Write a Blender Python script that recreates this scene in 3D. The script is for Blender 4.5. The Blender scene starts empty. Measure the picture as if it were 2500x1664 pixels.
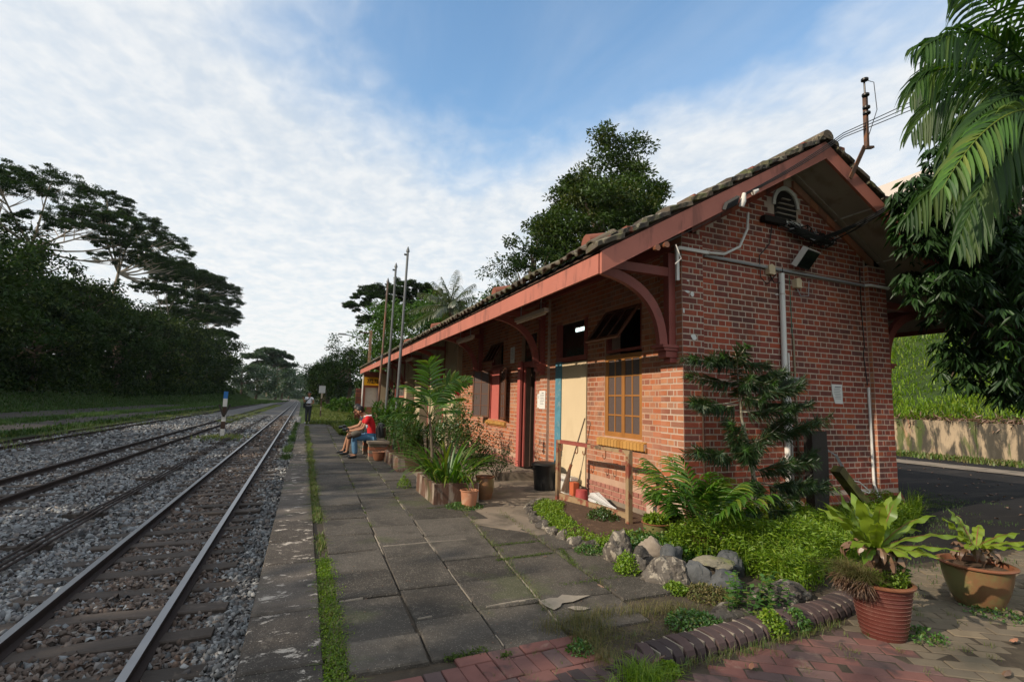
import bpy, bmesh, math, random
import numpy as np
from mathutils import Vector, Matrix, noise as mnoise
random.seed(7); rng = np.random.default_rng(11)
PI = math.pi
scene = bpy.context.scene

# ------------------------------------------------------------------ camera
cam_d = bpy.data.cameras.new('camera'); cam_d.lens = 17.67; cam_d.sensor_width = 36
cam_d.clip_start = 0.05; cam_d.clip_end = 3000
cam = bpy.data.objects.new('camera', cam_d); scene.collection.objects.link(cam)
ROT = Matrix(((0.92537, -0.07203, -0.37217), (-0.37804, -0.10130, -0.92023), (0.02858, 0.99225, -0.12097)))
VX = Vector((-0.37804 * 0 + 0.92537, -0.07203, -0.37217)).normalized()
VY = Vector((-0.37804, -0.10205, -0.92015)); VY = (VY - VX * VY.dot(VX)).normalized()
VZ = VX.cross(VY)
cam.matrix_world = Matrix.Translation((0, 0, 1.45)) @ Matrix((VX, VY, VZ)).to_4x4()
scene.camera = cam

# ------------------------------------------------------------------ light
SUN_EL = 29.4; SUN_AZ = math.atan2(-0.86, -0.13)      # clockwise from +Y
world = bpy.data.worlds.new("World"); scene.world = world; world.use_nodes = True
wn = world.node_tree; wn.nodes.clear(); WL = wn.links.new
def wnode(t, **k):
    n = wn.nodes.new(t)
    for a, b in k.items(): setattr(n, a, b)
    return n
def wmath(op, a, b=None, c=None, clamp=False):
    n = wnode('ShaderNodeMath', operation=op, use_clamp=clamp)
    for i, v in enumerate((a, b, c)):
        if v is None: continue
        if isinstance(v, (int, float)): n.inputs[i].default_value = v
        else: WL(v, n.inputs[i])
    return n.outputs[0]
def wsmooth(v, lo, hi):
    n = wnode('ShaderNodeMapRange', interpolation_type='SMOOTHSTEP')
    WL(v, n.inputs[0]); n.inputs[1].default_value = lo; n.inputs[2].default_value = hi
    return n.outputs[0]
tc = wnode('ShaderNodeTexCoord'); sep = wnode('ShaderNodeSeparateXYZ'); WL(tc.outputs['Generated'], sep.inputs[0])
sky = wnode('ShaderNodeTexSky', sky_type='NISHITA', sun_disc=False, sun_elevation=math.radians(SUN_EL), sun_rotation=SUN_AZ % (2 * PI))
sky.air_density = 1.3; sky.dust_density = 0.6; sky.ozone_density = 2.2; sky.altitude = 20
zz = wmath('ADD', wmath('MAXIMUM', sep.outputs[2], 0.0), 0.10)
px = wmath('DIVIDE', sep.outputs[0], zz); py = wmath('DIVIDE', sep.outputs[1], zz)
cmb = wnode('ShaderNodeCombineXYZ'); WL(px, cmb.inputs[0]); WL(py, cmb.inputs[1])
def wnoise(scale, detail, rough, dist=0.0, off=(0, 0, 0), rot=0, sc=(1, 1, 1)):
    mp = wnode('ShaderNodeMapping'); mp.inputs[1].default_value = off; mp.inputs[2].default_value = (0, 0, rot); mp.inputs[3].default_value = sc
    WL(cmb.outputs[0], mp.inputs[0])
    n = wnode('ShaderNodeTexNoise'); WL(mp.outputs[0], n.inputs[0])
    n.inputs['Scale'].default_value = scale; n.inputs['Detail'].default_value = detail
    n.inputs['Roughness'].default_value = rough; n.inputs['Distortion'].default_value = dist
    return n.outputs[0]
big = wnoise(1.1, 4, 0.55, 0.5, (3.1, 0.4, 0))
rip = wnoise(8.5, 4, 0.55, 0.3, (0, 0, 0), 0.3, (1, 0.75, 1))
fin = wnoise(24, 3, 0.6, 0.2, (1, 2, 0), 0.3, (1, 0.8, 1))
streak = wnoise(2.2, 6, 0.6, 1.2, (5, 1, 0), -0.6, (1, 0.3, 1))
# blue opening: distance of the point of the cloud deck from the middle of the gap
dx = wmath('SUBTRACT', px, 0.5); dy = wmath('SUBTRACT', py, 0.88)
u1 = wmath('ADD', wmath('MULTIPLY', dx, 1.26), wmath('MULTIPLY', dy, 0.73))
u2 = wmath('ADD', wmath('MULTIPLY', dx, -0.43), wmath('MULTIPLY', dy, 0.74))
dist = wmath('SQRT', wmath('ADD', wmath('MULTIPLY', u1, u1), wmath('MULTIPLY', u2, u2)))
cov = wmath('ADD', dist, wmath('MULTIPLY', wmath('SUBTRACT', big, 0.5), 0.8))
cov = wmath('ADD', cov, wmath('MULTIPLY', wmath('SUBTRACT', rip, 0.5), 0.30))
mask = wsmooth(cov, 0.40, 0.98)
veil = wmath('MULTIPLY', wsmooth(streak, 0.35, 0.8), 0.14)
mask = wmath('MAXIMUM', mask, veil)
hor = wmath('SUBTRACT', 1.0, wsmooth(sep.outputs[2], 0.02, 0.45))
dens = wmath('ADD', wmath('MULTIPLY', rip, 0.6), wmath('MULTIPLY', fin, 0.26))
dens = wmath('ADD', wmath('MULTIPLY', wsmooth(dens, 0.26, 0.60), 0.62), wmath('ADD', 0.26, wmath('MULTIPLY', hor, 0.35)), clamp=True)
fac = wmath('MULTIPLY', mask, wmath('ADD', 0.76, wmath('MULTIPLY', dens, 0.22)), clamp=True)
skc = wnode('ShaderNodeMix', data_type='RGBA', blend_type='MULTIPLY'); skc.inputs[0].default_value = 1
WL(sky.outputs[0], skc.inputs[6]); skc.inputs[7].default_value = (1.85, 2.12, 2.18, 1)
clc = wnode('ShaderNodeMix', data_type='RGBA'); WL(dens, clc.inputs[0])
clc.inputs[6].default_value = (6.4, 6.9, 7.35, 1); clc.inputs[7].default_value = (8.7, 8.8, 8.8, 1)
mx = wnode('ShaderNodeMix', data_type='RGBA'); WL(fac, mx.inputs[0]); WL(skc.outputs[2], mx.inputs[6]); WL(clc.outputs[2], mx.inputs[7])
bg = wnode('ShaderNodeBackground'); WL(mx.outputs[2], bg.inputs[0]); bg.inputs[1].default_value = 0.1
wo = wnode('ShaderNodeOutputWorld'); WL(bg.outputs[0], wo.inputs[0])

sun_d = bpy.data.lights.new('sun', 'SUN'); sun_d.energy = 4.4; sun_d.angle = math.radians(0.5); sun_d.color = (1, 0.85, 0.66)
sun = bpy.data.objects.new('sun', sun_d); scene.collection.objects.link(sun)
sd = Vector((math.sin(SUN_AZ) * math.cos(math.radians(SUN_EL)), math.cos(SUN_AZ) * math.cos(math.radians(SUN_EL)), math.sin(math.radians(SUN_EL))))
sun.rotation_euler = sd.to_track_quat('Z', 'Y').to_euler(); sun.location = sd * 60
vs = scene.view_settings; vs.view_transform = 'Standard'; vs.look = 'None'; vs.exposure = 0.12; vs.gamma = 1.0; vs.use_curve_mapping = False

# ------------------------------------------------------------------ materials
class NT:
    def __init__(s, name):
        s.m = bpy.data.materials.new(name); s.m.use_nodes = True; s.t = s.m.node_tree; s.t.nodes.clear()
        s.out = s.n('ShaderNodeOutputMaterial'); s.pos = s.n('ShaderNodeNewGeometry').outputs['Position']
    def n(s, t, **k):
        n = s.t.nodes.new(t)
        for a, b in k.items(): setattr(n, a, b)
        return n
    def L(s, a, b): s.t.links.new(a, b)
    def set(s, sock, v):
        if isinstance(v, bpy.types.NodeSocket): s.L(v, sock)
        elif isinstance(v, (tuple, list)) and len(v) == 3 and sock.type == 'RGBA': sock.default_value = (*v, 1)
        else: sock.default_value = v
    def math(s, op, a, b=None, c=None, clamp=False):
        n = s.n('ShaderNodeMath', operation=op, use_clamp=clamp)
        for i, v in enumerate((a, b, c)):
            if v is not None: s.set(n.inputs[i], v)
        return n.outputs[0]
    def noise(s, scale, detail=3, rough=0.55, dist=0, vec=None, sc=None, off=None):
        v = vec or s.pos
        if sc or off:
            mp = s.n('ShaderNodeMapping'); s.L(v, mp.inputs[0])
            if sc: mp.inputs[3].default_value = sc
            if off: mp.inputs[1].default_value = off
            v = mp.outputs[0]
        n = s.n('ShaderNodeTexNoise'); s.L(v, n.inputs[0]); n.inputs['Scale'].default_value = scale
        n.inputs['Detail'].default_value = detail; n.inputs['Roughness'].default_value = rough; n.inputs['Distortion'].default_value = dist
        return n.outputs[0]
    def step(s, v, lo, hi):
        n = s.n('ShaderNodeMapRange', interpolation_type='SMOOTHSTEP'); s.L(v, n.inputs[0]); n.inputs[1].default_value = lo; n.inputs[2].default_value = hi
        return n.outputs[0]
    def mix(s, f, a, b, mode='MIX'):
        n = s.n('ShaderNodeMix', data_type='RGBA', blend_type=mode); s.set(n.inputs[0], f); s.set(n.inputs[6], a); s.set(n.inputs[7], b)
        return n.outputs[2]
    def rnd(s):
        a = s.n('ShaderNodeAttribute', attribute_name='rnd').outputs['Fac']; o = s.n('ShaderNodeObjectInfo').outputs['Random']
        return s.math('FRACT', s.math('ADD', a, o))
    def ramp(s, v, cols, interp='LINEAR'):
        n = s.n('ShaderNodeValToRGB'); s.L(v, n.inputs[0]); cr = n.color_ramp; cr.interpolation = interp
        while len(cr.elements) < len(cols): cr.elements.new(0.5)
        for i, c in enumerate(cols):
            cr.elements[i].position = i / max(1, len(cols) - 1); cr.elements[i].color = (*c, 1)
        return n.outputs[0]
    def xyz(s):
        n = s.n('ShaderNodeSeparateXYZ'); s.L(s.pos, n.inputs[0]); return n.outputs
def mat(name, cols, rough=0.8, var=0.35, vs=3, bump=0.0, bs=30, bd=0.01, metal=0, spec=0.35, stains=(), sc=None, transmission=0, emit=None):
    t = NT(name)
    c = t.ramp(t.rnd(), cols) if len(cols) > 1 else t.n('ShaderNodeRGB').outputs[0]
    if len(cols) == 1: c.default_value = (*cols[0], 1)
    if var:
        v = t.noise(vs, 5, 0.6, 0.2, sc=sc); f = t.math('MULTIPLY_ADD', v, 2 * var, 1 - var)
        cm = t.n('ShaderNodeCombineColor'); [t.L(f, cm.inputs[i]) for i in range(3)]
        c = t.mix(1.0, c, cm.outputs[0], 'MULTIPLY')
    for (col, scale, lo, hi, amt, ssc) in stains:
        f = t.math('MULTIPLY', t.step(t.noise(scale, 6, 0.62, 0.4, sc=ssc, off=(scale * 1.7, scale, 3)), lo, hi), amt)
        c = t.mix(f, c, col)
    p = t.n('ShaderNodeBsdfPrincipled'); t.L(c, p.inputs['Base Color']); p.inputs['Roughness'].default_value = rough
    p.inputs['Metallic'].default_value = metal; p.inputs['Specular IOR Level'].default_value = spec
    if transmission: p.inputs['Transmission Weight'].default_value = transmission
    if emit: p.inputs['Emission Color'].default_value = (*emit[0], 1); p.inputs['Emission Strength'].default_value = emit[1]
    if bump:
        b = t.n('ShaderNodeBump'); b.inputs['Strength'].default_value = bump; b.inputs['Distance'].default_value = bd
        t.L(t.noise(bs, 4, 0.6), b.inputs['Height']); t.L(b.outputs[0], p.inputs['Normal'])
    t.L(p.outputs[0], t.out.inputs[0]); return t.m
def leafmat(name, cols, trans=0.35, rough=0.45, gloss=0.06, var=0.25, vs=0.6, tcol=(1.3, 1.35, 0.4)):
    t = NT(name)
    c = t.ramp(t.rnd(), cols)
    f = t.math('MULTIPLY_ADD', t.noise(vs, 3, 0.5), 2 * var, 1 - var)
    cm = t.n('ShaderNodeCombineColor'); [t.L(f, cm.inputs[i]) for i in range(3)]
    c = t.mix(1.0, c, cm.outputs[0], 'MULTIPLY')
    d = t.n('ShaderNodeBsdfDiffuse'); t.L(c, d.inputs[0])
    tr = t.n('ShaderNodeBsdfTranslucent'); t.L(t.mix(1.0, c, tcol, 'MULTIPLY'), tr.inputs[0])
    g = t.n('ShaderNodeBsdfGlossy'); g.inputs['Roughness'].default_value = rough; g.inputs[0].default_value = (.9, .95, 1, 1)
    m1 = t.n('ShaderNodeMixShader'); m1.inputs[0].default_value = trans; t.L(d.outputs[0], m1.inputs[1]); t.L(tr.outputs[0], m1.inputs[2])
    m2 = t.n('ShaderNodeMixShader'); m2.inputs[0].default_value = gloss; t.L(m1.outputs[0], m2.inputs[1]); t.L(g.outputs[0], m2.inputs[2])
    t.L(m2.outputs[0], t.out.inputs[0]); return t.m

WHITE = (.62, .6, .55)
BR = [(.28, .062, .036), (.34, .075, .038), (.22, .05, .034), (.145, .05, .042), (.38, .10, .045), (.26, .064, .042), (.17, .062, .052), (.34, .08, .042), (.16, .045, .036), (.30, .068, .04)]
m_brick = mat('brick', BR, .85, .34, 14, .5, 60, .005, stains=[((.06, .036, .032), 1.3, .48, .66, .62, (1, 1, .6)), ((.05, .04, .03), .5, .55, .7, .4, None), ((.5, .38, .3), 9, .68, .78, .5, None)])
m_brick_sunlit = mat('sunlit_brick', [(.36, .115, .052), (.42, .15, .07), (.45, .21, .11), (.29, .09, .05), (.43, .135, .055), (.33, .17, .11), (.24, .085, .055)], .85, .22, 10, .35, 60, .004,  # lighter copy of the brick with sunlight in its colour, plus pinkish wash
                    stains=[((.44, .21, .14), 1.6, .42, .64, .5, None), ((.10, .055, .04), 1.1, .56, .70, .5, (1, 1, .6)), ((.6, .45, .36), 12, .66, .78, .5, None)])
m_pink_base = mat('painted_base', [(.33, .14, .11), (.37, .165, .125), (.30, .125, .10)], .85, .25, 6, .3, 50, .004, stains=[((.25, .12, .10), 4, .55, .7, .6, None)])
m_mortar = mat('mortar', [(.46, .36, .29)], .95, .3, 8, .4, 70, .004, stains=[((.16, .12, .1), 1.1, .5, .75, .6, None)])
m_mortar_faded = mat('mortar_faded', [(.44, .29, .21)], .95, .25, 6, .4, 70, .004)
m_glazed = mat('glazed_brick', [(.44, .24, .075), (.52, .29, .09), (.38, .19, .05)], .4, .2, 8)
m_fascia = mat('salmon_paint', [(.42, .15, .11)], .7, .22, 2.2, .25, 18, .004, stains=[((.17, .07, .055), 4.2, .52, .66, .65, (1, 1.3, .25)), ((.6, .36, .28), 7, .66, .74, .5, None)])
m_redwood = mat('maroon_paint', [(.27, .075, .06)], .5, .25, 4, .15, 25, .003, stains=[((.12, .05, .045), 5, .55, .7, .5, None)])
m_pinkframe = mat('pink_door_paint', [(.48, .13, .11)], .5, .15, 4)
m_tile = mat('old_roof_tile', [(.075, .062, .05), (.10, .085, .065), (.12, .09, .065), (.055, .05, .045)], .95, .4, 9, .8, 40, .01,
             stains=[((.30, .28, .20), 14, .56, .66, .8, None), ((.10, .12, .04), 5, .5, .65, .6, None)])
m_tile_red = mat('terracotta_tile', [(.19, .065, .045), (.22, .08, .05)], .85, .3, 9, .4, 40, .005)
m_soffit = mat('soffit_board', [(.36, .31, .26)], .8, .2, 2.2, .1, 20, .003, stains=[((.16, .12, .09), 1.8, .52, .7, .6, None)])
m_white = mat('white_paint', [(.62, .6, .56)], .5, .12, 5, stains=[((.35, .3, .24), 6, .58, .7, .6, None)])
m_pvc = mat('white_plastic_pipe', [(.7, .69, .66)], .35, .08, 4)
m_grey = mat('grey_conduit', [(.30, .31, .32)], .45, .15, 5)
m_cream = mat('cream_board', [(.62, .50, .33)], .7, .10, 1.6, stains=[((.45, .34, .2), 2.0, .56, .75, .35, (1, 1, .4))])
m_plaster = mat('cream_plaster', [(.46, .37, .25)], .85, .15, 1.5, .2, 30, .004, stains=[((.22, .17, .11), 2.4, .52, .7, .5, (1, 1, .35))])
m_blue = mat('blue_paint', [(.09, .24, .32)], .6, .35, 5, stains=[((.2, .3, .33), 9, .55, .65, .7, None)])
m_frame = mat('varnished_wood', [(.34, .15, .045)], .4, .3, 7, sc=(1, 1, .2))
m_brownwood = mat('brown_wood', [(.13, .055, .03)], .5, .3, 8, sc=(1, 1, .2))
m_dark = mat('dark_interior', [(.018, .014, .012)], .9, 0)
m_darkwood = mat('dark_timber', [(.06, .035, .025)], .8, .3, 4)
m_sleeper = mat('sleeper_timber', [(.062, .050, .042), (.082, .066, .056), (.05, .042, .036)], .9, .4, 6, .6, 22, .012, sc=(.3, 3, 3), stains=[((.16, .13, .11), 5, .55, .7, .6, None)])
m_black = mat('black_plastic', [(.016, .017, .018)], .4, .1, 4)
m_blackpost = mat('charred_timber', [(.03, .026, .024)], .7, .4, 6, .5, 20, .01, sc=(1, 1, .25), stains=[((.09, .07, .05), 4, .6, .7, .6, (1, 1, .2))])
m_steel = mat('grey_pole', [(.13, .14, .145)], .4, .2, 3, metal=.3)
m_rusty = mat('rust_paint_post', [(.30, .21, .12)], .7, .25, 10, .3, 40, .004, stains=[((.20, .045, .03), 7, .50, .58, .9, (1, 1, .5)), ((.05, .035, .03), 5, .58, .66, .7, (1, 1, .3))])
m_redflake = mat('flaking_red_paint', [(.25, .04, .035), (.32, .2, .13)], .7, .3, 20)
m_terra = mat('terracotta_pot', [(.42, .19, .11)], .7, .22, 5, .2, 30, .003, stains=[((.5, .38, .28), 6, .54, .7, .6, None)])
m_redpot = mat('red_glazed_pot', [(.105, .030, .024)], .38, .25, 4, .1, 20, .003, stains=[((.20, .12, .10), 3.5, .5, .7, .65, None)])
m_tanpot = mat('tan_glazed_pot', [(.19, .10, .05)], .35, .25, 4, stains=[((.16, .17, .07), 2.2, .46, .62, .8, None), ((.34, .16, .08), 6, .58, .68, .5, None)])
m_rim = mat('pot_rim_brown', [(.22, .09, .05)], .4, .25, 9)
m_soil = mat('soil', [(.09, .055, .035)], .95, .4, 9, .8, 40, .02, stains=[((.2, .13, .08), 12, .55, .68, .7, None)])
m_rock = mat('weathered_rock', [(.085, .076, .066), (.115, .10, .085), (.07, .064, .058)], .9, .35, 7, 1.0, 26, .02,
             stains=[((.36, .32, .26), 13, .53, .61, .75, None), ((.035, .03, .027), 9, .50, .60, .85, None), ((.10, .14, .04), 6, .58, .68, .6, None)])
m_rockdark = mat('dark_rock', [(.07, .075, .08)], .7, .4, 5, .6, 20, .012, stains=[((.25, .24, .2), 14, .62, .7, .6, None)])
m_paver = mat('clay_paver', [(.155, .075, .066), (.19, .082, .070), (.135, .078, .072), (.21, .09, .075), (.10, .068, .066), (.17, .10, .09)], .85, .3, 9, .4, 70, .004,
              stains=[((.055, .045, .045), 3.4, .52, .64, .7, None), ((.34, .25, .19), 5, .6, .74, .5, None)])
m_paver_tan = mat('buff_paver', [(.17, .14, .10), (.14, .115, .085), (.20, .16, .11)], .9, .3, 8, .4, 60, .004, stains=[((.12, .11, .08), 3, .5, .65, .5, None)])
m_kerb = mat('engineering_brick', [(.06, .042, .042), (.08, .053, .052), (.048, .036, .037)], .85, .3, 8, .25, 40, .004, stains=[((.2, .17, .14), 9, .62, .7, .5, None)])
m_joint = mat('pale_joint', [(.27, .235, .19)], .95, .3, 20, .4, 60, .004)
m_asphalt = mat('asphalt', [(.024, .023, .024)], 1.0, .3, 1.2, .5, 90, .006, spec=.1, stains=[((.06, .052, .048), .8, .5, .7, .5, (.5, 2, 1))])
m_rustrail = mat('rail_side', [(.035, .024, .02)], .85, .3, 3)
m_railtop = mat('polished_rail', [(.24, .245, .26)], .34, .15, 2, metal=.9)
m_skin = mat('skin', [(.34, .17, .10)], .6, .08, 8)
m_hair = mat('black_hair', [(.012, .010, .010)], .5, .2, 20)
m_redshirt = mat('red_shirt', [(.52, .012, .018)], .8, .1, 8)
m_navy = mat('navy_shirt', [(.025, .032, .05)], .85, .1, 8)
m_whiteshirt = mat('white_shirt', [(.72, .73, .78)], .85, .05, 8)
m_jeans = mat('blue_jeans', [(.07, .16, .27)], .9, .35, 9)
m_trouser = mat('dark_grey_trousers', [(.045, .05, .055)], .9, .15, 9)
m_sign = mat('yellow_sign', [(.72, .36, .015)], .5, .08, 6)
m_ink = mat('black_ink', [(.012, .012, .012)], .6, 0)
m_paper = mat('paper', [(.68, .68, .66)], .8, .05, 8)
m_cable = mat('black_cable', [(.012, .012, .012)], .5, 0)
m_green = mat('green_hose', [(.012, .16, .10)], .35, .1, 9)
m_twig = mat('bark', [(.11, .085, .06), (.14, .11, .08)], .9, .4, 7, .5, 30, .01, sc=(1, 1, .4))
m_palebark = mat('pale_bark', [(.26, .22, .17)], .9, .3, .9)
m_lichen = mat('lichened_bark', [(.17, .15, .11)], .9, .4, 20, .5, 40, .005, stains=[((.42, .42, .33), 22, .5, .6, .8, None)])
m_dry = leafmat('dry_leaf', [(.16, .09, .055), (.22, .14, .09), (.12, .06, .035)], .15, tcol=(1.1, 1, .8))
m_lamp = mat('lit_tube', [(.8, .8, .8)], .5, 0, emit=((.8, 1, .95), 2.5))
m_tube = mat('unlit_tube', [(.55, .5, .42)], .4, .1, 5)

def glassmat(name, col, rough=.25, bump=.3, bs=60):
    t = NT(name); p = t.n('ShaderNodeBsdfPrincipled'); p.inputs['Base Color'].default_value = (*col, 1); p.inputs['Roughness'].default_value = rough
    p.inputs['Specular IOR Level'].default_value = .5
    b = t.n('ShaderNodeBump'); b.inputs['Strength'].default_value = bump; b.inputs['Distance'].default_value = .004
    t.L(t.noise(bs, 2), b.inputs['Height']); t.L(b.outputs[0], p.inputs['Normal']); t.L(p.outputs[0], t.out.inputs[0]); return t.m
m_glass = glassmat('obscured_glass', (.11, .085, .08), .2, .5, 90)
m_glassdark = glassmat('dark_glass', (.012, .016, .014), .15, .1, 8)

# ---- slab concrete with aggregate, pale lime patches and moss
def slabmat(name, base, patches):
    t = NT(name); r = t.rnd()
    c = t.ramp(r, [tuple(b * k for b in base) for k in (.55, .85, 1.2, .66, 1.0)])
    f = t.math('MULTIPLY_ADD', t.noise(1.7, 6, .6, .4), 1.1, .45)
    cm = t.n('ShaderNodeCombineColor'); [t.L(f, cm.inputs[i]) for i in range(3)]
    c = t.mix(1, c, cm.outputs[0], 'MULTIPLY')
    vor = t.n('ShaderNodeTexVoronoi'); t.L(t.pos, vor.inputs[0]); vor.inputs['Scale'].default_value = 85
    sp = t.math('MULTIPLY', t.math('SUBTRACT', 1, t.step(vor.outputs['Distance'], .18, .40)), t.step(t.noise(60, 1), .46, .58))
    c = t.mix(t.math('MULTIPLY', sp, .85), c, (.34, .31, .26))
    c = t.mix(t.math('MULTIPLY', t.step(t.noise(13, 6, .7, off=(2, 7, 0)), .52, .66), .5), c, (.17, .15, .125))
    c = t.mix(t.math('MULTIPLY', t.step(t.noise(2.3, 5, .6, off=(4, 2, 0)), .50, .68), .6), c, (.035, .032, .028))
    c = t.mix(t.math('MULTIPLY', t.step(t.noise(1.1, 6, .65, off=(9, 2, 0)), .56, .66), .35), c, (.09, .11, .04))
    if patches:
        c = t.mix(t.math('MULTIPLY', t.step(t.noise(5, 8, .75, .3, sc=(.9, 1.5, 1)), .572, .61), .9), c, (.50, .45, .39))
    p = t.n('ShaderNodeBsdfPrincipled'); t.L(c, p.inputs['Base Color']); p.inputs['Roughness'].default_value = .85; p.inputs['Specular IOR Level'].default_value = .25
    b = t.n('ShaderNodeBump'); b.inputs['Strength'].default_value = .9; b.inputs['Distance'].default_value = .012
    t.L(t.math('ADD', t.noise(55, 5), t.math('MULTIPLY', sp, .5)), b.inputs['Height']); t.L(b.outputs[0], p.inputs['Normal'])
    t.L(p.outputs[0], t.out.inputs[0]); return t.m
m_slab = slabmat('paving_slab', (.088, .078, .066), False)
m_coping = slabmat('coping_slab', (.10, .085, .072), True)
m_bare = mat('bare_concrete', [(.22, .18, .14)], .9, .4, 2.2, .4, 50, .006, stains=[((.08, .07, .055), 1.9, .48, .66, .7, None), ((.12, .14, .05), 2.5, .62, .72, .5, None)])
m_earth = mat('dark_earth', [(.06, .047, .034)], .95, .5, 5, .7, 30, .02, stains=[((.10, .08, .055), 6, .5, .65, .6, None)])
m_ballastbed = mat('ballast_bed', [(.115, .11, .107)], .95, .4, .7, 1.0, 22, .05, stains=[((.20, .20, .205), 17, .50, .60, .8, None), ((.045, .042, .04), 14, .52, .6, .8, None), ((.10, .10, .04), .35, .60, .70, .55, None)])
m_stone_rusty = mat('rusty_ballast_stone', [(.10, .075, .06), (.14, .10, .08), (.17, .14, .12), (.075, .055, .045), (.20, .17, .15), (.12, .08, .06)], .9, .25, 30)
m_stone = mat('ballast_stone', [(.09, .095, .10), (.17, .18, .19), (.28, .30, .31), (.13, .12, .115), (.07, .07, .075), (.38, .39, .39), (.19, .16, .14), (.22, .235, .25)], .85, .2, 30)
m_grassland = mat('grass_bank_soil', [(.03, .055, .012)], .95, .5, .35, 1.0, 3, .3, stains=[((.06, .09, .02), .5, .45, .65, .8, None), ((.08, .065, .04), .22, .60, .72, .5, None)])
m_dirt = mat('dark_dirt_track', [(.035, .030, .027)], .95, .4, .5, .4, 8, .03, stains=[((.03, .045, .014), .35, .55, .68, .7, None)])
m_retain = mat('stained_concrete', [(.36, .28, .19)], .9, .3, 1.2, .4, 20, .02, stains=[((.03, .03, .026), 2.6, .42, .54, .93, (1, 1, .28)), ((.10, .09, .07), 6, .5, .62, .5, (1, 1, .3)), ((.5, .2, .1), 2, .62, .72, .4, (1, 1, .3)), ((.06, .09, .02), 1.4, .56, .64, .8, (1, 1.3, .4))])
m_paleblock = mat('pale_render', [(.55, .49, .45)], .8, .06, .3)

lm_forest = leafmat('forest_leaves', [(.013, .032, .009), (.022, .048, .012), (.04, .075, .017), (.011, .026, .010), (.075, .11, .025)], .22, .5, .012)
lm_albizia = leafmat('albizia_leaves', [(.022, .045, .018), (.032, .062, .022), (.018, .036, .017)], .25, .5, .008)
lm_bright = leafmat('mid_green_leaves', [(.045, .11, .014), (.065, .14, .018), (.03, .08, .014), (.09, .15, .022)], .3, .5, .02)
lm_olive = leafmat('olive_leaves', [(.032, .065, .012), (.052, .09, .014), (.025, .052, .012), (.085, .10, .022), (.022, .048, .011)], .25, .5, .02)
lm_far = leafmat('far_leaves', [(.035, .075, .03), (.045, .09, .035), (.03, .065, .03)], .25)
lm_dark = leafmat('glossy_dark_leaves', [(.018, .05, .012), (.026, .068, .014), (.04, .11, .02), (.014, .04, .012)], .25, .5, .035)
lm_palm = leafmat('palm_leaflets', [(.018, .055, .008), (.03, .08, .010), (.05, .12, .014), (.08, .13, .02)], .45, .55, .025, tcol=(1.5, 1.6, .4))
lm_coco = leafmat('coconut_leaflets', [(.06, .08, .03), (.08, .10, .035), (.05, .075, .03), (.11, .10, .045)], .3, .4, .07)
lm_lush = leafmat('lush_weeds', [(.14, .25, .014), (.20, .32, .018), (.09, .18, .016), (.26, .34, .03)], .4, .5, .03, vs=2.5)
lm_herb = leafmat('herb_leaves', [(.06, .16, .03), (.09, .2, .03), (.045, .12, .03), (.2, .24, .05)], .35, .5, .04, vs=3)
lm_grass = leafmat('short_grass', [(.07, .13, .022), (.10, .17, .03), (.12, .16, .035), (.17, .16, .06), (.14, .13, .06)], .3, .5, .03, vs=2.5)
lm_bank = leafmat('bank_grass_blades', [(.03, .07, .015), (.045, .10, .02), (.065, .12, .026), (.07, .085, .03)], .2, .6, .02, vs=.4)
lm_lawn = leafmat('lawn_blades', [(.07, .11, .02), (.10, .14, .028), (.14, .15, .045), (.06, .09, .02)], .3, .6, .02, vs=.5)
lm_straw = leafmat('straw_grass', [(.20, .16, .07), (.14, .13, .05), (.09, .12, .03), (.24, .18, .09)], .3, .6, .02, vs=3)
lm_moss = leafmat('moss', [(.05, .085, .015), (.08, .12, .02)], .1, .7, .01, vs=3)
lm_strap = leafmat('strap_leaves', [(.06, .16, .012), (.10, .22, .016), (.04, .11, .012), (.20, .26, .03)], .4, .45, .04, vs=1.5)
lm_nest = leafmat('birds_nest_fronds', [(.15, .24, .02), (.22, .30, .03), (.10, .18, .02)], .35, .4, .05, vs=3)
lm_needle = leafmat('araucaria_needles', [(.03, .075, .022), (.045, .10, .028), (.022, .055, .02), (.08, .09, .03)], .2, .4, .05, vs=4)
lm_needletip = leafmat('araucaria_tips', [(.08, .2, .02), (.06, .16, .02)], .3)
lm_shrub = leafmat('shrub_leaves', [(.03, .085, .015), (.05, .12, .02), (.07, .15, .025), (.10, .12, .03)], .3, .4, .06, vs=1.2)
lm_redfl = leafmat('red_flowers', [(.6, .015, .04), (.5, .01, .05)], .3, tcol=(1.2, 1, 1))

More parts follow.
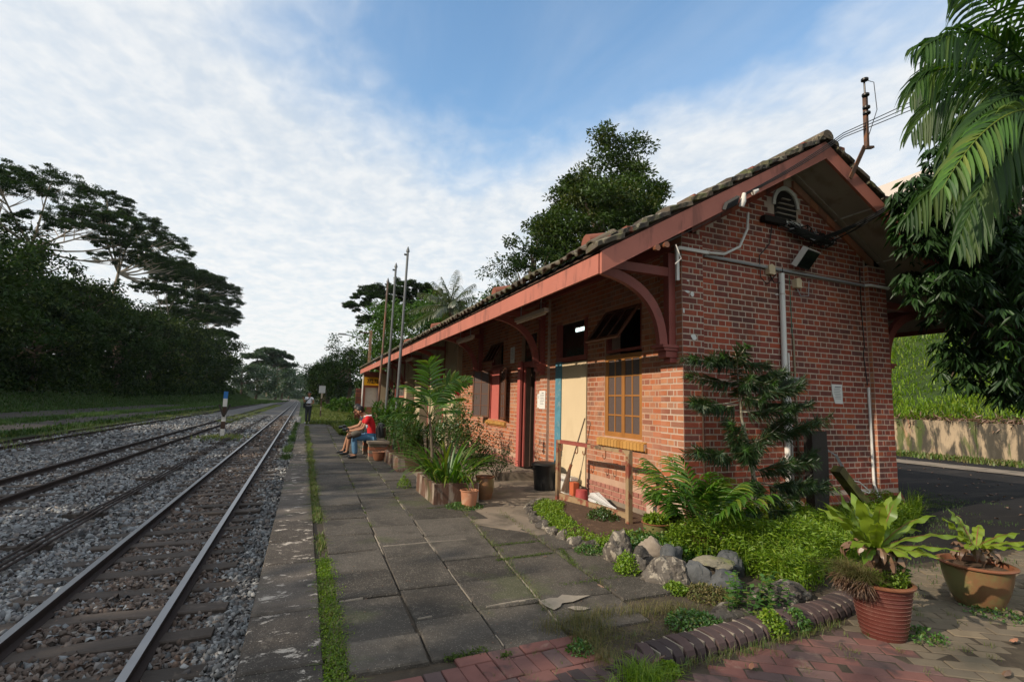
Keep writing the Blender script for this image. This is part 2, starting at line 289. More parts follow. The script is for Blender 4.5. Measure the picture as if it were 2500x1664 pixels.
# ------------------------------------------------------------------ helpers
def link(o, parent=None):
    scene.collection.objects.link(o)
    if parent is not None: o.parent = parent
    return o
def wloc(o):
    v = Vector((0, 0, 0))
    while o is not None: v += o.location; o = o.parent
    return v
def tag(o, label=None, cat=None, group=None, kind=None):
    if label: o['label'] = label
    if cat: o['category'] = cat
    if group: o['group'] = group
    if kind: o['kind'] = kind
    return o
def thing(name, label, cat, loc=(0, 0, 0), group=None):
    o = bpy.data.objects.new(name, None); o.empty_display_size = .2; o.location = loc
    link(o); tag(o, label, cat, group); return o
class G:
    """collects faces; build() links them as one mesh object (coordinates are world ones)"""
    def __init__(s): s.v = []; s.f = []; s.r = []
    def add(s, vs, fs, r=None):
        b = len(s.v); s.v += [tuple(x) for x in vs]; s.f += [tuple(b + i for i in f) for f in fs]
        s.r += [random.random() if r is None else r] * len(fs)
        return s
    def box(s, x0, x1, y0, y1, z0, z1, r=None):
        return s.add([(x0, y0, z0), (x1, y0, z0), (x1, y1, z0), (x0, y1, z0), (x0, y0, z1), (x1, y0, z1), (x1, y1, z1), (x0, y1, z1)],
              [(0, 3, 2, 1), (4, 5, 6, 7), (0, 1, 5, 4), (1, 2, 6, 5), (2, 3, 7, 6), (3, 0, 4, 7)], r)
    def obox(s, M, sx, sy, sz, r=None):
        P = [M @ Vector((a * sx / 2, b * sy / 2, c * sz / 2)) for c in (-1, 1) for a, b in ((-1, -1), (1, -1), (1, 1), (-1, 1))]
        return s.add(P, [(0, 3, 2, 1), (4, 5, 6, 7), (0, 1, 5, 4), (1, 2, 6, 5), (2, 3, 7, 6), (3, 0, 4, 7)], r)
    def beam(s, a, b, w, h, up=(0, 0, 1), r=None):
        a = Vector(a); b = Vector(b); d = (b - a); L = d.length; d.normalize(); u = Vector(up); x = d.cross(u)
        if x.length < 1e-4: x = Vector((1, 0, 0))
        x.normalize(); u = x.cross(d)
        M = Matrix((x, d, u)).transposed().to_4x4(); M.translation = (a + b) / 2
        return s.obox(M, w, L, h, r)
    def tube(s, pts, rad, n=8, r=None, cap=True):
        pts = [Vector(p) for p in pts]; m = len(pts)
        rad = [rad] * m if isinstance(rad, (int, float)) else rad
        V = []; ref = None
        for i, p in enumerate(pts):
            d = (pts[min(i + 1, m - 1)] - pts[max(i - 1, 0)]).normalized()
            if ref is None:
                ref = Vector((0, 0, 1)) if abs(d.z) < .9 else Vector((1, 0, 0))
            x = d.cross(ref).normalized(); y = x.cross(d).normalized(); ref = y
            for k in range(n):
                a = 2 * PI * k / n; V.append(p + (x * math.cos(a) + y * math.sin(a)) * rad[i])
        F = [(i * n + k, i * n + (k + 1) % n, (i + 1) * n + (k + 1) % n, (i + 1) * n + k) for i in range(m - 1) for k in range(n)]
        if cap: F += [tuple(range(n - 1, -1, -1)), tuple(range((m - 1) * n, m * n))]
        return s.add(V, F, r)
    def lathe(s, c, prof, n=28, r=None, squash=1):
        V = [(c[0] + q * math.cos(2 * PI * k / n), c[1] + q * math.sin(2 * PI * k / n) * squash, c[2] + z) for q, z in prof for k in range(n)]
        F = [(i * n + k, i * n + (k + 1) % n, (i + 1) * n + (k + 1) % n, (i + 1) * n + k) for i in range(len(prof) - 1) for k in range(n)]
        return s.add(V, F, r)
    def prism(s, poly, axis, a, b, r=None):
        """poly in the two other axes, extruded along axis from a to b"""
        def P(p, t): return {'x': (t, p[0], p[1]), 'y': (p[0], t, p[1]), 'z': (p[0], p[1], t)}[axis]
        n = len(poly); V = [P(p, a) for p in poly] + [P(p, b) for p in poly]
        F = [tuple(range(n)), tuple(range(2 * n - 1, n - 1, -1))] + [(i, i + n, (i + 1) % n + n, (i + 1) % n) for i in range(n)]
        return s.add(V, F, r)
    def chbox(s, q, z1, z0, ch=.006, r=None):
        """slab over quad q (4 xy corners), top z1 (number or 4), chamfered"""
        zt = [z1] * 4 if isinstance(z1, (int, float)) else z1
        c = Vector((sum(p[0] for p in q) / 4, sum(p[1] for p in q) / 4))
        def ins(p, d): v = Vector(p) ; w = (c - v).normalized() * d * 1.4; return v + w
        V = [(*ins(p, ch), zt[i]) for i, p in enumerate(q)] + [(p[0], p[1], zt[i] - ch) for i, p in enumerate(q)] + [(p[0], p[1], z0) for p in q]
        F = [(0, 1, 2, 3)] + [(i, i + 4, (i + 1) % 4 + 4, (i + 1) % 4) for i in range(4)] + [(i + 4, i + 8, (i + 1) % 4 + 8, (i + 1) % 4 + 4) for i in range(4)]
        return s.add(V, F, r)
    def mesh(s, name, off=Vector((0, 0, 0))):
        me = bpy.data.meshes.new(name)
        V = [(v[0] - off[0], v[1] - off[1], v[2] - off[2]) for v in s.v]
        me.from_pydata(V, [], s.f); a = me.attributes.new('rnd', 'FLOAT', 'FACE'); a.data.foreach_set('value', s.r)
        bm = bmesh.new(); bm.from_mesh(me); bmesh.ops.recalc_face_normals(bm, faces=bm.faces); bm.to_mesh(me); bm.free()
        return me
    def build(s, name, m, parent=None, smooth=False, kind=None):
        off = wloc(parent)
        me = s.mesh(name, off); me.materials.append(m)
        if smooth:
            me.polygons.foreach_set('use_smooth', [True] * len(me.polygons))
            try: me.set_sharp_from_angle(angle=math.radians(40))
            except Exception: pass
        o = link(bpy.data.objects.new(name, me), parent)
        if kind: o['kind'] = kind
        return o
def npmesh(name, V, F, m, parent=None, rnd=None, kind=None, smooth=False):
    V = np.asarray(V, dtype=np.float32); F = np.asarray(F, dtype=np.int32)
    if parent is not None: V = V - np.array(wloc(parent), dtype=np.float32)
    me = bpy.data.meshes.new(name); me.vertices.add(len(V)); me.vertices.foreach_set('co', V.ravel())
    k = F.shape[1]; me.loops.add(F.size); me.loops.foreach_set('vertex_index', F.ravel())
    me.polygons.add(len(F)); me.polygons.foreach_set('loop_start', np.arange(0, F.size, k, dtype=np.int32))
    try: me.polygons.foreach_set('loop_total', np.full(len(F), k, dtype=np.int32))
    except Exception: pass
    if rnd is None: rnd = rng.random(len(F))
    a = me.attributes.new('rnd', 'FLOAT', 'FACE'); a.data.foreach_set('value', np.asarray(rnd, dtype=np.float32))
    if smooth: me.polygons.foreach_set('use_smooth', np.ones(len(F), dtype=bool))
    me.materials.append(m); me.update(calc_edges=True)
    o = link(bpy.data.objects.new(name, me), parent)
    if kind: o['kind'] = kind
    return o
def unit(a): return a / np.maximum(np.linalg.norm(a, axis=-1, keepdims=True), 1e-9)
def leaves(P, D, L, W, fold=.25, up=None):
    """folded two-triangle leaves at P along D"""
    n = len(P); P = np.asarray(P, float); D = unit(np.asarray(D, float))
    up = rng.normal(size=(n, 3)) * .5 + np.array([0, 0, 1.]) if up is None else np.broadcast_to(up, (n, 3))
    S = unit(np.cross(D, up)); N = np.cross(S, D)
    L = np.broadcast_to(L, (n,))[:, None]; W = np.broadcast_to(W, (n,))[:, None]
    V = np.empty((n, 4, 3)); V[:, 0] = P; mid = P + D * L * .45; V[:, 1] = mid + S * W * .5 + N * W * fold; V[:, 3] = mid - S * W * .5 + N * W * fold; V[:, 2] = P + D * L - N * L * .12
    b = np.arange(n)[:, None] * 4; F = np.concatenate([b + np.array([[0, 1, 2]]), b + np.array([[0, 2, 3]])], 1).reshape(-1, 3)
    return V.reshape(-1, 3), F, np.repeat(rng.random(n), 2)
def join(*vfr):
    Vs, Fs, Rs = [], [], []; o = 0
    for V, F, R in vfr: Vs.append(V); Fs.append(F + o); Rs.append(R); o += len(V)
    return np.concatenate(Vs), np.concatenate(Fs), np.concatenate(Rs)
def blades(P, H, W, lean=.35):
    n = len(P); a = rng.random(n) * 2 * PI; d = np.stack([np.cos(a), np.sin(a), np.zeros(n)], 1); s = np.stack([-np.sin(a), np.cos(a), np.zeros(n)], 1)
    H = np.broadcast_to(H, (n,))[:, None] * (0.5 + rng.random((n, 1))); W = np.broadcast_to(W, (n,))[:, None]; le = rng.random((n, 1)) * lean * 2
    V = np.empty((n, 5, 3)); z = np.array([[0, 0, 1.]])
    V[:, 0] = P - s * W / 2; V[:, 1] = P + s * W / 2; m = P + z * H * .6 + d * H * le * .3
    V[:, 2] = m + s * W * .35; V[:, 3] = m - s * W * .35; V[:, 4] = P + z * H * (1 - le * .3) + d * H * le
    b = np.arange(n)[:, None] * 5; F = np.concatenate([b + np.array([[0, 1, 2]]), b + np.array([[0, 2, 3]]), b + np.array([[3, 2, 4]])], 1).reshape(-1, 3)
    return V.reshape(-1, 3), F, np.repeat(rng.random(n), 3)
def clumps(C, R, per, L, W, flat=.6, down=0.0):
    """leaf clouds around clump centres C with radii R"""
    n = len(C) * per; c = np.repeat(C, per, 0); r = np.repeat(np.broadcast_to(R, (len(C),)), per)[:, None]
    off = unit(rng.normal(size=(n, 3))) * (rng.random((n, 1)) ** .45) * r * np.array([1, 1, flat])
    D = unit(off * .6 + rng.normal(size=(n, 3)) * r * .5 + np.array([0, 0, -down]) * r)
    V, F, Q = leaves(c + off, D, L * (0.6 + .8 * rng.random(n)), W * (0.7 + .6 * rng.random(n)))
    tone = np.repeat(rng.random(len(C)), per)          # clumps differ in age of leaf
    Q = np.repeat((tone * .7 + rng.random(n) * .3) % 1, 2)
    return V, F, Q
def shell(c, rad, n, lo=.55, noise_amp=.25, zmin=-1, seed=0):
    d = unit(rng.normal(size=(int(n * 1.6), 3))); d = d[d[:, 2] > zmin][:n]
    f = np.array([1 + noise_amp * 2 * mnoise.noise(Vector(x * 1.7) + Vector((seed * 7.3, seed, 2))) for x in d])
    rr = (lo + (1 - lo) * rng.random(len(d)) ** .5) * f
    return np.array(c) + d * rr[:, None] * np.array(rad)
def bez(a, b, c, n=8):
    a, b, c = Vector(a), Vector(b), Vector(c)
    return [a * (1 - t) ** 2 + b * 2 * t * (1 - t) + c * t * t for t in [i / (n - 1) for i in range(n)]]

def bushy_tree(label, c, rad, cl, per, L, m, base=0.0, group=None, W=None, bark=None, clr=.22, zmin=-1, name='broadleaf_tree', noise_amp=.28, extra=None):
    base_pt = (c[0], c[1], base); t = thing(name, label, 'tree', base_pt, group)
    C = shell(c, rad, cl, .5, noise_amp, zmin, seed=random.random() * 9)
    if extra is not None: C = np.concatenate([C, extra])
    V, F, R = clumps(C, clr * max(rad) * (.6 + .8 * rng.random(len(C))), per, L, W or L * .5)
    npmesh('crown', V, F, m, t, R)
    g = G(); tr = .03 * (c[2] + rad[2] - base) + .05
    top = Vector((c[0], c[1], c[2] + rad[2] * .5))
    g.tube([base_pt, (c[0] + tr, c[1], (base + c[2]) / 2), (c[0], c[1] + tr, c[2]), top], [tr, tr * .8, tr * .6, tr * .2], 7)
    g.build('trunk', bark or m_twig, t, True)
    g = G()
    for q in C[::max(1, len(C) // 12)][:12]:
        s0 = Vector((c[0], c[1], base + (c[2] - base) * random.uniform(.6, 1.1))); q = Vector(q)
        g.tube(bez(s0, (s0 + q) / 2 + Vector((0, 0, -.1 * (q - s0).length)), q, 5), [tr * .4, tr * .3, tr * .22, tr * .15, tr * .06], 5)
    g.build('limb', bark or m_twig, t, True)
    return t

def albizia(label, base, fork, pads, L=.55, group='umbrella-shaped albizia trees', m=None, per=150, dens=1.0):
    """tall tree with bare spreading limbs and flat layered pads (centre, radius)"""
    t = thing('umbrella_tree', label, 'tree', base, group); m = m or lm_albizia
    C = []; R = []
    for (p, r) in pads:
        k = max(10, int(dens * r * r * 2.6))
        for _ in range(k):
            a = random.random() * 2 * PI; q = r * random.random() ** .5
            C.append((p[0] + q * math.cos(a), p[1] + q * math.sin(a), p[2] + r * .20 * (1 - (q / r) ** 2) + random.gauss(0, .08 * r))); R.append(r * random.uniform(.06, .17))
    C = np.array(C); V, F, Q = clumps(C, np.array(R), per, L, L * .42, flat=.28)
    npmesh('crown', V, F, m, t, Q)
    h = fork[2] - base[2]; tr = .018 * h + .12
    g = G(); g.tube(bez(base, ((base[0] * 2 + fork[0]) / 3, base[1], base[2] + h * .6), fork, 6), [tr, tr * .85, tr * .8, tr * .72, tr * .68, tr * .62], 8); g.build('trunk', m_palebark, t, True)
    f = Vector(fork)
    for (p, r) in pads:
        p = Vector(p); mid = (f + p) / 2 + Vector((0, 0, -(p - f).length * .10 + .0)); g = G()
        P = bez(f, mid, p, 7); g.tube(P, [tr * .5 * (1 - .11 * i) for i in range(7)], 6)
        for k in range(7):
            s0 = P[random.choice((3, 4, 5))]; a = random.random() * 2 * PI; q = r * random.uniform(.4, .9)
            e = p + Vector((q * math.cos(a), q * math.sin(a), -.02 * r)); g.tube(bez(s0, (s0 + e) / 2 + Vector((0, 0, -.3)), e, 4), [tr * .2, tr * .15, tr * .1, tr * .04], 4)
        g.build('limb', m_palebark, t, True)
    return t

def ribbon(g, base, az, el, L, W, droop, seg=7, wavy=0, tip=.15, twist=0, fold=.12, widest=.45, r=None):
    """one strap-shaped leaf arching from base"""
    base = Vector(base); p = base.copy(); e = el; dirh = Vector((math.cos(az), math.sin(az), 0)); side = Vector((-math.sin(az), math.cos(az), 0)); V = []; ph = random.random() * 6
    for i in range(seg + 1):
        t = i / seg; d = dirh * math.cos(e) + Vector((0, 0, math.sin(e))); up = side.cross(d) * -1
        if t < widest: w = W * (.35 + .65 * math.sin(t / widest * PI / 2))
        else: w = W * max(tip * .2, math.cos((t - widest) / (1 - widest) * PI / 2) ** .8)
        nrm = d.cross(side).normalized() * -1
        o1 = nrm * (fold * w + wavy * math.sin(ph + t * 22) * w); o2 = nrm * (fold * w + wavy * math.sin(ph + 2 + t * 20) * w)
        V += [p + side * w / 2 + o1, p, p - side * w / 2 + o2]
        p = p + d * (L / seg); e -= droop / seg * (0.5 + t)
    F = []
    for i in range(seg):
        a = i * 3; F += [(a, a + 1, a + 4, a + 3), (a + 1, a + 2, a + 5, a + 4)]
    g.add(V, F, r)
def palm_frond(g, pts, n, L, W, droop=.5, ang=55, jag=False, rach=.008, start=.12, r=None, taper=True, plane=None, stiff=0):
    """feather frond: rachis along pts, n pairs of leaflets"""
    pts = [Vector(p) for p in pts]; P = bez(pts[0], pts[1], pts[2], 24); g.tube(P, [rach * (1 - .035 * i) for i in range(24)], 5, r=.1)
    for i in range(n):
        t = start + (1 - start) * (i + .5) / n; k = t * 23; a = int(min(k, 22)); f = k - a
        p = P[a].lerp(P[a + 1], f); d = (P[a + 1] - P[a]).normalized()
        side = plane.cross(d).normalized() if plane is not None else d.cross(Vector((0, 0, 1))).normalized()
        env = (math.sin(min(1, (1 - t) * 2.4 + .25) * PI / 2) * (.55 + .45 * min(1, t * 4))) if taper else 1
        for sgn in (-1, 1):
            an = math.radians(ang * (1 - .45 * t) + random.uniform(-6, 6)); q = d * math.cos(an) + side * sgn * math.sin(an)
            l = L * env * random.uniform(.88, 1.08); w = W * (.6 + .4 * env); nn = q.cross(d).normalized()
            if nn.z < 0: nn = -nn
            s = q.cross(nn).normalized(); V = []; c = p.copy(); qq = q.copy()
            for j in range(5):
                u = j / 4; ww = w * (.3, .85, 1, .9 if jag else .7, .75 if jag else .06)[j]
                V += [c + s * ww / 2 + nn * ww * .12, c - nn * ww * .08, c - s * ww / 2 + nn * ww * .12 + (q * l * .08 if jag and j == 4 else Vector())]
                qq = (qq + Vector((0, 0, -1)) * droop * .28 * (1 + u)).normalized(); c = c + qq * l / 4
            F = []
            for j in range(4): b = j * 3; F += [(b, b + 1, b + 4, b + 3), (b + 1, b + 2, b + 5, b + 4)]
            g.add(V, F, random.random() if r is None else r)
def inst(me, name, parent, loc, rot=(0, 0, 0), sc=(1, 1, 1)):
    o = bpy.data.objects.new(name, me); o.location = Vector(loc) - wloc(parent); o.rotation_euler = rot; o.scale = sc
    return link(o, parent)
def nz(x, y, s, o=0): return np.array([mnoise.noise(Vector((a * s, b * s, o))) for a, b in zip(x, y)])
def hump(v, a, b): t = max(0, min(1, (v - a) / (b - a))); return t * t * (3 - 2 * t)

# =================================================================== SETTING
def drift(y): return -.0055 * (y - 5) - (.00012 * max(0, y - 120) ** 2 * .35)
# ---- ground sheet: track bed, banks left and right, one sheet to the horizon
def bank_left(x, y):
    """height of the land left of the tracks"""
    n = mnoise.noise(Vector((x * .08, y * .05, 0))) * .9 + mnoise.noise(Vector((x * .3, y * .25, 4))) * .25
    foot = -25.5 + 7.5 * hump(y, 90, 230)
    s = hump(-x, -foot, -foot + 13)
    return -.74 + s * (5.2 + n) + max(0, -x - 36) * .10 + (0.05 * n if x < -12 else 0)
def land(x, y):
    if x < -11: return bank_left(x + .0055 * y + drift(y) * 0, y)
    if x < .2: return -.74
    z = -.14
    if y > 32: z = -.3 + .25 * mnoise.noise(Vector((x * .2, y * .1, 9))) * hump(x, 1, 5)
    if x > 21: z = .95 + .62 * (x - 21.3) if x < 45 else 15.9 + .1 * (x - 45)
    if x > 21: z += .35 * mnoise.noise(Vector((x * .4, y * .4, 2)))
    if y > 34 and x > 6: z = max(z if x > 21 else -9, -.3 + 5 * hump(x, 7, 26) * hump(y, 34, 60))
    return z
xs = sorted(set(list(np.arange(-110, -42, 6.)) + list(np.arange(-42, -11, 1.)) + [-11, -6, -3, -.3, .2, .21, 1, 2, 4, 6, 8, 10, 14, 18, 21, 21.02] + list(np.arange(22, 50, 1.)) + [60, 80, 120]))
ys = list(np.arange(-30, 110, 1.6)) + list(np.arange(112, 260, 6.)) + [300, 360, 450, 600, 900, 1500]
xs = [-1500, -400] + xs + [400, 1500]
V = [(x, y, land(max(-140, min(x, 140)), y)) for y in ys for x in xs]; nx = len(xs)
F = [(j * nx + i, j * nx + i + 1, (j + 1) * nx + i + 1, (j + 1) * nx + i) for j in range(len(ys) - 1) for i in range(nx - 1)]
tag(npmesh('ground', V, F, m_grassland, smooth=True), kind='structure')

# ---- ballast bed, dirt track
def strip(name, xa, xb, z, m, y0=-6, y1=420, dy=2.0, nxs=10, amp=.02, crown=0.0):
    V, F = [], []; Y = np.arange(y0, y1, dy)
    for j, y in enumerate(Y):
        for i in range(nxs + 1):
            x = xa + (xb - xa) * i / nxs + drift(y) * (1 if xb < 1 else 0); e = min(i, nxs - i) / nxs
            V.append((x, y, z + amp * mnoise.noise(Vector((x * .9, y * .5, 0))) + crown * min(1, e * 5) - crown))
    for j in range(len(Y) - 1):
        for i in range(nxs): a = j * (nxs + 1) + i; F.append((a, a + 1, a + nxs + 2, a + nxs + 1))
    return tag(npmesh(name, V, F, m, smooth=True), kind='structure')
strip('ballast_bed', -11.4, -.24, -.725, m_ballastbed, nxs=16, amp=.025)
strip('dirt_road', -25, -13.6, -.69, m_dirt, nxs=8, amp=.02, crown=.04)

# ---- tracks
def rail_mesh(xc):
    g = G(); prof = [(-.033, 0), (.033, 0), (.035, -.012), (.033, -.034), (.009, -.045), (.009, -.105), (.06, -.125), (.06, -.14), (-.06, -.14), (-.06, -.125), (-.009, -.105), (-.009, -.045), (-.033, -.034), (-.035, -.012)]
    Y = [-4, 2, 4, 8, 14, 24, 40, 70, 110, 150, 190, 230, 280, 340, 410]; n = len(prof); V = []
    for y in Y: V += [(xc + drift(y) + p[0], y, -.56 + p[1]) for p in prof]
    F = [(i * n + k, i * n + (k + 1) % n, (i + 1) * n + (k + 1) % n, (i + 1) * n + k) for i in range(len(Y) - 1) for k in range(n)]
    g.add(V, F); return g
def track(label, xr, xl, shiny, seed):
    t = thing('railway_track', label, 'railway track', ((xr + xl) / 2, 0, -.7), 'parallel railway tracks')
    random.seed(seed)
    for xc in (xr, xl):
        o = rail_mesh(xc).build('rail', m_rustrail, t)
        if shiny:
            o.data.materials.append(m_railtop)
            for p in o.data.polygons:
                if abs(p.normal.z) > .9 and p.center.z + wloc(o).z > -.57: p.material_index = 1
    protos = []
    for k in range(6):
        g = G(); nseg = 6; Vt = []
        for i in range(nseg + 1):
            x = -1.0 + 2.0 * i / nseg; dz = -.012 * math.cos(x * 1.6 + k) + random.uniform(-.006, .006); w = .11 + random.uniform(-.012, .01)
            Vt += [(x, -w, -.12), (x, -w, dz - .01), (x, -w + .015, dz), (x, w - .015, dz + random.uniform(-.008, .004)), (x, w, dz - .012), (x, w, -.12)]
        F = [(i * 6 + a, i * 6 + a + 1, (i + 1) * 6 + a + 1, (i + 1) * 6 + a) for i in range(nseg) for a in range(5)] + [(0, 1, 2, 3, 4, 5), tuple(nseg * 6 + a for a in (5, 4, 3, 2, 1, 0))]
        g.add(Vt, F, 0.); me = g.mesh('sleeper'); me.materials.append(m_sleeper); protos.append(me)
    y = 2.2 if shiny else 2.2 + .66 * 10
    while y < 62:
        inst(random.choice(protos), 'sleeper', t, ((xr + xl) / 2 + drift(y) + random.uniform(-.05, .05), y, -.682 + random.uniform(-.012, .006)), (0, 0, random.gauss(0, .012)))
        y += .66
    return t
track('nearest railway track beside the platform with polished rails and dark sleepers', -1.06, -2.13, True, 3)
track('middle railway track with dull rusty rails across the ballast', -5.0, -6.07, False, 4)
track('farthest railway siding at the edge of the grass with rusty rails', -9.55, -10.62, False, 5)
random.seed(21)
# signal wires: three rods lying on wooden rests
t = thing('signal_rod_run', 'three thin dark signal rods lying on wooden rests between the first and middle track', 'signal rods', (-3.2, 5, -.68))
for k in range(3):
    g = G(); g.tube([(-3.08 - .085 * k + drift(y) + .012 * math.sin(y * .9 + k), y, -.615) for y in np.arange(2, 60, 1.0)], .017, 6); g.build('rod', m_rustrail, t, True)
for y in np.arange(6.9, 40, 2.05):
    g = G(); g.box(-3.62 + drift(y), -3.02 + drift(y), y - .06, y + .06, -.70, -.635)
    for q in (-3.55, -3.38, -3.2): g.box(q + drift(y), q + .03 + drift(y), y - .05, y + .05, -.64, -.60)
    g.build('wooden_rest', m_sleeper, t)

# ---- ballast stones: real stones near, thinning with distance
def stones(n, xfun, yr, size, name, seed, zb=-.722):
    r = np.random.default_rng(seed)
    ico = np.array([(0, 0, 1), (.894, 0, .447), (.276, .851, .447), (-.724, .526, .447), (-.724, -.526, .447), (.276, -.851, .447), (.724, .526, -.447), (-.276, .851, -.447), (-.894, 0, -.447), (-.276, -.851, -.447), (.724, -.526, -.447), (0, 0, -1)])
    fc = np.array([(0, 1, 2), (0, 2, 3), (0, 3, 4), (0, 4, 5), (0, 5, 1), (1, 6, 2), (2, 7, 3), (3, 8, 4), (4, 9, 5), (5, 10, 1), (6, 7, 2), (7, 8, 3), (8, 9, 4), (9, 10, 5), (10, 6, 1)])
    y = yr[0] + (yr[1] - yr[0]) * r.random(n) ** .8; lo, hi = xfun(y); x = lo + (hi - lo) * r.random(n)
    d = np.array([drift(q) for q in y])
    keep = np.ones(n, bool)
    for xc in (-1.06, -2.13, -5.0, -6.07, -9.55, -10.62): keep &= np.abs(x - xc - d) > .055
    for a, b in ((-2.6, -.6), (-6.55, -4.5)):                                   # fewer stones on the sleepers' faces
        ph = ((y - 2.2) / .66) % 1; keep &= ~((x - d > a) & (x - d < b) & ((ph < .19) | (ph > .81)) & (r.random(n) < .93))
    keep &= ~((x - d > -3.3) & (x - d < -3.03) & (r.random(n) < .75))
    x, y = x[keep], y[keep]; n = len(x)
    sz = size * (.6 + .8 * r.random(n)); V = ico[None] * (1 + (r.random((n, 12, 1)) - .5) * .75)
    q = r.normal(size=(n, 4)); q /= np.linalg.norm(q, axis=1, keepdims=True); w, a, b, c = q.T
    R = np.stack([1 - 2 * (b * b + c * c), 2 * (a * b - c * w), 2 * (a * c + b * w), 2 * (a * b + c * w), 1 - 2 * (a * a + c * c), 2 * (b * c - a * w), 2 * (a * c - b * w), 2 * (b * c + a * w), 1 - 2 * (a * a + b * b)], 1).reshape(n, 3, 3)
    V = V * sz[:, None, None] * .5 * np.array([1.15, .85, .7]); V = np.einsum('nij,nkj->nki', R, V)
    z = zb + .012 * r.normal(size=n) + .02 * np.sin(x * 2.1) * np.sin(y * 1.3)
    V += np.stack([x, y, z], 1)[:, None]
    F = (np.arange(n)[:, None, None] * 12 + fc[None]).reshape(-1, 3)
    near = (x - np.array([drift(q) for q in y]) > -2.35 + .25 * r.random(n)) & (x - np.array([drift(q) for q in y]) < -.85 + .25 * r.random(n)) & (r.random(n) < .8)
    Vn = V.reshape(n, 12, 3)
    def sub(msk, mm, nm):
        k = int(msk.sum()); Fk = (np.arange(k)[:, None, None] * 12 + fc[None]).reshape(-1, 3); return npmesh(nm, Vn[msk].reshape(-1, 3), Fk, mm, rnd=np.repeat(r.random(k), len(fc)), kind='stuff')
    tag(sub(near, m_stone_rusty, 'stained_ballast'), {1: 'brown stained ballast between the rails of the nearest track, close by', 2: 'brown stained ballast between the rails of the nearest track, halfway', 3: 'brown stained ballast between the rails of the nearest track, far off'}[seed], 'ballast')
    return sub(~near, m_stone, name)
def xr(y, m=-.5): return np.maximum(-11.2, m * y - .6), np.full(len(y), -.27)
tag(stones(30000, xr, (2.2, 9.5), .062, 'ballast', 1), 'loose grey crushed stone ballast under and between the railway tracks', 'ballast')
tag(stones(26000, xr, (9.5, 22), .085, 'ballast', 2), 'grey stone ballast further along the tracks past the platform middle', 'ballast')
tag(stones(14000, xr, (22, 60), .15, 'ballast', 3), 'far grey stone ballast towards the blue topped post and the bend', 'ballast')

# ---- platform: base, coping, slabs
pl = G(); pl.box(-.215, 4.9, -1, 30.2, -1.2, -.024); plat = pl.build('platform', m_earth, kind='structure')
def edge_x(y): return -.235 + .0035 * max(0, y - 10)
yj = [-.6, .6, 1.6, 2.45, 3.12, 3.9, 4.98, 5.73]
while yj[-1] < 30: yj.append(yj[-1] + random.uniform(.85, 1.25))
for a, b in zip(yj, yj[1:]):
    g = G(); tl = random.uniform(-.006, .006); sx = .205 - .003 * a
    g.chbox([(edge_x(a), a + .007), (sx, a + .007 + random.uniform(-.01, .01)), (.205 - .003 * b, b - .007), (edge_x(b), b - .007)], [tl, tl + random.uniform(-.004, .004), tl, tl + random.uniform(-.006, .006)], -.09, .012)
    g.build('coping_slab', m_coping, plat)
def jx(k, y):
    d = {0: .31 - .006 * (y - 3), 1: .775 + .014 * (y - 4), 2: 1.215 + .030 * (y - 3), 3: 1.74 + .11 * min(3, y - 3.7) + .02 * max(0, y - 6.7), 4: 2.35 + .06 * min(3, y - 3.7) + .02 * max(0, y - 6.7), 5: 2.95, 6: 3.6}[k]
    return d
rowsA = [2.95, 3.32, 4.0, 4.6, 5.2, 5.85, 6.6, 7.4, 8.5]
while rowsA[0] > 2.96: pass
while rowsA[-1] < 29.4: rowsA.append(rowsA[-1] + random.choice((.6, .62, .9, 1.1)))
for k in range(5):
    rows = list(rowsA) if k == 0 else [2.98 + .03 * k]
    if k: rows = [2.95 + (0, .0, .0, .07, .42, .9)[k]]
    while rows[-1] < (29.4, 27, 25, 10.5, 7.2)[k]: rows.append(rows[-1] + random.uniform(.50, .62) * (1 if random.random() < .75 else 1.5))
    for a, b in zip(rows, rows[1:]):
        if k == 3 and b > 9: continue
        if k == 4 and (b > 6.9): continue
        if k == 4 and 4.5 < b and False: continue
        xa0, xb0 = jx(k, a), jx(k + 1, a); xa1, xb1 = jx(k, b), jx(k + 1, b)
        if k == 4: xb0 = min(xb0, 2.9); xb1 = min(xb1, 2.62 + .1 * (6.9 - b))
        sk = .10 * (k - 1) * 0; j = lambda: random.uniform(-.007, .007); gp = .008
        tl = random.uniform(-.007, .007); tz = [tl + random.uniform(-.006, .006) for _ in range(4)]
        g = G(); g.chbox([(xa0 + gp + j(), a + gp + j()), (xb0 - gp + j(), a + gp + j()), (xb1 - gp + j(), b - gp + j()), (xa1 + gp + j(), b - gp + j())], tz, -.07, .010)
        g.build('paving_slab', m_slab, plat)
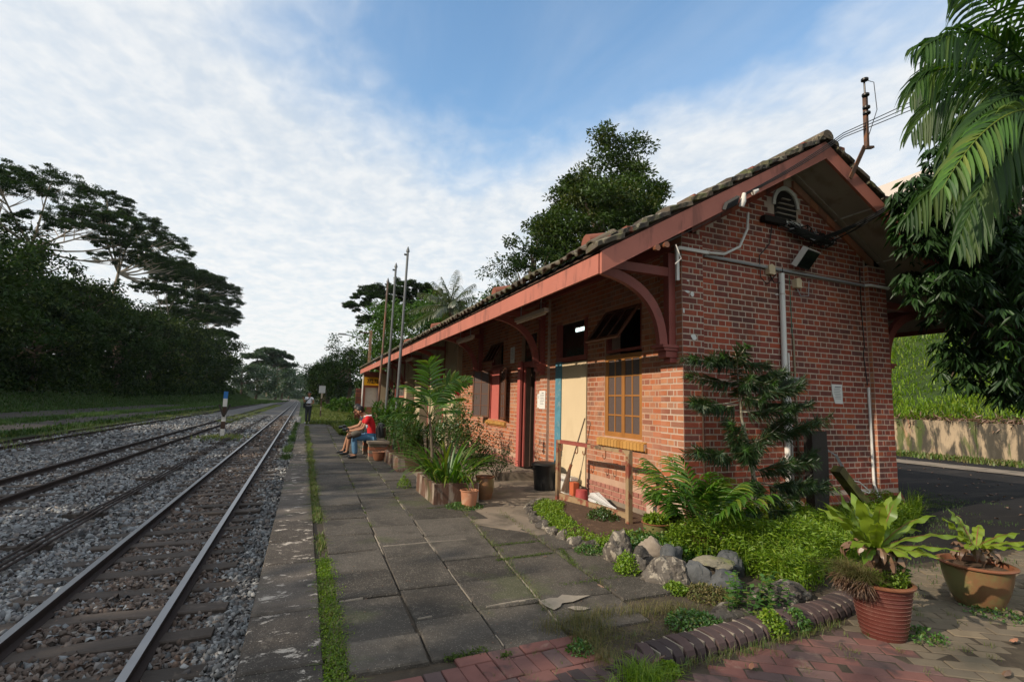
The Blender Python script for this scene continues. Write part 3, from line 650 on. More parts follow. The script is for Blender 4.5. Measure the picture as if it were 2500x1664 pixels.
# pale cement in a few joints
def joint(pts, w, z=-.004, m=None):
    g = G()
    for (a, b) in zip(pts, pts[1:]):
        n = max(2, int(math.dist(a, b) / .05))
        for i in range(n):
            p = Vector((*a, 0)).lerp(Vector((*b, 0)), i / n)
            if mnoise.noise(p * 1.6 + Vector((3, 1, w * 50))) < -.05: continue
            q = Vector((*a, 0)).lerp(Vector((*b, 0)), (i + 1) / n); ww = w * random.uniform(.45, 1.1) * (.5 + 1.6 * max(0, mnoise.noise(p * 1.6 + Vector((3, 1, w * 50))) + .05))
            d = (q - p).normalized() * .002; s = Vector((-d.y, d.x, 0)).normalized() * ww / 2; o = s * random.uniform(-.4, .4)
            g.add([(*(p - s + o).xy, z - .02), (*(p + s + o).xy, z - .02), (*(q + s + o).xy, z - .02), (*(q - s + o).xy, z - .02), (*(p - s * .7 + o).xy, z), (*(p + s * .7 + o).xy, z), (*(q + s * .7 + o).xy, z), (*(q - s * .7 + o).xy, z)],
                  [(4, 5, 6, 7), (0, 1, 5, 4), (1, 2, 6, 5), (2, 3, 7, 6), (3, 0, 4, 7)])
    return g.build('cement_joint', m or m_joint, plat)
joint([(jx(1, y), y) for y in np.arange(3, 20, .5)], .015)
joint([(jx(2, y), y) for y in np.arange(3, 16, .5)], .020)
joint([(jx(3, y) , y) for y in np.arange(3.2, 8, .4)], .016)
joint([(.33, 3.98), (.77, 4.02)], .02, .004); joint([(.8, 3.52), (1.2, 3.56), (1.72, 3.6)], .02, .004); joint([(.82, 5.28), (1.2, 5.3), (1.9, 5.3)], .018, .004)
# spilt cement patch
def patch(name, c, pts, z, m, parent):
    g = G(); V = [(c[0], c[1], z + .003)] + [(*p, z) for p in pts]; n = len(pts); g.add(V, [(0, i + 1, (i + 1) % n + 1) for i in range(n)]); return g.build(name, m, parent)
patch('cement_patch', (1.82, 3.5), [(1.70, 3.52), (1.70, 3.42), (1.73, 3.34), (1.80, 3.38), (1.84, 3.43), (1.93, 3.43), (2.03, 3.47), (2.12, 3.50), (2.0, 3.53), (1.92, 3.58), (1.87, 3.53), (1.8, 3.55)], .012, m_joint, plat)
patch('cement_patch', (1.90, 3.32), [(1.84, 3.35), (1.87, 3.29), (1.93, 3.27), (1.99, 3.29), (1.95, 3.33), (1.9, 3.36)], .012, m_joint, plat)
# bare concrete apron beside the building and the doorstep
g = G(); ap = [(2.05, 6.7), (2.75, 6.95), (3.05, 6.75), (3.4, 6.95), (4.15, 6.95), (4.15, 9.0), (3.3, 9.4), (2.6, 10.5), (2.1, 10.4), (2.0, 8.2)]
g.prism([(p[0], p[1]) for p in ap], 'z', -.06, .004); tag(g.build('concrete_apron', m_bare), kind='structure')
g = G(); g.prism([(1.95, 5.95), (2.45, 5.35), (2.62, 4.9), (2.66, 4.5), (2.88, 4.3), (2.8, 4.95), (2.72, 5.5), (2.78, 6.1), (3.02, 6.72), (2.7, 6.92), (2.1, 6.68)], 'z', -.06, .002); tag(g.build('concrete_path_edge', m_bare), kind='structure')
g = G(); g.prism([(3.35, 8.95), (4.16, 8.85), (4.16, 14.3), (3.3, 14.3), (3.2, 11.0), (3.15, 9.3)], 'z', -.02, .15); tag(g.build('doorstep', m_bare), kind='structure')
g = G(); g.box(2.1, 9.6, 14.3, 28.4, -.06, .06); g.box(4.2, 8.05, 4.9, 14.3, -.06, .1); tag(g.build('station_floor', m_bare), kind='structure')

# ---- clay pavers lower right: one paved area with every paver its own part
g = G(); g.box(.2, 9.0, -1.5, 3.35, -.16, -.045); pav = g.build('paved_path', m_earth, kind='structure')
def pmesh(L, W, m):
    g = G(); g.chbox([(-L / 2, -W / 2), (L / 2, -W / 2), (L / 2, W / 2), (-L / 2, W / 2)], .0, -.05, .005, 0.); me = g.mesh('paver'); me.materials.append(m); return me
pm = pmesh(.198, .097, m_paver); pmt = pmesh(.198, .097, m_paver_tan); pk = pmesh(.2, .072, m_kerb)
# upper strip next to the slabs: rows of red pavers, mixed stretcher and header
npv = 0
def place(me, x, y, rz, z=0.0, nm='paver'):
    global npv; npv += 1
    inst(me, nm, pav, (x, y, z + random.uniform(-.004, .004)), (random.gauss(0, .008), random.gauss(0, .008), rz + random.gauss(0, .012)))
a0 = math.radians(3)
for i, x in enumerate(np.arange(.38, 1.8, .204)):
    rowtop = 2.93 + .035 * (x - .4)
    if x > .95: place(pm, x, rowtop - .05, a0)
    if x > .6:
        place(pm, x - .05, rowtop - .205, a0 + PI / 2); place(pm, x + .052, rowtop - .205, a0 + PI / 2)
    else: place(pm, x, rowtop - .16, a0)
    place(pm, x + .06, rowtop - .36, a0); 
for i, x in enumerate(np.arange(.7, 1.66, .0775)): place(pk, x, 2.465 + .03 * x, a0 + PI / 2, nm='edging_brick')
for i, x in enumerate(np.arange(.3, 1.7, .204)):
    for k in range(3): place(pm, x + .1 * (k % 2), 2.30 - .102 * k, a0)
# lower right field: herringbone-like rows running away to the right
def kerb_y(x): return 2.46 + .085 * (x - 1.8) if x < 3.7 else 2.62 + .16 * (x - 3.7)
ca, sa = math.cos(math.radians(-33)), math.sin(math.radians(-33))
for r_ in range(-30, 60):
    for c_ in range(-30, 40):
        lx = c_ * .204 + (.102 if r_ % 2 else 0); ly = r_ * .103; x = 3.0 + lx * ca - ly * sa; y = 1.9 + lx * sa + ly * ca
        if x < 1.75 or x > 8.6 or y > 3.2 or y < .5: continue
        if y > kerb_y(x) - .06 and x < 3.75: continue
        if x >= 3.75 and y > 2.55 + (x - 3.75) * .42: continue
        if y < .38 * x + .30: continue       # outside the picture
        if npv > 560: continue
        place(pmt if (x > 3.55 + .25 * mnoise.noise(Vector((x, y, 0))) and y > 1.55) else pm, x, y, math.radians(-33), -.02)
# bullnosed kerb of dark bricks on edge
kb = thing('brick_kerb', 'raised kerb of dark bullnosed bricks on edge curving round the weed bed', 'kerb', (1.8, 2.5, -.02))
def bull(wd):
    g = G(); prof = [(-.11, -.09), (-.11, .055), (-.10, .085), (-.075, .105), (-.035, .118), (.035, .118), (.07, .108), (.09, .08), (.10, .05), (.10, -.09)]
    n = len(prof); e = .004
    V = [(-wd / 2 + e, p[0] * .97, p[1] * .97) for p in prof] + [(-wd / 2 + 2 * e, *p) for p in prof] + [(wd / 2 - 2 * e, *p) for p in prof] + [(wd / 2 - e, p[0] * .97, p[1] * .97) for p in prof]
    F = [tuple(range(n - 1, -1, -1)), tuple(range(3 * n, 4 * n))] + [(j * n + i, j * n + i + 1, (j + 1) * n + i + 1, (j + 1) * n + i) for j in range(3) for i in range(n - 1)]
    g.add(V, F, 0.); me = g.mesh('kerb_brick'); me.materials.append(m_kerb); return me
bm_ = bull(.078); x = 1.66; gj = G()
KP = [(1.60, 2.44), (1.75, 2.50), (1.9, 2.565), (2.4, 2.61), (3.1, 2.665), (3.6, 2.71), (4.1, 2.82), (4.6, 3.0)]
def kpt(s):
    for a, b in zip(KP, KP[1:]):
        L = math.dist(a, b)
        if s <= L: return a[0] + (b[0] - a[0]) * s / L, a[1] + (b[1] - a[1]) * s / L, math.atan2(b[1] - a[1], b[0] - a[0])
        s -= L
    return None
s_ = 0.0
while kpt(s_):
    x, y, an = kpt(s_); tz = 0 if s_ > .3 else -.05 + .12 * s_
    inst(bm_, 'kerb_brick', kb, (x, y, -.045 + tz + random.uniform(-.009, .006)), (random.gauss(0, .012), random.gauss(0, .012), an - .35 * (s_ < .35) + random.gauss(0, .03)), (random.uniform(.94, 1.03), 1, 1))
    if s_ > .3: M = Matrix.Translation((x + .043 * math.cos(an), y + .043 * math.sin(an), -.014)) @ Matrix.Rotation(an, 4, 'Z'); gj.obox(M, .011, .155, .15)
    s_ += .087
gj.build('mortar', m_joint, kb)

# ---- beds beside the building
def bed(name, poly, z, m, n=14):
    xs_ = [p[0] for p in poly]; ys_ = [p[1] for p in poly]; g = G()
    V = [(*p, z + .02 * mnoise.noise(Vector((*p, 0)))) for p in poly]; c = (sum(xs_) / len(xs_), sum(ys_) / len(ys_), z + .03)
    k = len(poly); g.add([c] + V, [(0, i + 1, (i + 1) % k + 1) for i in range(k)]); return g.build(name, m, kind='structure')
bed('weed_bed', [(2.0, 2.72), (2.5, 2.74), (3.6, 2.82), (4.3, 3.1), (5.2, 3.5), (7.5, 4.3), (9.2, 5.3), (8.1, 5.2), (7.8, 4.85), (4.2, 4.85), (4.2, 5.3), (3.9, 5.6), (3.1, 4.5), (2.7, 3.9), (2.5, 3.6), (1.95, 3.05), (1.75, 2.95), (1.7, 2.6)], -.035, m_earth)
bed('soil_bed', [(2.85, 4.5), (4.2, 5.2), (4.2, 6.95), (3.4, 6.9), (3.05, 6.62), (2.86, 6.1), (2.78, 5.3)], .035, m_soil)
# ---- asphalt yard, verge and retaining wall on the right
g = G(); g.add([(4.4, 2.6, -.052), (9, -4, -.052), (21.2, -10, -.052), (21.2, 32, -.052), (8.2, 32, -.052), (8.2, 5.2, -.052), (6, 4.3, -.052)], [(0, 1, 2, 3, 4, 5, 6)]); tag(g.build('asphalt_yard', m_asphalt), kind='structure')
g = G(); g.add([(17.3, -8, -.032), (18.6, -8, -.032), (18.0, 32, -.032), (16.6, 32, -.032)], [(0, 1, 2, 3)]); tag(g.build('pale_road_edge', m_bare), kind='structure')
t = thing('retaining_wall', 'low stained concrete retaining wall with black streaks below the grassy bank', 'wall', (21.2, 8, 0))
for k, y in enumerate(np.arange(-6, 32, 4.0)):
    g = G(); g.box(21.0, 21.5, y + .01, y + 3.99, -.1, 1.22 + .03 * (k % 3)); g.build('wall_panel', m_retain, t)

# =================================================================== STATION BUILDING
X0, X1, YG = 4.16, 8.05, 4.80
bld = thing('station_building', 'long low red brick railway station with salmon fascia boards and mossy tiled roof', 'station', (X0, YG, 0))
def roof_u(x): return 4.80 - .576 * abs(x - 6.1)      # underside of the roof at x
CH = .0755
class Wall:
    """bricks of one wall: list of (rect in s,z ; kind)"""
    def __init__(s): s.b = []
def bond(s0, s1, z0, z1, clip=None, holes=(), start='S', phase=0.0, zero=0.0):
    out = []; n0 = int(math.floor((z0 - zero) / CH)); n1 = int(math.ceil((z1 - zero) / CH))
    for n in range(n0, n1):
        za, zb = zero + n * CH + .0072, zero + (n + 1) * CH - .0072
        if za < z0 - .01 or zb > z1 + .02: continue
        stretch = (n % 2 == 0); L = .232 if stretch else .116
        s = s0 + phase - (0 if stretch else 0) ; cuts = []
        first = True
        while s < s1 - .02:
            l = L
            if first and not stretch: l = .116
            if not stretch and first is False and abs(s - s0 - .116) < .01: l = .058      # queen closer
            e = min(s + l, s1)
            if s1 - e < .04: e = s1
            cuts.append((s, e)); s = e; first = False
        for a, b in cuts:
            if b - a < .03: continue
            if clip and not clip((a + b) / 2, zb): continue
            seg = [(a, b)]
            for (h0, h1, hz0, hz1) in holes:
                if zb > hz0 + .01 and za < hz1 - .01:
                    ns = []
                    for p, q in seg:
                        if q <= h0 or p >= h1: ns.append((p, q)); continue
                        if p < h0 - .03: ns.append((p, h0))
                        if q > h1 + .03: ns.append((h1, q))
                    seg = ns
            out += [(p, q, za, zb) for p, q in seg]
    return out
camM = cam.matrix_world.inverted()
def scr(p):
    q = camM @ Vector(p); return (0, 0, 0) if q.z > -.1 else (q.x / -q.z, q.y / -q.z, -q.z)
def lay(bricks, axis, face, parent, m, n_ind, depth=.012, prot=.003, budget=None):
    """bricks on a wall face; the n_ind that show largest are objects, the rest one part"""
    def box8(a, b, za, zb):
        j = lambda k: random.uniform(-k, k)
        a += .0066 + j(.0018); b -= .0066 + j(.0018); za += j(.0015); zb += j(.0015); pr = prot + random.uniform(-.0015, .002)
        return a, b, za, zb, pr
    def area(b):
        s, z = (b[0] + b[1]) / 2, (b[2] + b[3]) / 2; p = (s, face, z) if axis == 'y' else (face, s, z); u, v, d = scr(p)
        if d <= 0 or abs(u) > 1.04 or abs(v) > .69: return 0
        return (b[1] - b[0]) / (d * d) * (1 if axis == 'y' else .5)
    order = sorted(bricks, key=area, reverse=True); ind = order[:n_ind]; rest = order[n_ind:]
    pool = {}
    for b in ind:
        a, e, za, zb, pr = box8(*b); key = round(e - a, 2)
        if key not in pool:
            g = G(); w = key / 2; h = .0315; c = .0025
            if axis == 'y': V = [(-w, 0, -h), (w, 0, -h), (w, 0, h), (-w, 0, h), (-w + c, -.01, -h + c), (w - c, -.01, -h + c), (w - c, -.01, h - c), (-w + c, -.01, h - c)]
            else: V = [(0, -w, -h), (0, w, -h), (0, w, h), (0, -w, h), (-.01, -w + c, -h + c), (-.01, w - c, -h + c), (-.01, w - c, h - c), (-.01, -w + c, h - c)]
            g.add(V, [(4, 5, 6, 7), (0, 1, 5, 4), (1, 2, 6, 5), (2, 3, 7, 6), (3, 0, 4, 7), (0, 3, 2, 1)], 0.); me = g.mesh('brick'); me.materials.append(m); pool[key] = me
        s, z = (a + e) / 2, (za + zb) / 2; off = .01 - pr
        inst(pool[key], 'brick', parent, (s, face + off, z) if axis == 'y' else (face + off, s, z), (0, 0, 0), (1, 1, (zb - za) / .0630))
    if rest:
        g = G()
        for b in rest:
            a, e, za, zb, pr = box8(*b); c = .0025
            if axis == 'y': V = [(a, face + .004, za), (e, face + .004, za), (e, face + .004, zb), (a, face + .004, zb), (a + c, face - pr, za + c), (e - c, face - pr, za + c), (e - c, face - pr, zb - c), (a + c, face - pr, zb - c)]
            else: V = [(face + .004, a, za), (face + .004, e, za), (face + .004, e, zb), (face + .004, a, zb), (face - pr, a + c, za + c), (face - pr, e - c, za + c), (face - pr, e - c, zb - c), (face - pr, a + c, zb - c)]
            g.add(V, [(4, 5, 6, 7), (0, 1, 5, 4), (1, 2, 6, 5), (2, 3, 7, 6), (3, 0, 4, 7)])
        g.build('brickwork', m, parent, kind='stuff')
# --- gable wall (mortar body + bricks)
YR = YG + .065                                          # recessed panel between the pilasters
g = G()
g.prism([(X0 + .30, -.1), (X1 - .36, -.1), (X1 - .36, roof_u(X1 - .36) + .02), (6.1, 4.82), (X0 + .30, roof_u(X0 + .3) + .02)], 'y', YR, YR + .3)
gable = g.build('gable_wall', m_mortar, bld)
ZT = 3.33
B = bond(X0 + .34, X1 - .40, .32, 4.8, clip=lambda s, z: z < roof_u(s) - .12)
vent = lambda s, z: (s - 6.05) ** 2 + (z - 4.28) ** 2 < .30 ** 2
B = [b for b in B if not vent((b[0] + b[1]) / 2, (b[2] + b[3]) / 2) or abs((b[2] + b[3]) / 2 - 4.28) > .3]
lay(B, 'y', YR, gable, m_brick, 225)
# pilasters at both corners
for nm, a, b, cnt in (('corner_pilaster', X0, X0 + .34, 40), ('corner_pilaster', X1 - .40, X1, 34)):
    g = G(); g.box(a + .004, b - .004, YG + .004, YG + .415, -.1, 3.6 if a < 5 else 3.64); p = g.build(nm, m_mortar, bld)
    lay(bond(a, b, .32, 3.62), 'y', YG + .004, p, m_brick, cnt)
    # reveal facing the tracks, its sunlight put into the lighter brick colour
    if a > 5: lay(bond(YG, YR, .32, 3.6), 'x', a + .004, p, m_brick_sunlit, 0)
# projecting plinth with sloped top
g = G(); g.prism([(YG - .045, -.1), (YG - .045, .235), (YG + .004, .315), (YG + .3, .315), (YG + .3, -.1)], 'x', X0 - .045, X0 + .34); g.prism([(YG - .045, -.1), (YG - .045, .235), (YG + .004, .315), (YG + .3, .315), (YG + .3, -.1)], 'x', X1 - .40, X1 + .045)
g.prism([(YR - .05, -.1), (YR - .05, .235), (YR + .004, .315), (YR + .3, .315), (YR + .3, -.1)], 'x', X0 + .341, X1 - .401)
pln = g.build('plinth', m_mortar, bld)
for a_, b_, yy, mm in ((X0 - .045, X0 + .34, YG, m_pink_base), (X0 + .345, X1 - .405, YR, m_brick), (X1 - .40, X1 + .045, YG, m_brick)):
    xx = a_
    while xx < b_ - .04:
        xe_ = min(xx + .115, b_); q_ = [(yy - .049, .236), (yy + .0, .319), (yy + .03, .322), (yy + .0, .24)] if yy == YR else [(yy - .049, .236), (yy - .001, .319), (yy + .03, .322), (yy + .0, .24)]
        if xe_ - xx > .03: g = G(); g.prism(q_, 'x', xx + .004, xe_ - .004); g.build('plinth_brick', mm, pln)
        xx = xe_
lay(bond(X0 + .35, X1 - .41, 0, .232), 'y', YR - .05, pln, m_brick, 0)
lay(bond(X0 - .04, X0 + .34, 0, .232), 'y', YG - .045, pln, m_pink_base, 0)
lay(bond(X1 - .4, X1 + .04, 0, .232), 'y', YG - .045, pln, m_brick, 0)
# stone-coloured moulding course where the gable triangle begins + raked terracotta course
g = G(); g.box(X0 + .345, X1 - .405, YR - .016, YR + .01, 3.345, 3.375); g.build('string_course', m_brick, bld)
for sgn in (-1, 1):
    for i in range(13):
        d0 = .10 + i * .165; d1 = d0 + .157; xa = 6.1 + sgn * d0; xb = 6.1 + sgn * d1
        if abs(xb - 6.1) > 1.9: break
        za, zb = roof_u(xa) - .05, roof_u(xb) - .05; g = G()
        g.prism([(xa, za - .115), (xb, zb - .115), (xb, zb), (xa, za)], 'y', YR - .035, YR + .01); g.build('raked_tile', m_brick_sunlit if sgn > 0 else m_brick, gable)  # right rake gets the sunlit brick colour, left rake the darker one
# arched vent
t = G()
for k in range(12):
    a, b = PI * k / 12, PI * (k + 1) / 12; q = [(6.05 + r_ * math.cos(w), 4.28 + r_ * math.sin(w) * 1.15) for r_, w in ((.21, a), (.26, a), (.26, b), (.21, b))]; t.prism(q, 'y', YR - .03, YR + .01)
vn = t.build('arched_vent', m_white, bld)
g = G(); g.prism([(6.05 + .21 * math.cos(PI * k / 14), 4.28 + .21 * 1.15 * math.sin(PI * k / 14)) for k in range(15)] + [(5.84, 4.05), (6.26, 4.05)][::1], 'y', YR - .008, YR + .008); g.build('opening', m_dark, vn)
for k in range(5):
    g = G(); w = .2 * math.cos(math.asin(max(0, min(.95, (.0 + k * .055) / .24)))) if k > 0 else .2
    g.beam((6.05 - w, YR - .02, 4.09 + k * .075), (6.05 + w, YR - .02, 4.09 + k * .075), .035, .012); g.build('louvre', m_soffit, vn)
g = G(); g.box(5.78, 6.32, YR - .06, YR + .01, 4.02, 4.06); g.build('sill', m_white, vn)
g = G(); g.box(5.55, 5.95, YR - .10, YR - .02, 3.98, 4.06); g.build('dark_bracket', m_dark, vn)

# --- track-side wall
XT = X0 + .06; ZE = 3.66
holes = [(5.68, 6.60, 1.00, 2.88), (7.12, 8.20, 0.1, 2.88), (9.10, 9.86, .1, 2.88), (10.95, 11.80, 1.05, 2.88)]
g = G()
def wallx(g, y0, y1, z0, z1): g.box(XT, XT + .28, y0, y1, z0, z1)
ys_ = [4.9, 5.68, 6.60, 7.12, 8.20, 9.10, 9.86, 10.95, 11.80, 14.3]
for i in range(0, len(ys_) - 1):
    a, b = ys_[i], ys_[i + 1]; h = [h for h in holes if abs(h[0] - a) < .01]
    if h: wallx(g, a, b, -.1, h[0][2]) if h[0][2] > .2 else None; wallx(g, a, b, h[0][3], ZE)
    else: wallx(g, a, b, -.1, ZE)
tw = g.build('track_side_wall', m_mortar_faded, bld)
TB = bond(5.22, 8.48, .32, 3.55, holes=holes) + bond(8.80, 14.3, .32, 3.4, holes=holes)
lay(TB, 'x', XT, tw, m_brick_sunlit, 210)
lay([b for b in bond(5.22, 7.10, 0, .32)] + bond(8.22, 9.08, .16, .32) + bond(9.9, 14.3, .16, .32), 'x', XT - .012, tw, m_pink_base, 0)
for a, b in ((YG, 5.22), (8.48, 8.80)):
    g = G(); g.box(X0 + .004, X0 + .3, a + .504 if a < 5 else a + .004, b + .3 if a < 5 else b - .004, -.1, 3.6 if a > 5 else .2); p = g.build('pilaster', m_mortar, bld)
    lay(bond(a, b, .32, 3.55), 'x', X0 + .004, p, m_brick_sunlit, 44 if a < 5 else 20)
g = G(); g.prism([(X0 - .045, -.1), (X0 - .045, .235), (X0 + .004, .315), (X0 + .2, .315), (X0 + .2, -.1)], 'y', YG - .04, 5.24)
g2 = []; 
V0 = [(x_, z_) for x_, z_ in ((X0 - .045, -.1), (X0 - .045, .235), (X0 + .004, .315), (X0 + .2, .315), (X0 + .2, -.1))]
g = G(); n = 5; V = [(x_, YG - .04, z_) for x_, z_ in V0] + [(x_, 5.24, z_) for x_, z_ in V0]
g.add(V, [(0, 1, 2, 3, 4), (9, 8, 7, 6, 5)] + [(i, i + 5, (i + 1) % 5 + 5, (i + 1) % 5) for i in range(5)]); g.build('painted_plinth', m_pink_base, bld)
# room behind, so that openings are dark
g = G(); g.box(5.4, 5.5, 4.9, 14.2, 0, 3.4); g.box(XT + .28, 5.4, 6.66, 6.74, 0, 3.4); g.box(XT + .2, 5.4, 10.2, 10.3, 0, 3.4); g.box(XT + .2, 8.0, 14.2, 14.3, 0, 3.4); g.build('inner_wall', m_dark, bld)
g = G(); g.box(X1 - .2, X1, 5.1, 28.3, -.1, 3.6); g.build('rear_wall', m_brick, bld)
# windows ------------------------------------------------------------
def sash(parent, O, ex, ez, w, h, cols, rows, fm, gm, ft=.028, name='casement'):
    """casement: O lower corner, ex along width, ez up (unit vectors)"""
    ex = Vector(ex).normalized(); ez = Vector(ez).normalized(); ny = ex.cross(ez); O = Vector(O); g = G()
    def bar(s0, s1, t0, t1, d):
        P = [O + ex * a + ez * b + ny * c for c in (-d / 2, d / 2) for a, b in ((s0, t0), (s1, t0), (s1, t1), (s0, t1))]
        g.add(P, [(0, 3, 2, 1), (4, 5, 6, 7), (0, 1, 5, 4), (1, 2, 6, 5), (2, 3, 7, 6), (3, 0, 4, 7)])
    bar(0, ft * 1.3, 0, h, .036); bar(w - ft * 1.3, w, 0, h, .036); bar(ft * 1.3, w - ft * 1.3, 0, ft * 1.4, .034); bar(ft * 1.3, w - ft * 1.3, h - ft * 1.4, h, .034)
    for c in range(1, cols): x = w * c / cols; bar(x - ft / 2.6, x + ft / 2.6, ft * 1.4, h - ft * 1.4, .026)
    for r in range(1, rows): z = h * r / rows; bar(ft * 1.3, w - ft * 1.3, z - ft / 2.6, z + ft / 2.6, .022)
    o = g.build(name, fm, parent)
    for c in range(cols):
        for r in range(rows):
            q = G(); a0, a1 = w * c / cols + .008, w * (c + 1) / cols - .008; b0, b1 = h * r / rows + .008, h * (r + 1) / rows - .008; tl = random.uniform(-.002, .002)
            q.add([O + ex * a0 + ez * b0 + ny * (-.003), O + ex * a1 + ez * b0 + ny * (-.003), O + ex * a1 + ez * b1 + ny * (-.003 + tl), O + ex * a0 + ez * b1 + ny * (-.003 + tl),
                   O + ex * a0 + ez * b0 + ny * .002, O + ex * a1 + ez * b0 + ny * .002, O + ex * a1 + ez * b1 + ny * (.002 + tl), O + ex * a0 + ez * b1 + ny * (.002 + tl)],
                  [(0, 3, 2, 1), (4, 5, 6, 7), (0, 1, 5, 4), (1, 2, 6, 5), (2, 3, 7, 6), (3, 0, 4, 7)])
            q.build('pane', gm, o)
    return o
g = G(); Y_ = 5.68
for (a, b, c, d) in ((5.68, 5.715, 1.0, 2.20), (6.565, 6.6, 1.0, 2.20), (5.715, 6.565, 2.165, 2.20), (5.715, 6.565, 1.0, 1.03)): g.box(XT + .01, XT + .09, a, b, c, d)
w1 = g.build('window_frame', m_frame, bld)
sash(w1, (XT + .03, 6.565, 1.03), (0, -1, 0), (0, 0, 1), .424, 1.135, 2, 4, m_frame, m_glass)
sash(w1, (XT + .03, 6.139, 1.03), (0, -1, 0), (0, 0, 1), .424, 1.135, 2, 4, m_frame, m_glass)
# glazed brick sill
g = G(); g.box(X0 + .03, XT + .1, 5.56, 6.74, .845, .90); sill = g.build('window_sill', m_frame, bld)
for k in range(15):
    y = 5.575 + k * .0775; g = G(); g.prism([(X0 + .0, .86), (X0 + .0, .955), (XT + .06, 1.0), (XT + .06, .86)], 'y', y, y + .069); g.build('sill_brick', m_glazed, sill)
g = G(); g.box(X0 + .012, XT + .05, 5.57, 6.735, .865, .95); g.build('sill_mortar', m_mortar, sill)
# fanlight above, flap pushed open at the bottom
def flap(y0, y1, z0, z1, out, cols=3):
    g = G(); fr = .04
    for (a, b, c, d) in ((y0, y0 + fr, z0, z1), (y1 - fr, y1, z0, z1), (y0 + fr, y1 - fr, z1 - fr, z1), (y0 + fr, y1 - fr, z0, z0 + fr)): g.box(XT + .02, XT + .1, a, b, c, d)
    f = g.build('fanlight_frame', m_redwood, bld)
    h = z1 - z0 - .04; zb = math.sqrt(max(.01, h * h - out * out)); ez = Vector((out, 0, zb)).normalized()
    sash(f, (XT - out, y1 - .03, z1 - .02 - zb), (0, -1, 0), ez, y1 - y0 - .06, h, cols, 1, m_brownwood, m_glassdark, .03, 'flap')
flap(5.70, 6.60, 2.24, 2.88, .36)
flap(10.95, 11.80, 2.30, 2.86, .25)
# door closed off with a cream board, blue jamb
g = G(); g.box(X0 + .05, X0 + .09, 7.14, 7.98, .16, 2.17); g.build('cream_board', m_cream, bld)
g = G(); g.box(X0 + .03, XT + .1, 7.985, 8.2, .02, 2.2); g.build('door_jamb', m_blue, bld)
g = G(); g.box(XT - .02, XT + .1, 7.12, 8.2, 2.19, 2.27); g.box(XT - .02, XT + .1, 7.12, 7.2, 2.27, 2.88); g.box(XT - .02, XT + .1, 8.08, 8.2, 2.27, 2.88); fl = g.build('transom_frame', m_redwood, bld)
g = G(); g.box(XT + .05, XT + .06, 7.2, 8.08, 2.27, 2.88); g.build('pane', m_glassdark, fl)
g = G(); g.box(X0 + .02, XT + .12, 7.10, 8.22, -.02, .15); g.build('threshold', m_bare, bld)
# lit strip lamp seen through the transom
lt = thing('strip_light', 'small lit strip light shining behind the dark transom above the cream board', 'light', (XT + .035, 7.5, 2.72))
g = G(); g.box(XT + .03, XT + .046, 7.24, 7.60, 2.755, 2.775); g.build('housing', m_white, lt)
for k in range(5): g = G(); g.box(XT + .032, XT + .044, 7.255 + k * .07, 7.30 + k * .07, 2.695, 2.752); g.build('diffuser', m_lamp, lt)
# open doorway with pink frame, panelled leaf inside
g = G(); g.box(X0 - .02, X0 + .03, 9.72, 9.86, .15, 2.32); df = g.build('door_frame', m_pinkframe, bld)
g = G(); g.box(X0 + .03, X0 + .075, 9.80, 9.86, .15, 2.32); g.box(XT - .01, XT + .12, 9.16, 9.72, 2.20, 2.30); g.box(XT, XT + .12, 9.10, 9.15, .15, 2.32); g.build('door_lining', m_redwood, df)
g = G(); g.box(X0 + .075, X0 + .11, 9.70, 9.86, .15, 2.30); g.build('door_stop', m_pinkframe, df)
g = G(); g.box(XT + .16, XT + .8, 9.66, 9.70, .16, 2.2); dl = g.build('door', m_darkwood, bld)
for z in (.3, 1.3): g = G(); g.box(XT + .24, XT + .7, 9.645, 9.661, z, z + .75); g.build('door_panel', m_darkwood, dl)
g = G(); g.box(XT + .05, XT + .06, 9.16, 9.78, 2.3, 2.88); g.build('transom_pane', m_glassdark, bld)
# second window, both casements swung out
g = G(); g.box(XT, XT + .1, 10.95, 11.0, 1.05, 2.28); g.box(XT, XT + .1, 11.75, 11.80, 1.05, 2.28); g.box(XT, XT + .1, 11.0, 11.75, 2.22, 2.28); w2 = g.build('window_frame', m_redwood, bld)
g = G(); g.box(XT + .03, XT + .05, 11.25, 11.75, 1.05, 2.22); g.build('curtain', m_pinkframe, w2)
sash(w2, (XT - .015, 10.98, 1.08), (-.20, -.98, 0), (0, 0, 1), .56, 1.14, 2, 4, m_brownwood, m_glass)
sash(w2, (XT - .01, 11.79, 1.08), (-.62, .78, 0), (0, 0, 1), .50, 1.14, 2, 4, m_brownwood, m_glass)
g = G(); g.box(X0 + .03, XT + .1, 10.6, 11.95, .90, .94); s2 = g.build('window_sill', m_frame, bld)
for k in range(17): y = 10.62 + k * .0775; g = G(); g.prism([(X0, .94), (X0, 1.0), (XT + .06, 1.04), (XT + .06, .94)], 'y', y, y + .069); g.build('sill_brick', m_glazed, s2)
# plastered bays beyond
g = G()
for a, b in ((14.3, 15.7), (17.0, 17.8), (19.3, 20.4), (22.2, 22.7)): g.box(XT - .15, XT + .15, a, b, -.1, 3.6)
for a, b in ((15.7, 17.0), (17.8, 19.3), (20.4, 22.2), (22.7, 28.2)): g.box(XT - .1, XT + .12, a, b, 2.35, 3.6); g.box(XT - .1, XT + .12, a, b, -.1, .5)
g.build('plastered_wall', m_plaster, bld)
g = G(); g.box(6.0, 6.1, 15, 28, 0, 3.4); g.build('waiting_room_wall', m_darkwood, bld)
for a in (15.75, 17.85, 20.45, 22.75, 25.2):
    g = G(); g.box(XT - .14, XT + .0, a, a + .14, .0, 3.2); g.build('timber_post', m_redwood, bld)
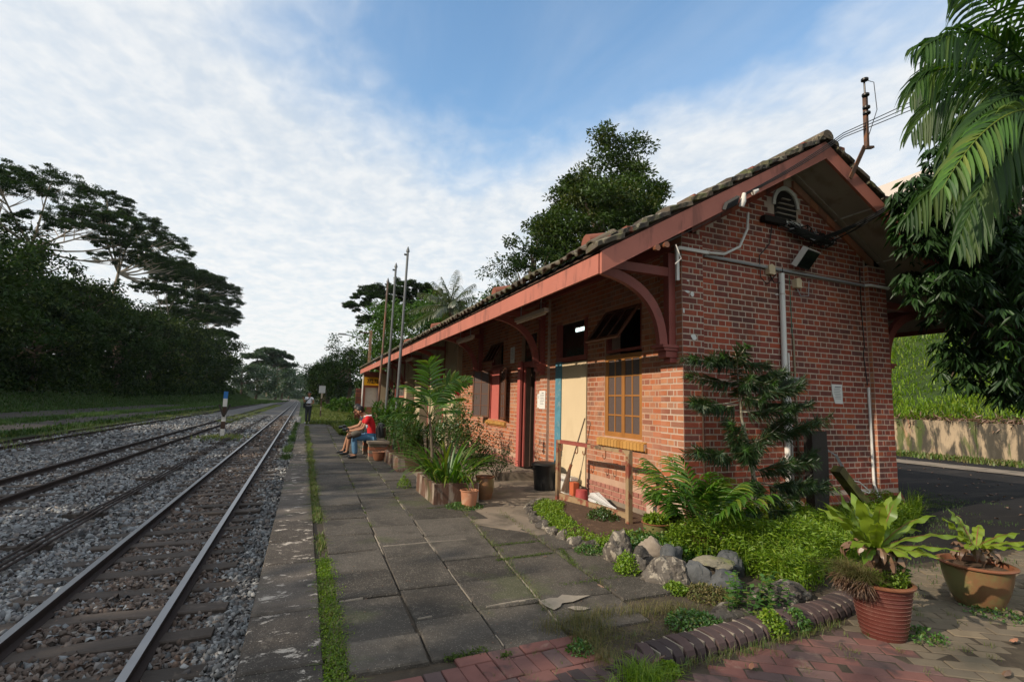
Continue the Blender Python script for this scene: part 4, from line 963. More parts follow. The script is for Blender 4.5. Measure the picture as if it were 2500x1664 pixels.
# far end screen: salmon boards, cream pier, end windows
g = G(); g.box(2.82, 4.2, 28.2, 28.4, -.1, 1.0); g.box(2.82, 4.2, 28.2, 28.4, 2.05, 2.9); g.box(2.82, 2.95, 28.2, 28.4, 1.0, 2.05); g.box(3.65, 3.8, 28.2, 28.4, 1.0, 2.05); es = g.build('end_screen', m_fascia, bld)
g = G(); g.box(2.95, 3.65, 28.28, 28.3, 1.0, 2.05); g.build('pane', m_white, es)
g = G(); g.box(3.62, 4.1, 27.6, 28.1, -.1, 2.8); g.build('end_pier', m_plaster, bld)
g = G(); g.box(2.80, 2.84, 28.1, 28.45, 0, 2.85); g.build('corner_board', m_white, bld)
for k in range(10):
    g = G(); g.box(XT - .06, XT - .045, 22.9 + k * .22, 22.915 + k * .22, .5, 2.3); g.build('window_bar', m_white, bld)
g = G(); g.box(XT - .08, XT - .02, 22.7, 25.2, 1.55, 1.62); g.build('window_rail', m_fascia, bld)

# --- roof ------------------------------------------------------------
YB = 4.28; XE = 2.68; XE2 = 9.52; YEND = 28.5
def rt(x): return 5.0 - .576 * abs(x - 6.1)            # top of roof boards
# barge boards
for sgn, nm in ((-1, 'barge_board'), (1, 'barge_board')):
    g = G(); xe = XE if sgn < 0 else XE2
    g.prism([(6.1, 4.745), (xe, 4.745 - .576 * abs(xe - 6.1)), (xe, 4.975 - .576 * abs(xe - 6.1)), (6.1, 4.975)], 'y', YB - .018, YB + .018); g.build(nm, m_fascia, bld)
# eave fascia in lengths
y = YB + .02
while y < YEND:
    L = min(random.uniform(2.6, 3.4), YEND - y); g = G(); g.box(XE - .015, XE + .015, y + .003, y + L - .003, 2.775 + random.uniform(-.004, .004), 2.985); g.build('fascia_board', m_fascia, bld); y += L
g = G(); g.box(XE2 - .015, XE2 + .015, YB + .02, YEND, 2.775, 2.985); g.build('fascia_board', m_redwood, bld)
# boarding under the tiles and soffit of the gable overhang
g = G()
for sgn, xe in ((-1, XE), (1, XE2)):
    z6 = 4.985; ze = z6 - .576 * abs(xe - 6.1); P = [(6.1, z6), (xe, ze), (xe, ze + .02), (6.1, z6 + .02)]; g.prism(P, 'y', YB + .02, YEND)
g.build('roof_boarding', m_darkwood, bld)
g = G(); xe = XE2 - .03; ze = lambda x: 4.80 - .576 * abs(x - 6.1)
g.prism([(6.12, ze(6.12)), (xe, ze(xe)), (xe, ze(xe) + .02), (6.12, ze(6.12) + .02)], 'y', YB + .02, YG + .06)
g.prism([(8.06, ze(8.06)), (xe, ze(xe)), (xe, ze(xe) + .02), (8.06, ze(8.06) + .02)], 'y', YG + .061, 9.0); sof = g.build('soffit', m_soffit, bld)
for x in (7.05, 7.95, 9.2): g = G(); z = ze(x) - .006; g.beam((x, YB + .03, z), (x, YG + .05 if x < 8.05 else 8.9, z), .03, .012); g.build('soffit_batten', m_white, sof)
g = G(); g.beam((6.15, YG - .02, ze(6.15) - .012), (8.04, YG - .02, ze(8.04) - .012), .022, .05, (0, 1, 0)); g.build('soffit_batten', m_soffit, sof)
g = G(); g.prism([(6.08, ze(6.08)), (XE + .03, ze(XE + .03)), (XE + .03, ze(XE + .03) + .02), (6.08, ze(6.08) + .02)], 'y', YB + .02, YG + .06); g.build('soffit', m_darkwood, bld)
# rafters over the platform
for y in np.arange(5.4, 28, .62):
    g = G(); g.beam((XE + .03, y, ze(XE) + .07), (XT, y, ze(XT) + .07), .05, .10); g.build('rafter', m_redwood, bld)
g = G(); g.box(XT - .08, XT, 5.0, 28.2, 3.42, 3.54); g.build('wall_plate', m_redwood, bld)
g = G(); g.box(9.0, 9.1, YB + .05, 28, 3.02, 3.14); g.build('eave_beam', m_redwood, bld)
# tiles: corrugated field, each eave tile and each verge tile on its own
def tile_arch(L=.34, w=.21, n=6):
    g = G(); V = []
    for j, (d, k) in enumerate(((0, 1), (L, .92))):
        for i in range(n + 1): a = PI * i / n; V.append((d, math.cos(a) * w * .36 * k, math.sin(a) * .055 * k))
        for i in range(n + 1): a = PI * i / n; V.append((d, math.cos(a) * w * .28 * k, math.sin(a) * .036 * k))
    m = n + 1; F = [(i, i + 1, i + 2 * m + 1, i + 2 * m) for i in range(n)] + [(i, i + m, i + m + 1, i + 1) for i in range(n)] + [(i + m, i + 3 * m, i + 3 * m + 1, i + m + 1) for i in range(n)]
    # pan beside it
    F2 = []; b = len(V)
    for d in (0, L): V += [(d, w * .30, .012), (d, w * .5, -.006), (d, w * .70, .012), (d, w * .30, -.012), (d, w * .5, -.03), (d, w * .70, -.012)]
    F += [(b, b + 1, b + 7, b + 6), (b + 1, b + 2, b + 8, b + 7), (b, b + 3, b + 4, b + 1), (b + 1, b + 4, b + 5, b + 2), (b + 3, b + 9, b + 10, b + 4), (b + 4, b + 10, b + 11, b + 5)]
    g.add(V, F, 0.); me = g.mesh('roof_tile'); me.materials.append(m_tile)
    return me
tm = tile_arch(); sl = math.atan(.576)
g = G(); W_ = .21; V = []; F = []; Y = np.arange(YB, YEND + .01, .07); D = [.22 + .34 * k for k in range(12)]
for sgn in (-1, 1):
    V = []; F = []
    for j, d in enumerate(D + [3.9]):
        for y in Y:
            x = (XE - .06 + d * math.cos(sl)) if sgn < 0 else (XE2 + .06 - d * math.cos(sl)); x = min(x, 6.1) if sgn < 0 else max(x, 6.1)
            V.append((x, y, rt(x) + .025 + .028 * max(0, math.cos(2 * PI * y / W_)) + .004 * random.random()))
    m_ = len(Y); F = [(j * m_ + i, j * m_ + i + 1, (j + 1) * m_ + i + 1, (j + 1) * m_ + i) for j in range(len(D)) for i in range(m_ - 1)]; g.add(V, F)
rf = g.build('roof', m_tile, bld, kind='stuff')
y = YB + .08
while y < YEND:
    x = XE - .075 + random.uniform(-.02, .01)
    inst(tm, 'roof_tile', rf, (x, y, rt(XE) + .045 + random.uniform(-.012, .008)), (random.gauss(0, .06), -sl + random.gauss(0, .03), random.gauss(0, .04)), (1, 1, random.uniform(.65, .95))); y += W_
# verge: stepped slabs of cement and tile along both barge boards
for sgn in (-1, 1):
    for i in range(12):
        d0 = i * .345; xa = XE - .07 + d0 * math.cos(sl); 
        if xa > 6.05: break
        xb = min(xa + .37 * math.cos(sl), 6.1); za, zb = rt(xa), rt(xb)
        if sgn > 0: xa, xb = 12.2 - xa, 12.2 - xb
        g = G(); n = 6; V = []
        for k in range(n + 1):
            f = k / n; x = xa + (xb - xa) * f; z = za + (zb - za) * f + .045 * (1 - f) ; w = random.uniform(-.008, .008)
            V += [(x, YB - .055 + w, z + .0 + w), (x, YB - .055 + random.uniform(-.012, .008), z + .050 + random.uniform(-.008, .008)), (x, YB + .02, z + .072 + random.uniform(-.006, .008)), (x, YB + .18, z + .065), (x, YB + .18, z - .02), (x, YB + .02, z - .01 + w)]
        F = [(k * 6 + a, k * 6 + (a + 1) % 6, (k + 1) * 6 + (a + 1) % 6, (k + 1) * 6 + a) for k in range(n) for a in range(6)] + [(0, 5, 4, 3, 2, 1), tuple(n * 6 + a for a in range(6))]
        g.add(V, F, random.random()); g.build('verge_tile', m_tile, rf)
        if i % 3 == 1: g = G(); g.box(min(xb, xa) + .05, min(xb, xa) + .14, YB - .05, YB + .04, zb - .09 if sgn < 0 else zb + .0, (zb - .09 if sgn < 0 else zb + .0) + .05); g.build('tile_fragment', m_tile_red, rf)
# ridge
for k, y in enumerate(np.arange(YB - .06, YEND, .36)):
    g = G(); P = [(6.1 + math.cos(a) * .10, 5.02 + math.sin(a) * .10) for a in [PI * i / 7 for i in range(8)]] + [(6.1 - .07, 5.0), (6.1 + .07, 5.0)]
    g.prism(P, 'y', y, y + .35); g.build('ridge_tile', m_tile, rf)
# little terracotta vent tiles standing proud of the slope
for (y, x) in ((5.2, 3.2), (8.2, 3.1), (13.2, 3.15), (17.5, 3.2)):
    g = G(); z = rt(x) + .05
    V = [(x - .16 + d, y + .11 * math.cos(a), z + .02 + d * .3 + (.12 if d == 0 else .10) * math.sin(a)) for d in (0, .34) for a in [PI * i / 8 for i in range(9)]]
    g.add(V, [(i, i + 1, i + 10, i + 9) for i in range(8)] + [tuple(range(9)), tuple(range(17, 8, -1))]); g.build('vent_tile', m_tile_red, rf)

# brackets carrying the eave -------------------------------------------
def bracket(y, m, side=-1):
    g = G(); w = .10
    xw = X0 if side < 0 else X1; sx = side
    def B(x0, x1, z0, z1, yy=w, g_=None): (g_ or g).box(min(xw + sx * x0, xw + sx * x1), max(xw + sx * x0, xw + sx * x1), y - yy / 2, y + yy / 2, z0, z1)
    B(.0, .10, 2.12, 3.36); b = g.build('eave_bracket', m, bld)
    g = G(); B(.10, 1.30, 3.06, 3.17, .09); g.build('strut', m, b)
    # curved brace
    g = G(); n = 14; P0, P1, P2 = Vector((.17, 2.20)), Vector((.20, 3.0)), Vector((1.20, 3.05)); In, Out = [], []
    for i in range(n + 1):
        t_ = i / n; p = P0 * (1 - t_) ** 2 + P1 * 2 * t_ * (1 - t_) + P2 * t_ * t_; d = (P1 - P0) * (1 - t_) + (P2 - P1) * t_; d.normalize(); nn = Vector((-d.y, d.x)) * .058
        In.append((xw + sx * (p.x + nn.x), p.y + nn.y)); Out.append((xw + sx * (p.x - nn.x), p.y - nn.y))
    V = [(a[0], yy, a[1]) for yy in (y - .035, y + .035) for a in In + Out]; m_ = n + 1
    F = []
    for i in range(n):
        F += [(i, i + 1, m_ + i + 1, m_ + i), (2 * m_ + i, 2 * m_ + m_ + i, 2 * m_ + m_ + i + 1, 2 * m_ + i + 1), (i, 2 * m_ + i, 2 * m_ + i + 1, i + 1), (m_ + i, m_ + i + 1, 3 * m_ + i + 1, 3 * m_ + i)]
    F += [(0, m_, 3 * m_, 2 * m_), (n, 2 * m_ + n, 3 * m_ + n, m_ + n)]
    g.add(V, F); g.build('curved_brace', m, b)
    g = G(); B(.0, .24, 2.165, 2.20, .22); B(.0, .21, 2.13, 2.162, .19); B(.0, .17, 2.05, 2.128, .15); B(.0, .10, 1.99, 2.048, .12); g.build('corbel', m, b)
bracket(4.97, m_redwood); bracket(8.64, m_redwood)
for y in (12.3, 15.82, 19.4, 23.0, 26.6): bracket(y, m_redwood)
bracket(4.97, m_redwood, 1)

# =================================================================== FOREST LEFT OF THE TRACKS
random.seed(5); rng = np.random.default_rng(5)
KF = 1.2
def far_(p): return (p[0] * KF, p[1] * KF, 1.45 + (p[2] - 1.45) * KF)
def pads_from(lst): return [(far_((x, y, z)), r * KF) for x, y, z, r in lst]
albizia('tallest pale limbed umbrella tree at the left picture edge, crown above the dark wood', far_((-30.5, 72, 6)), far_((-30, 72, 17.5)),
        pads_from([(-30, 74, 25.6, 4.5), (-30, 84, 24.6, 4.8), (-27, 90, 23.6, 4.2), (-31, 66, 22.6, 4.4), (-31, 60, 20.6, 4.2), (-27, 79, 21.8, 4.0), (-33, 70, 24, 4.5), (-28, 68, 19.2, 3.2), (-27, 88, 20.4, 3.6)]), L=.27, per=110)
albizia('umbrella tree with a forked pale trunk rising just right of the leafy dark hump', far_((-28.5, 92, 6)), far_((-28, 93, 19.5)),
        pads_from([(-28, 96, 28.4, 4.6), (-28, 84, 25.0, 4.6), (-27, 106, 28.8, 5.0), (-28, 118, 29.8, 5.0), (-28, 128, 29.0, 4.0), (-27, 110, 25.0, 4.6), (-27, 122, 25.8, 4.2), (-29, 88, 29, 4), (-26, 98, 23.2, 4.2), (-26, 86, 22, 3.4), (-26, 112, 22.5, 3.6)]), L=.32, per=100)
albizia('broad umbrella tree whose crown drops toward the bend of the railway', far_((-29, 152, 6)), far_((-28, 152, 19)),
        pads_from([(-28, 128, 27.5, 6), (-28, 146, 30, 7), (-28, 168, 32, 8), (-28.5, 186, 31.5, 7), (-28.5, 200, 29, 6), (-26, 165, 25, 6.5), (-28, 188, 25.5, 6), (-28, 196, 21.5, 5), (-27, 140, 24, 5.5), (-25, 150, 20, 5), (-27, 178, 20, 5)]), L=.5, per=70)
albizia('thin umbrella tree low behind the shrubby wood with gaps of sky', far_((-27, 118, 6)), far_((-26, 118, 14.5)),
        pads_from([(-26, 112, 20.5, 4), (-26, 124, 20, 4.4), (-25, 118, 17.5, 4), (-26, 104, 19.5, 3.6), (-26, 134, 19, 4.2)]), L=.36, per=90)
# dense dark trees below them along the bank: (x, y, centre z, radius, height radius)
wood = [(-27, 36, 7.5, 6, 6), (-30, 46, 9.5, 6.5, 6), (-26, 55, 7.6, 5.5, 5.5), (-30, 59, 9.2, 6.2, 5.2), (-24.5, 66, 6.2, 4.5, 4.6), (-29, 70, 12.2, 4.8, 6.2), (-26.5, 76, 8, 5.2, 5.2), (-28, 84, 10.4, 5.5, 5.2), (-24.5, 90, 6.4, 5, 5),
        (-28, 97, 9.4, 6, 6), (-24.5, 106, 7.2, 5.5, 6), (-27, 116, 9.4, 6, 6.4), (-24, 128, 8.2, 6, 6.6), (-26, 142, 9.6, 7, 7.4), (-24, 156, 8.8, 6.2, 7.4), (-26, 172, 9.4, 7, 8)]
desc = ['at the left picture edge, lowest and nearest the grass', 'behind the nearest dark tree at the left edge', 'with yellowish shoots near the left edge', 'under the tallest umbrella tree', 'leaning out over the grass below the leafy hump', 'forming the tall leafy hump between the two umbrella trees',
        'right of the foot of the leafy hump', 'under the forked umbrella tree', 'low and rounded at the foot of the forked umbrella tree', 'below the limb of the forked umbrella tree', 'low over the dirt road with drooping branches', 'in the middle of the dark wood',
        'right of the middle of the dark wood', 'under the left half of the broad umbrella tree', 'under the middle of the broad umbrella tree', 'last of the wood, under the broad crown tip']
for i, ((x, y, z, r, h), d) in enumerate(zip(wood, desc)):
    x, y, z = far_((x - 1.5, y, z + (1.8 if i > 7 else .6))); r *= KF; h *= KF * (1.06 if i % 3 else 1.14)
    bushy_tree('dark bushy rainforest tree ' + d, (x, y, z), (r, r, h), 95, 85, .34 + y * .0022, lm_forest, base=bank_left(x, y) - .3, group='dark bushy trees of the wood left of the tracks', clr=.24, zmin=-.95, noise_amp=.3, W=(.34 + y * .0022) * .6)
# undergrowth mass between the trunks and weeds on the bank: nobody could count it
n = 26000; y = 34 + 175 * rng.random(n) ** 1.1; x = -29.5 + 7.0 * np.clip((y - 90) / 140, 0, 1) - 2.4 * rng.random(n) ** .6 - 6 * rng.random(n) ** 2
z = np.array([bank_left(a, b) for a, b in zip(x, y)]) + rng.random(n) ** 1.3 * 2.6
P = np.stack([x, y, z], 1); V, F, R = leaves(P, rng.normal(size=(n, 3)) + [0, 0, .3], .32 + y * .0018, .22 + y * .001)
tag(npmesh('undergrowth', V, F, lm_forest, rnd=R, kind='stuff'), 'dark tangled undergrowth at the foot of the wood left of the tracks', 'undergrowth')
n = 95000; y = 30 + 210 * rng.random(n) ** 1.4; x = -12.2 - 18.5 * rng.random(n) + 6 * np.clip((y - 90) / 140, 0, 1) * rng.random(n)
kp = ~((x < -13.6) & (x > -24.6) & (rng.random(n) < .97)) | (y > 110); x, y = x[kp], y[kp]; n = len(x)
z = np.array([bank_left(a, b) for a, b in zip(x, y)]); P = np.stack([x, y, z], 1); V, F, R = blades(P, .16 + y * .0012, .05 + y * .0006, .5)
tag(npmesh('bank_grass', V, F, lm_bank, rnd=R, kind='stuff'), 'grass on the bank and strip beside the dirt road left of the tracks', 'grass')
# trees left of and beside the camera, whose shade falls over the tracks and the platform
k = 0
for (x, y, z, r, h) in [(-23, -26, 7.4, 6.5, 6.0), (-23, -15, 7.6, 6.8, 5.8), (-24, -4, 7.1, 6.8, 6.0), (-23, 7, 7.1, 6.4, 5.8), (-24, 17, 8.4, 6.4, 5.8), (-24, 27, 9.0, 6.2, 6.2)]:
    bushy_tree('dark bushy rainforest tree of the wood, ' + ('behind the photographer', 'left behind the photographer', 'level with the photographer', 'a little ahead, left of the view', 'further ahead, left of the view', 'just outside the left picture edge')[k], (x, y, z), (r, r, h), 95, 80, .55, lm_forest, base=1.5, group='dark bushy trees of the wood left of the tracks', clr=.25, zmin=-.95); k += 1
# ---- far trees where the line bends
rng = np.random.default_rng(8)
albizia('far umbrella tree standing alone left of the bend of the line', (-17, 262, 1), (-17, 262, 13),
        [((-17, 262, 21.5), 6.5), ((-12.5, 268, 20), 5.5), ((-22, 256, 18.5), 6), ((-14, 260, 17), 5.5), ((-19, 262, 16), 5.5), ((-9.5, 272, 16.5), 4.5)], L=.8, per=70, m=lm_far, dens=.9)
for i, (x, y, z, r, h, d) in enumerate([(-24, 225, 9, 7, 6, 'left of the lone far umbrella tree'), (-20, 245, 9, 8, 8, 'just below the lone far umbrella tree'), (-15, 300, 10, 9, 10, 'hazy green, right of the lone far umbrella tree'), (-14, 350, 11, 10, 12, 'hazier, nearer to the vanishing rails'),
                                     (-12, 420, 10, 11, 12, 'closing the view beside the vanishing rails'), (12, 380, 10, 11, 12, 'hazy, right of the vanishing rails'), (9, 300, 9, 9, 10, 'right of the vanishing rails above the standing man'), (9, 230, 7, 8, 8, 'rounded, behind the man in white'),
                                     (9, 170, 6.5, 7, 7.5, 'over the far end of the grass right of the tracks'), (-2, 520, 9, 22, 12, 'bluish, straight above the vanishing rails')]):
    bushy_tree('far green tree ' + d, (x, y, z), (r, r, h), 70, 60, r * .12, lm_far, base=-.5, group='far trees where the railway bends', clr=.26, zmin=-.9)

# =================================================================== TREES RIGHT OF THE TRACKS
rng = np.random.default_rng(9)
albizia('wide umbrella tree behind the three flag poles', (14, 92, 2), (13, 92, 14),
        [((x_, y_, z_), r_ * 1.25) for x_, y_, z_, r_ in [(8.2, 90, 17.2, 2.6), (12, 91, 20.4, 3.6), (16.5, 92, 22, 3.2), (20, 92, 21.4, 2.8), (10, 88, 14.6, 2.4), (15, 90, 18, 3.0), (19, 93, 18.4, 3), (24, 92, 19.5, 3), (10, 90, 18.8, 3), (14, 91, 16, 3), (17, 93, 20.4, 3.4), (22, 92, 17.5, 3)]], L=.34, per=120, m=lm_albizia, dens=1.3)
bushy_tree('bright leafy tree filling the sky line just left of the coconut palm', (11.5, 52, 6.8), (5.8, 5.4, 5.0), 220, 110, .32, lm_bright, base=0, clr=.22, zmin=-.7)
bushy_tree('dark green spreading tree right of the bright leafy one, behind the palm', (17, 60, 8), (6.5, 6.5, 5), 90, 80, .4, lm_olive, base=0, clr=.24)
for (x, y, z, r, h, d, m) in [(7.2, 98, 6.6, 5.6, 5.4, 'dark rounded tree beyond the end of the roof behind the lamp post', lm_forest), (3.6, 112, 4.8, 4, 4.6, 'dark tree left of the lamp post above the grass', lm_forest), (10.8, 70, 4.6, 4.4, 4.6, 'deep green tree standing close behind the kilometre sign', lm_forest),
                              (5.0, 130, 5.8, 5, 5.6, 'dark tree at the far edge of the lawn', lm_far)]:
    bushy_tree(d, (x, y, z), (r, r, h), 90, 75, .42, m, base=0, clr=.24)
# big tree behind the roof
bushy_tree('tall leafy tree towering behind the middle of the station roof', (22.0, 35, 14.6), (5.6, 5.0, 7.0), 330, 160, .33, lm_olive, base=3, clr=.15, zmin=-.8, noise_amp=.2,
           extra=np.array([(22.6 + a, 35, z) for a, z in ((0, 24.3), (.9, 24.0), (-.9, 24.2), (2.2, 24.4), (3.0, 24.9), (3.9, 24.5), (-.2, 25.1), (5.0, 20.2), (4.6, 19.3), (.4, 23.2), (1.2, 22.6), (.2, 22.2), (1.6, 21.8), (-.8, 22.6), (-1.2, 21.6), (.6, 21.2), (2.2, 22.8), (2.6, 21.4), (1.8, 23.6), (-.2, 23.8), (3.4, 20.6), (-2.0, 20.8), (.9, 20.4))]))
bushy_tree('darker rounded tree at the left foot of the tall one behind the roof', (15.8, 35, 11.6), (2.9, 2.9, 2.5), 60, 90, .26, lm_forest, base=2, clr=.24)
bushy_tree('low loose tree just above the roof line left of the rounded one', (14.6, 40, 8.6), (3.6, 3, 2.6), 50, 60, .3, lm_bright, base=2, clr=.25)

# coconut palms
def coconut(label, x, y, ztop, R, seed, n=26):
    t = thing('coconut_palm', label, 'palm', (x, y, 0), 'coconut palms behind the roof'); random.seed(seed)
    g = G(); g.tube([(x + .5 * math.sin(i * .3), y, ztop * i / 10) for i in range(11)], [.22 - .008 * i for i in range(11)], 8); g.build('trunk', m_twig, t, True)
    top = (x + .5 * math.sin(3), y, ztop)
    for k in range(n):
        az = k * 2.399 + random.uniform(-.2, .2); el = math.radians(86 - 105 * (k / n) ** .8); d = Vector((math.cos(az) * math.cos(el), math.sin(az) * math.cos(el), math.sin(el))); L = R * random.uniform(.85, 1.1)
        p1 = Vector(top) + d * L * .55; p2 = Vector(top) + d * L * .95 + Vector((math.cos(az), math.sin(az), 0)) * L * .12 + Vector((0, 0, -.38 * L * max(.25, math.cos(el))))
        g = G(); palm_frond(g, (top, p1, p2), 22, R * .26, .055 * R / 2.6, droop=1.4, ang=50, rach=.035); g.build('frond', lm_coco, t)
coconut('coconut palm with drooping fronds standing above the roof ridge right of the flag poles', 8.4, 32, 7.6, 2.7, 3)
coconut('smaller coconut palm half hidden left of the tall tree behind the roof', 13.2, 33, 9.0, 1.9, 4, 20)

# grassy slope above the retaining wall
rng = np.random.default_rng(10); random.seed(31)
n = 70000; x = 21.3 + 22 * rng.random(n) ** 1.5; y = -4 + 34 * rng.random(n); z = .95 + .62 * (x - 21.3) + .35 * np.array([mnoise.noise(Vector((a * .4, b * .4, 2))) for a, b in zip(x, y)])
V, F, R = blades(np.stack([x, y, z - .05], 1), .26, .05, 1.1); R = np.clip(np.repeat(.5 + .9 * nz(x, y, .35, 3), 3) * .7 + R * .4, 0, .999); tag(npmesh('slope_grass', V, F, lm_lush, rnd=R, kind='stuff'), 'bright green tall grass on the slope above the stained retaining wall', 'grass')
n = 9000; x = 21.05 + .8 * rng.random(n); y = -4 + 34 * rng.random(n); z = 1.27 - .4 * rng.random(n) ** 1.5 + .1
V, F, R = leaves(np.stack([x, y, z], 1), rng.normal(size=(n, 3)) + [-.4, 0, -.8], .28, .05); tag(npmesh('dead_grass', V, F, m_dry, rnd=R, kind='stuff'), 'brown dead grass hanging over the top of the retaining wall', 'dead grass')
n = 9000; x = 19.6 + 1.5 * rng.random(n) ** .6; y = -4 + 34 * rng.random(n)
V, F, R = blades(np.stack([x, y, np.full(n, -.05)], 1), .16, .05, .6); tag(npmesh('verge_grass', V, F, lm_grass, rnd=R, kind='stuff'), 'grass verge between the asphalt and the foot of the retaining wall', 'grass')
t = thing('pale_building', 'pale pink tall building glimpsed between roof and leaves at upper right', 'building', (62, 32, 10))
g = G(); g.box(54, 74, 26, 40, 8, 25); g.build('wall', m_paleblock, t)
for k in range(4):
    for j in range(3): g = G(); g.box(53.95, 54.0, 28 + 3 * k, 29.4 + 3 * k, 12 + 4 * j, 13.6 + 4 * j); g.build('window', m_glassdark, t)

# lawn beyond the platform
n = 60000; y = 21 + 90 * rng.random(n) ** 1.9; x = .1 + (2.6 + (y - 21) * .10) * rng.random(n); kp = ~((y < 29.5) & (x < 1.35 + .0 * y)); x, y = x[kp], y[kp]; n = len(x)
V, F, R = blades(np.stack([x, y, np.where(y < 32, -.06, -.3 + .0 * y)], 1), .16 + y * .001, .02 + y * .0008, .6); tag(npmesh('lawn_grass', V, F, lm_lawn, rnd=R, kind='stuff'), 'rough lawn between the tracks and the end of the station', 'grass')

# =================================================================== PEOPLE
def skin_mesh(name, nodes, edges, m, parent, root=0, sub=2, loc=(0, 0, 0)):
    """one continuous body grown over a skeleton: nodes (x,y,z,rx,ry)"""
    bm = bmesh.new(); ly = bm.verts.layers.skin.verify(); vs_ = []
    off = wloc(parent)
    for i, nd in enumerate(nodes):
        v = bm.verts.new(Vector(nd[:3]) - off); v[ly].radius = (nd[3], nd[4] if len(nd) > 4 else nd[3]); v[ly].use_root = (i == root); vs_.append(v)
    for a, b in edges: bm.edges.new((vs_[a], vs_[b]))
    me = bpy.data.meshes.new(name); bm.to_mesh(me); bm.free(); me.materials.append(m)
    o = bpy.data.objects.new(name, me); link(o, parent)
    sk = o.modifiers.new('skin', 'SKIN'); sk.use_smooth_shade = True; sk.branch_smoothing = .6
    sb = o.modifiers.new('sub', 'SUBSURF'); sb.levels = sub; sb.render_levels = sub
    return o
def person(label, loc, face, J, shirt, trousers, shoe, sleeve, group=None, shorts=False, shoemat=None, hairback=True):
    """J: joints in a frame with x forward, y left, z up; face = heading angle"""
    t = thing('person', label, 'person', loc, group); c, s = math.cos(face), math.sin(face)
    def W(p): return (loc[0] + p[0] * c - p[1] * s, loc[1] + p[0] * s + p[1] * c, loc[2] + p[2])
    P = {k: W(v) for k, v in J.items()}
    def mid(a, b, f=.5): return tuple(P[a][i] * (1 - f) + P[b][i] * f for i in range(3))
    names = ['pelvis', 'waist', 'chest', 'neckb', 'neck', 'headlow', 'head', 'headtop']
    N = [(*P['pelvis'], .13, .10), (*P['waist'], .125, .095), (*P['chest'], .14, .105), (*P['neckb'], .075, .065), (*P['neck'], .052, .052), (*P['headlow'], .068, .07), (*P['head'], .08, .092), (*P['headtop'], .055, .06)]
    Eg = [(0, 1), (1, 2), (2, 3), (3, 4), (4, 5), (5, 6), (6, 7)]
    def chain(start, items):
        prev = start
        for it in items: N.append(it); Eg.append((prev, len(N) - 1)); prev = len(N) - 1
        return prev
    for sd in ('l', 'r'):
        chain(3, [(*P['sh' + sd], .058, .055), (*mid('sh' + sd, 'el' + sd), .045), (*P['el' + sd], .038), (*mid('el' + sd, 'wr' + sd, .4), .036), (*P['wr' + sd], .025), (*P['ha' + sd], .032, .02)])
        chain(0, [(*P['hi' + sd], .09), (*mid('hi' + sd, 'kn' + sd), .078), (*P['kn' + sd], .056), (*mid('kn' + sd, 'an' + sd, .35), .054), (*P['an' + sd], .034), (*P['to' + sd], .032, .025)])
    skin_mesh('body', N, Eg, m_skin, t)
    # fingers
    for sd in ('l', 'r'):
        h = Vector(P['ha' + sd]); w = Vector(P['wr' + sd]); d = (h - w).normalized(); sidev = d.cross(Vector((0, 0, 1))).normalized(); g = G()
        for k in range(4):
            b = h + sidev * (.009 * (k - 1.5) * 2) + d * .02; L = (.055, .065, .06, .048)[k]
            g.tube([b, b + d * L * .5 + Vector((0, 0, -.008)), b + d * L * .8 + Vector((0, 0, -.028))], [.009, .008, .006], 6)
        b = w + d * .03 + sidev * (.03 if sd == 'l' else -.03); g.tube([b, b + d * .03 + sidev * (.012 if sd == 'l' else -.012), b + d * .055], [.010, .009, .006], 6); g.build('fingers', m_skin, t, True)
    # shirt
    S = [(*P['pelvis'], .150, .118), (*P['waist'], .152, .122), (*P['chest'], .165, .130), (*mid('chest', 'neckb', .85), .10, .085)]; SE = [(0, 1), (1, 2), (2, 3)]
    for sd in ('l', 'r'):
        n0 = len(S); S.append((*P['sh' + sd], .078, .075)); SE.append((3, n0)); S.append((*mid('sh' + sd, 'el' + sd, sleeve), .068)); SE.append((n0, n0 + 1))
    skin_mesh('shirt', S, SE, shirt, t, 1)
    T = [(*P['pelvis'], .145, .112)]; TE = []
    for sd in ('l', 'r'):
        n0 = len(T); T.append((*P['hi' + sd], .105)); TE.append((0, n0)); T.append((*mid('hi' + sd, 'kn' + sd), .092)); TE.append((n0, n0 + 1)); T.append((*P['kn' + sd], .072)); TE.append((n0 + 1, n0 + 2))
        if not shorts: T.append((*mid('kn' + sd, 'an' + sd), .066)); TE.append((n0 + 2, n0 + 3)); T.append((*mid('kn' + sd, 'an' + sd, .96), .062)); TE.append((n0 + 3, n0 + 4))
    skin_mesh('shorts' if shorts else 'trousers', T, TE, trousers, t)
    for sd in ('l', 'r'):
        a, b = Vector(P['an' + sd]), Vector(P['to' + sd]); f = (b - a); f.z = 0; f.normalize()
        skin_mesh('shoe', [(*(a - f * .04 - Vector((0, 0, .02))), .045, .045), (*(a + f * .06 - Vector((0, 0, .035))), .045, .038), (*(b + f * .04), .042, .026)] + ([(*(a + Vector((0, 0, .06))), .046)] if shoe else []), [(0, 1), (1, 2)] + ([(0, 3)] if shoe else []), shoemat or m_black, t, 1)
    hd = Vector(P['head']); up = (Vector(P['headtop']) - Vector(P['headlow'])).normalized(); fw = Vector((c, s, 0)); fw = (fw - up * fw.dot(up)).normalized()
    M = Matrix((fw, up.cross(fw), up)).transposed().to_4x4(); M.translation = hd
    bm = bmesh.new(); bmesh.ops.create_uvsphere(bm, u_segments=20, v_segments=14, radius=1)
    for v in bm.verts:
        q = v.co.copy(); k = 1 + .06 * mnoise.noise(q * 6); v.co = M @ Vector((q.x * .108 * k - .014, q.y * .094 * k, q.z * .118 * k + .032))
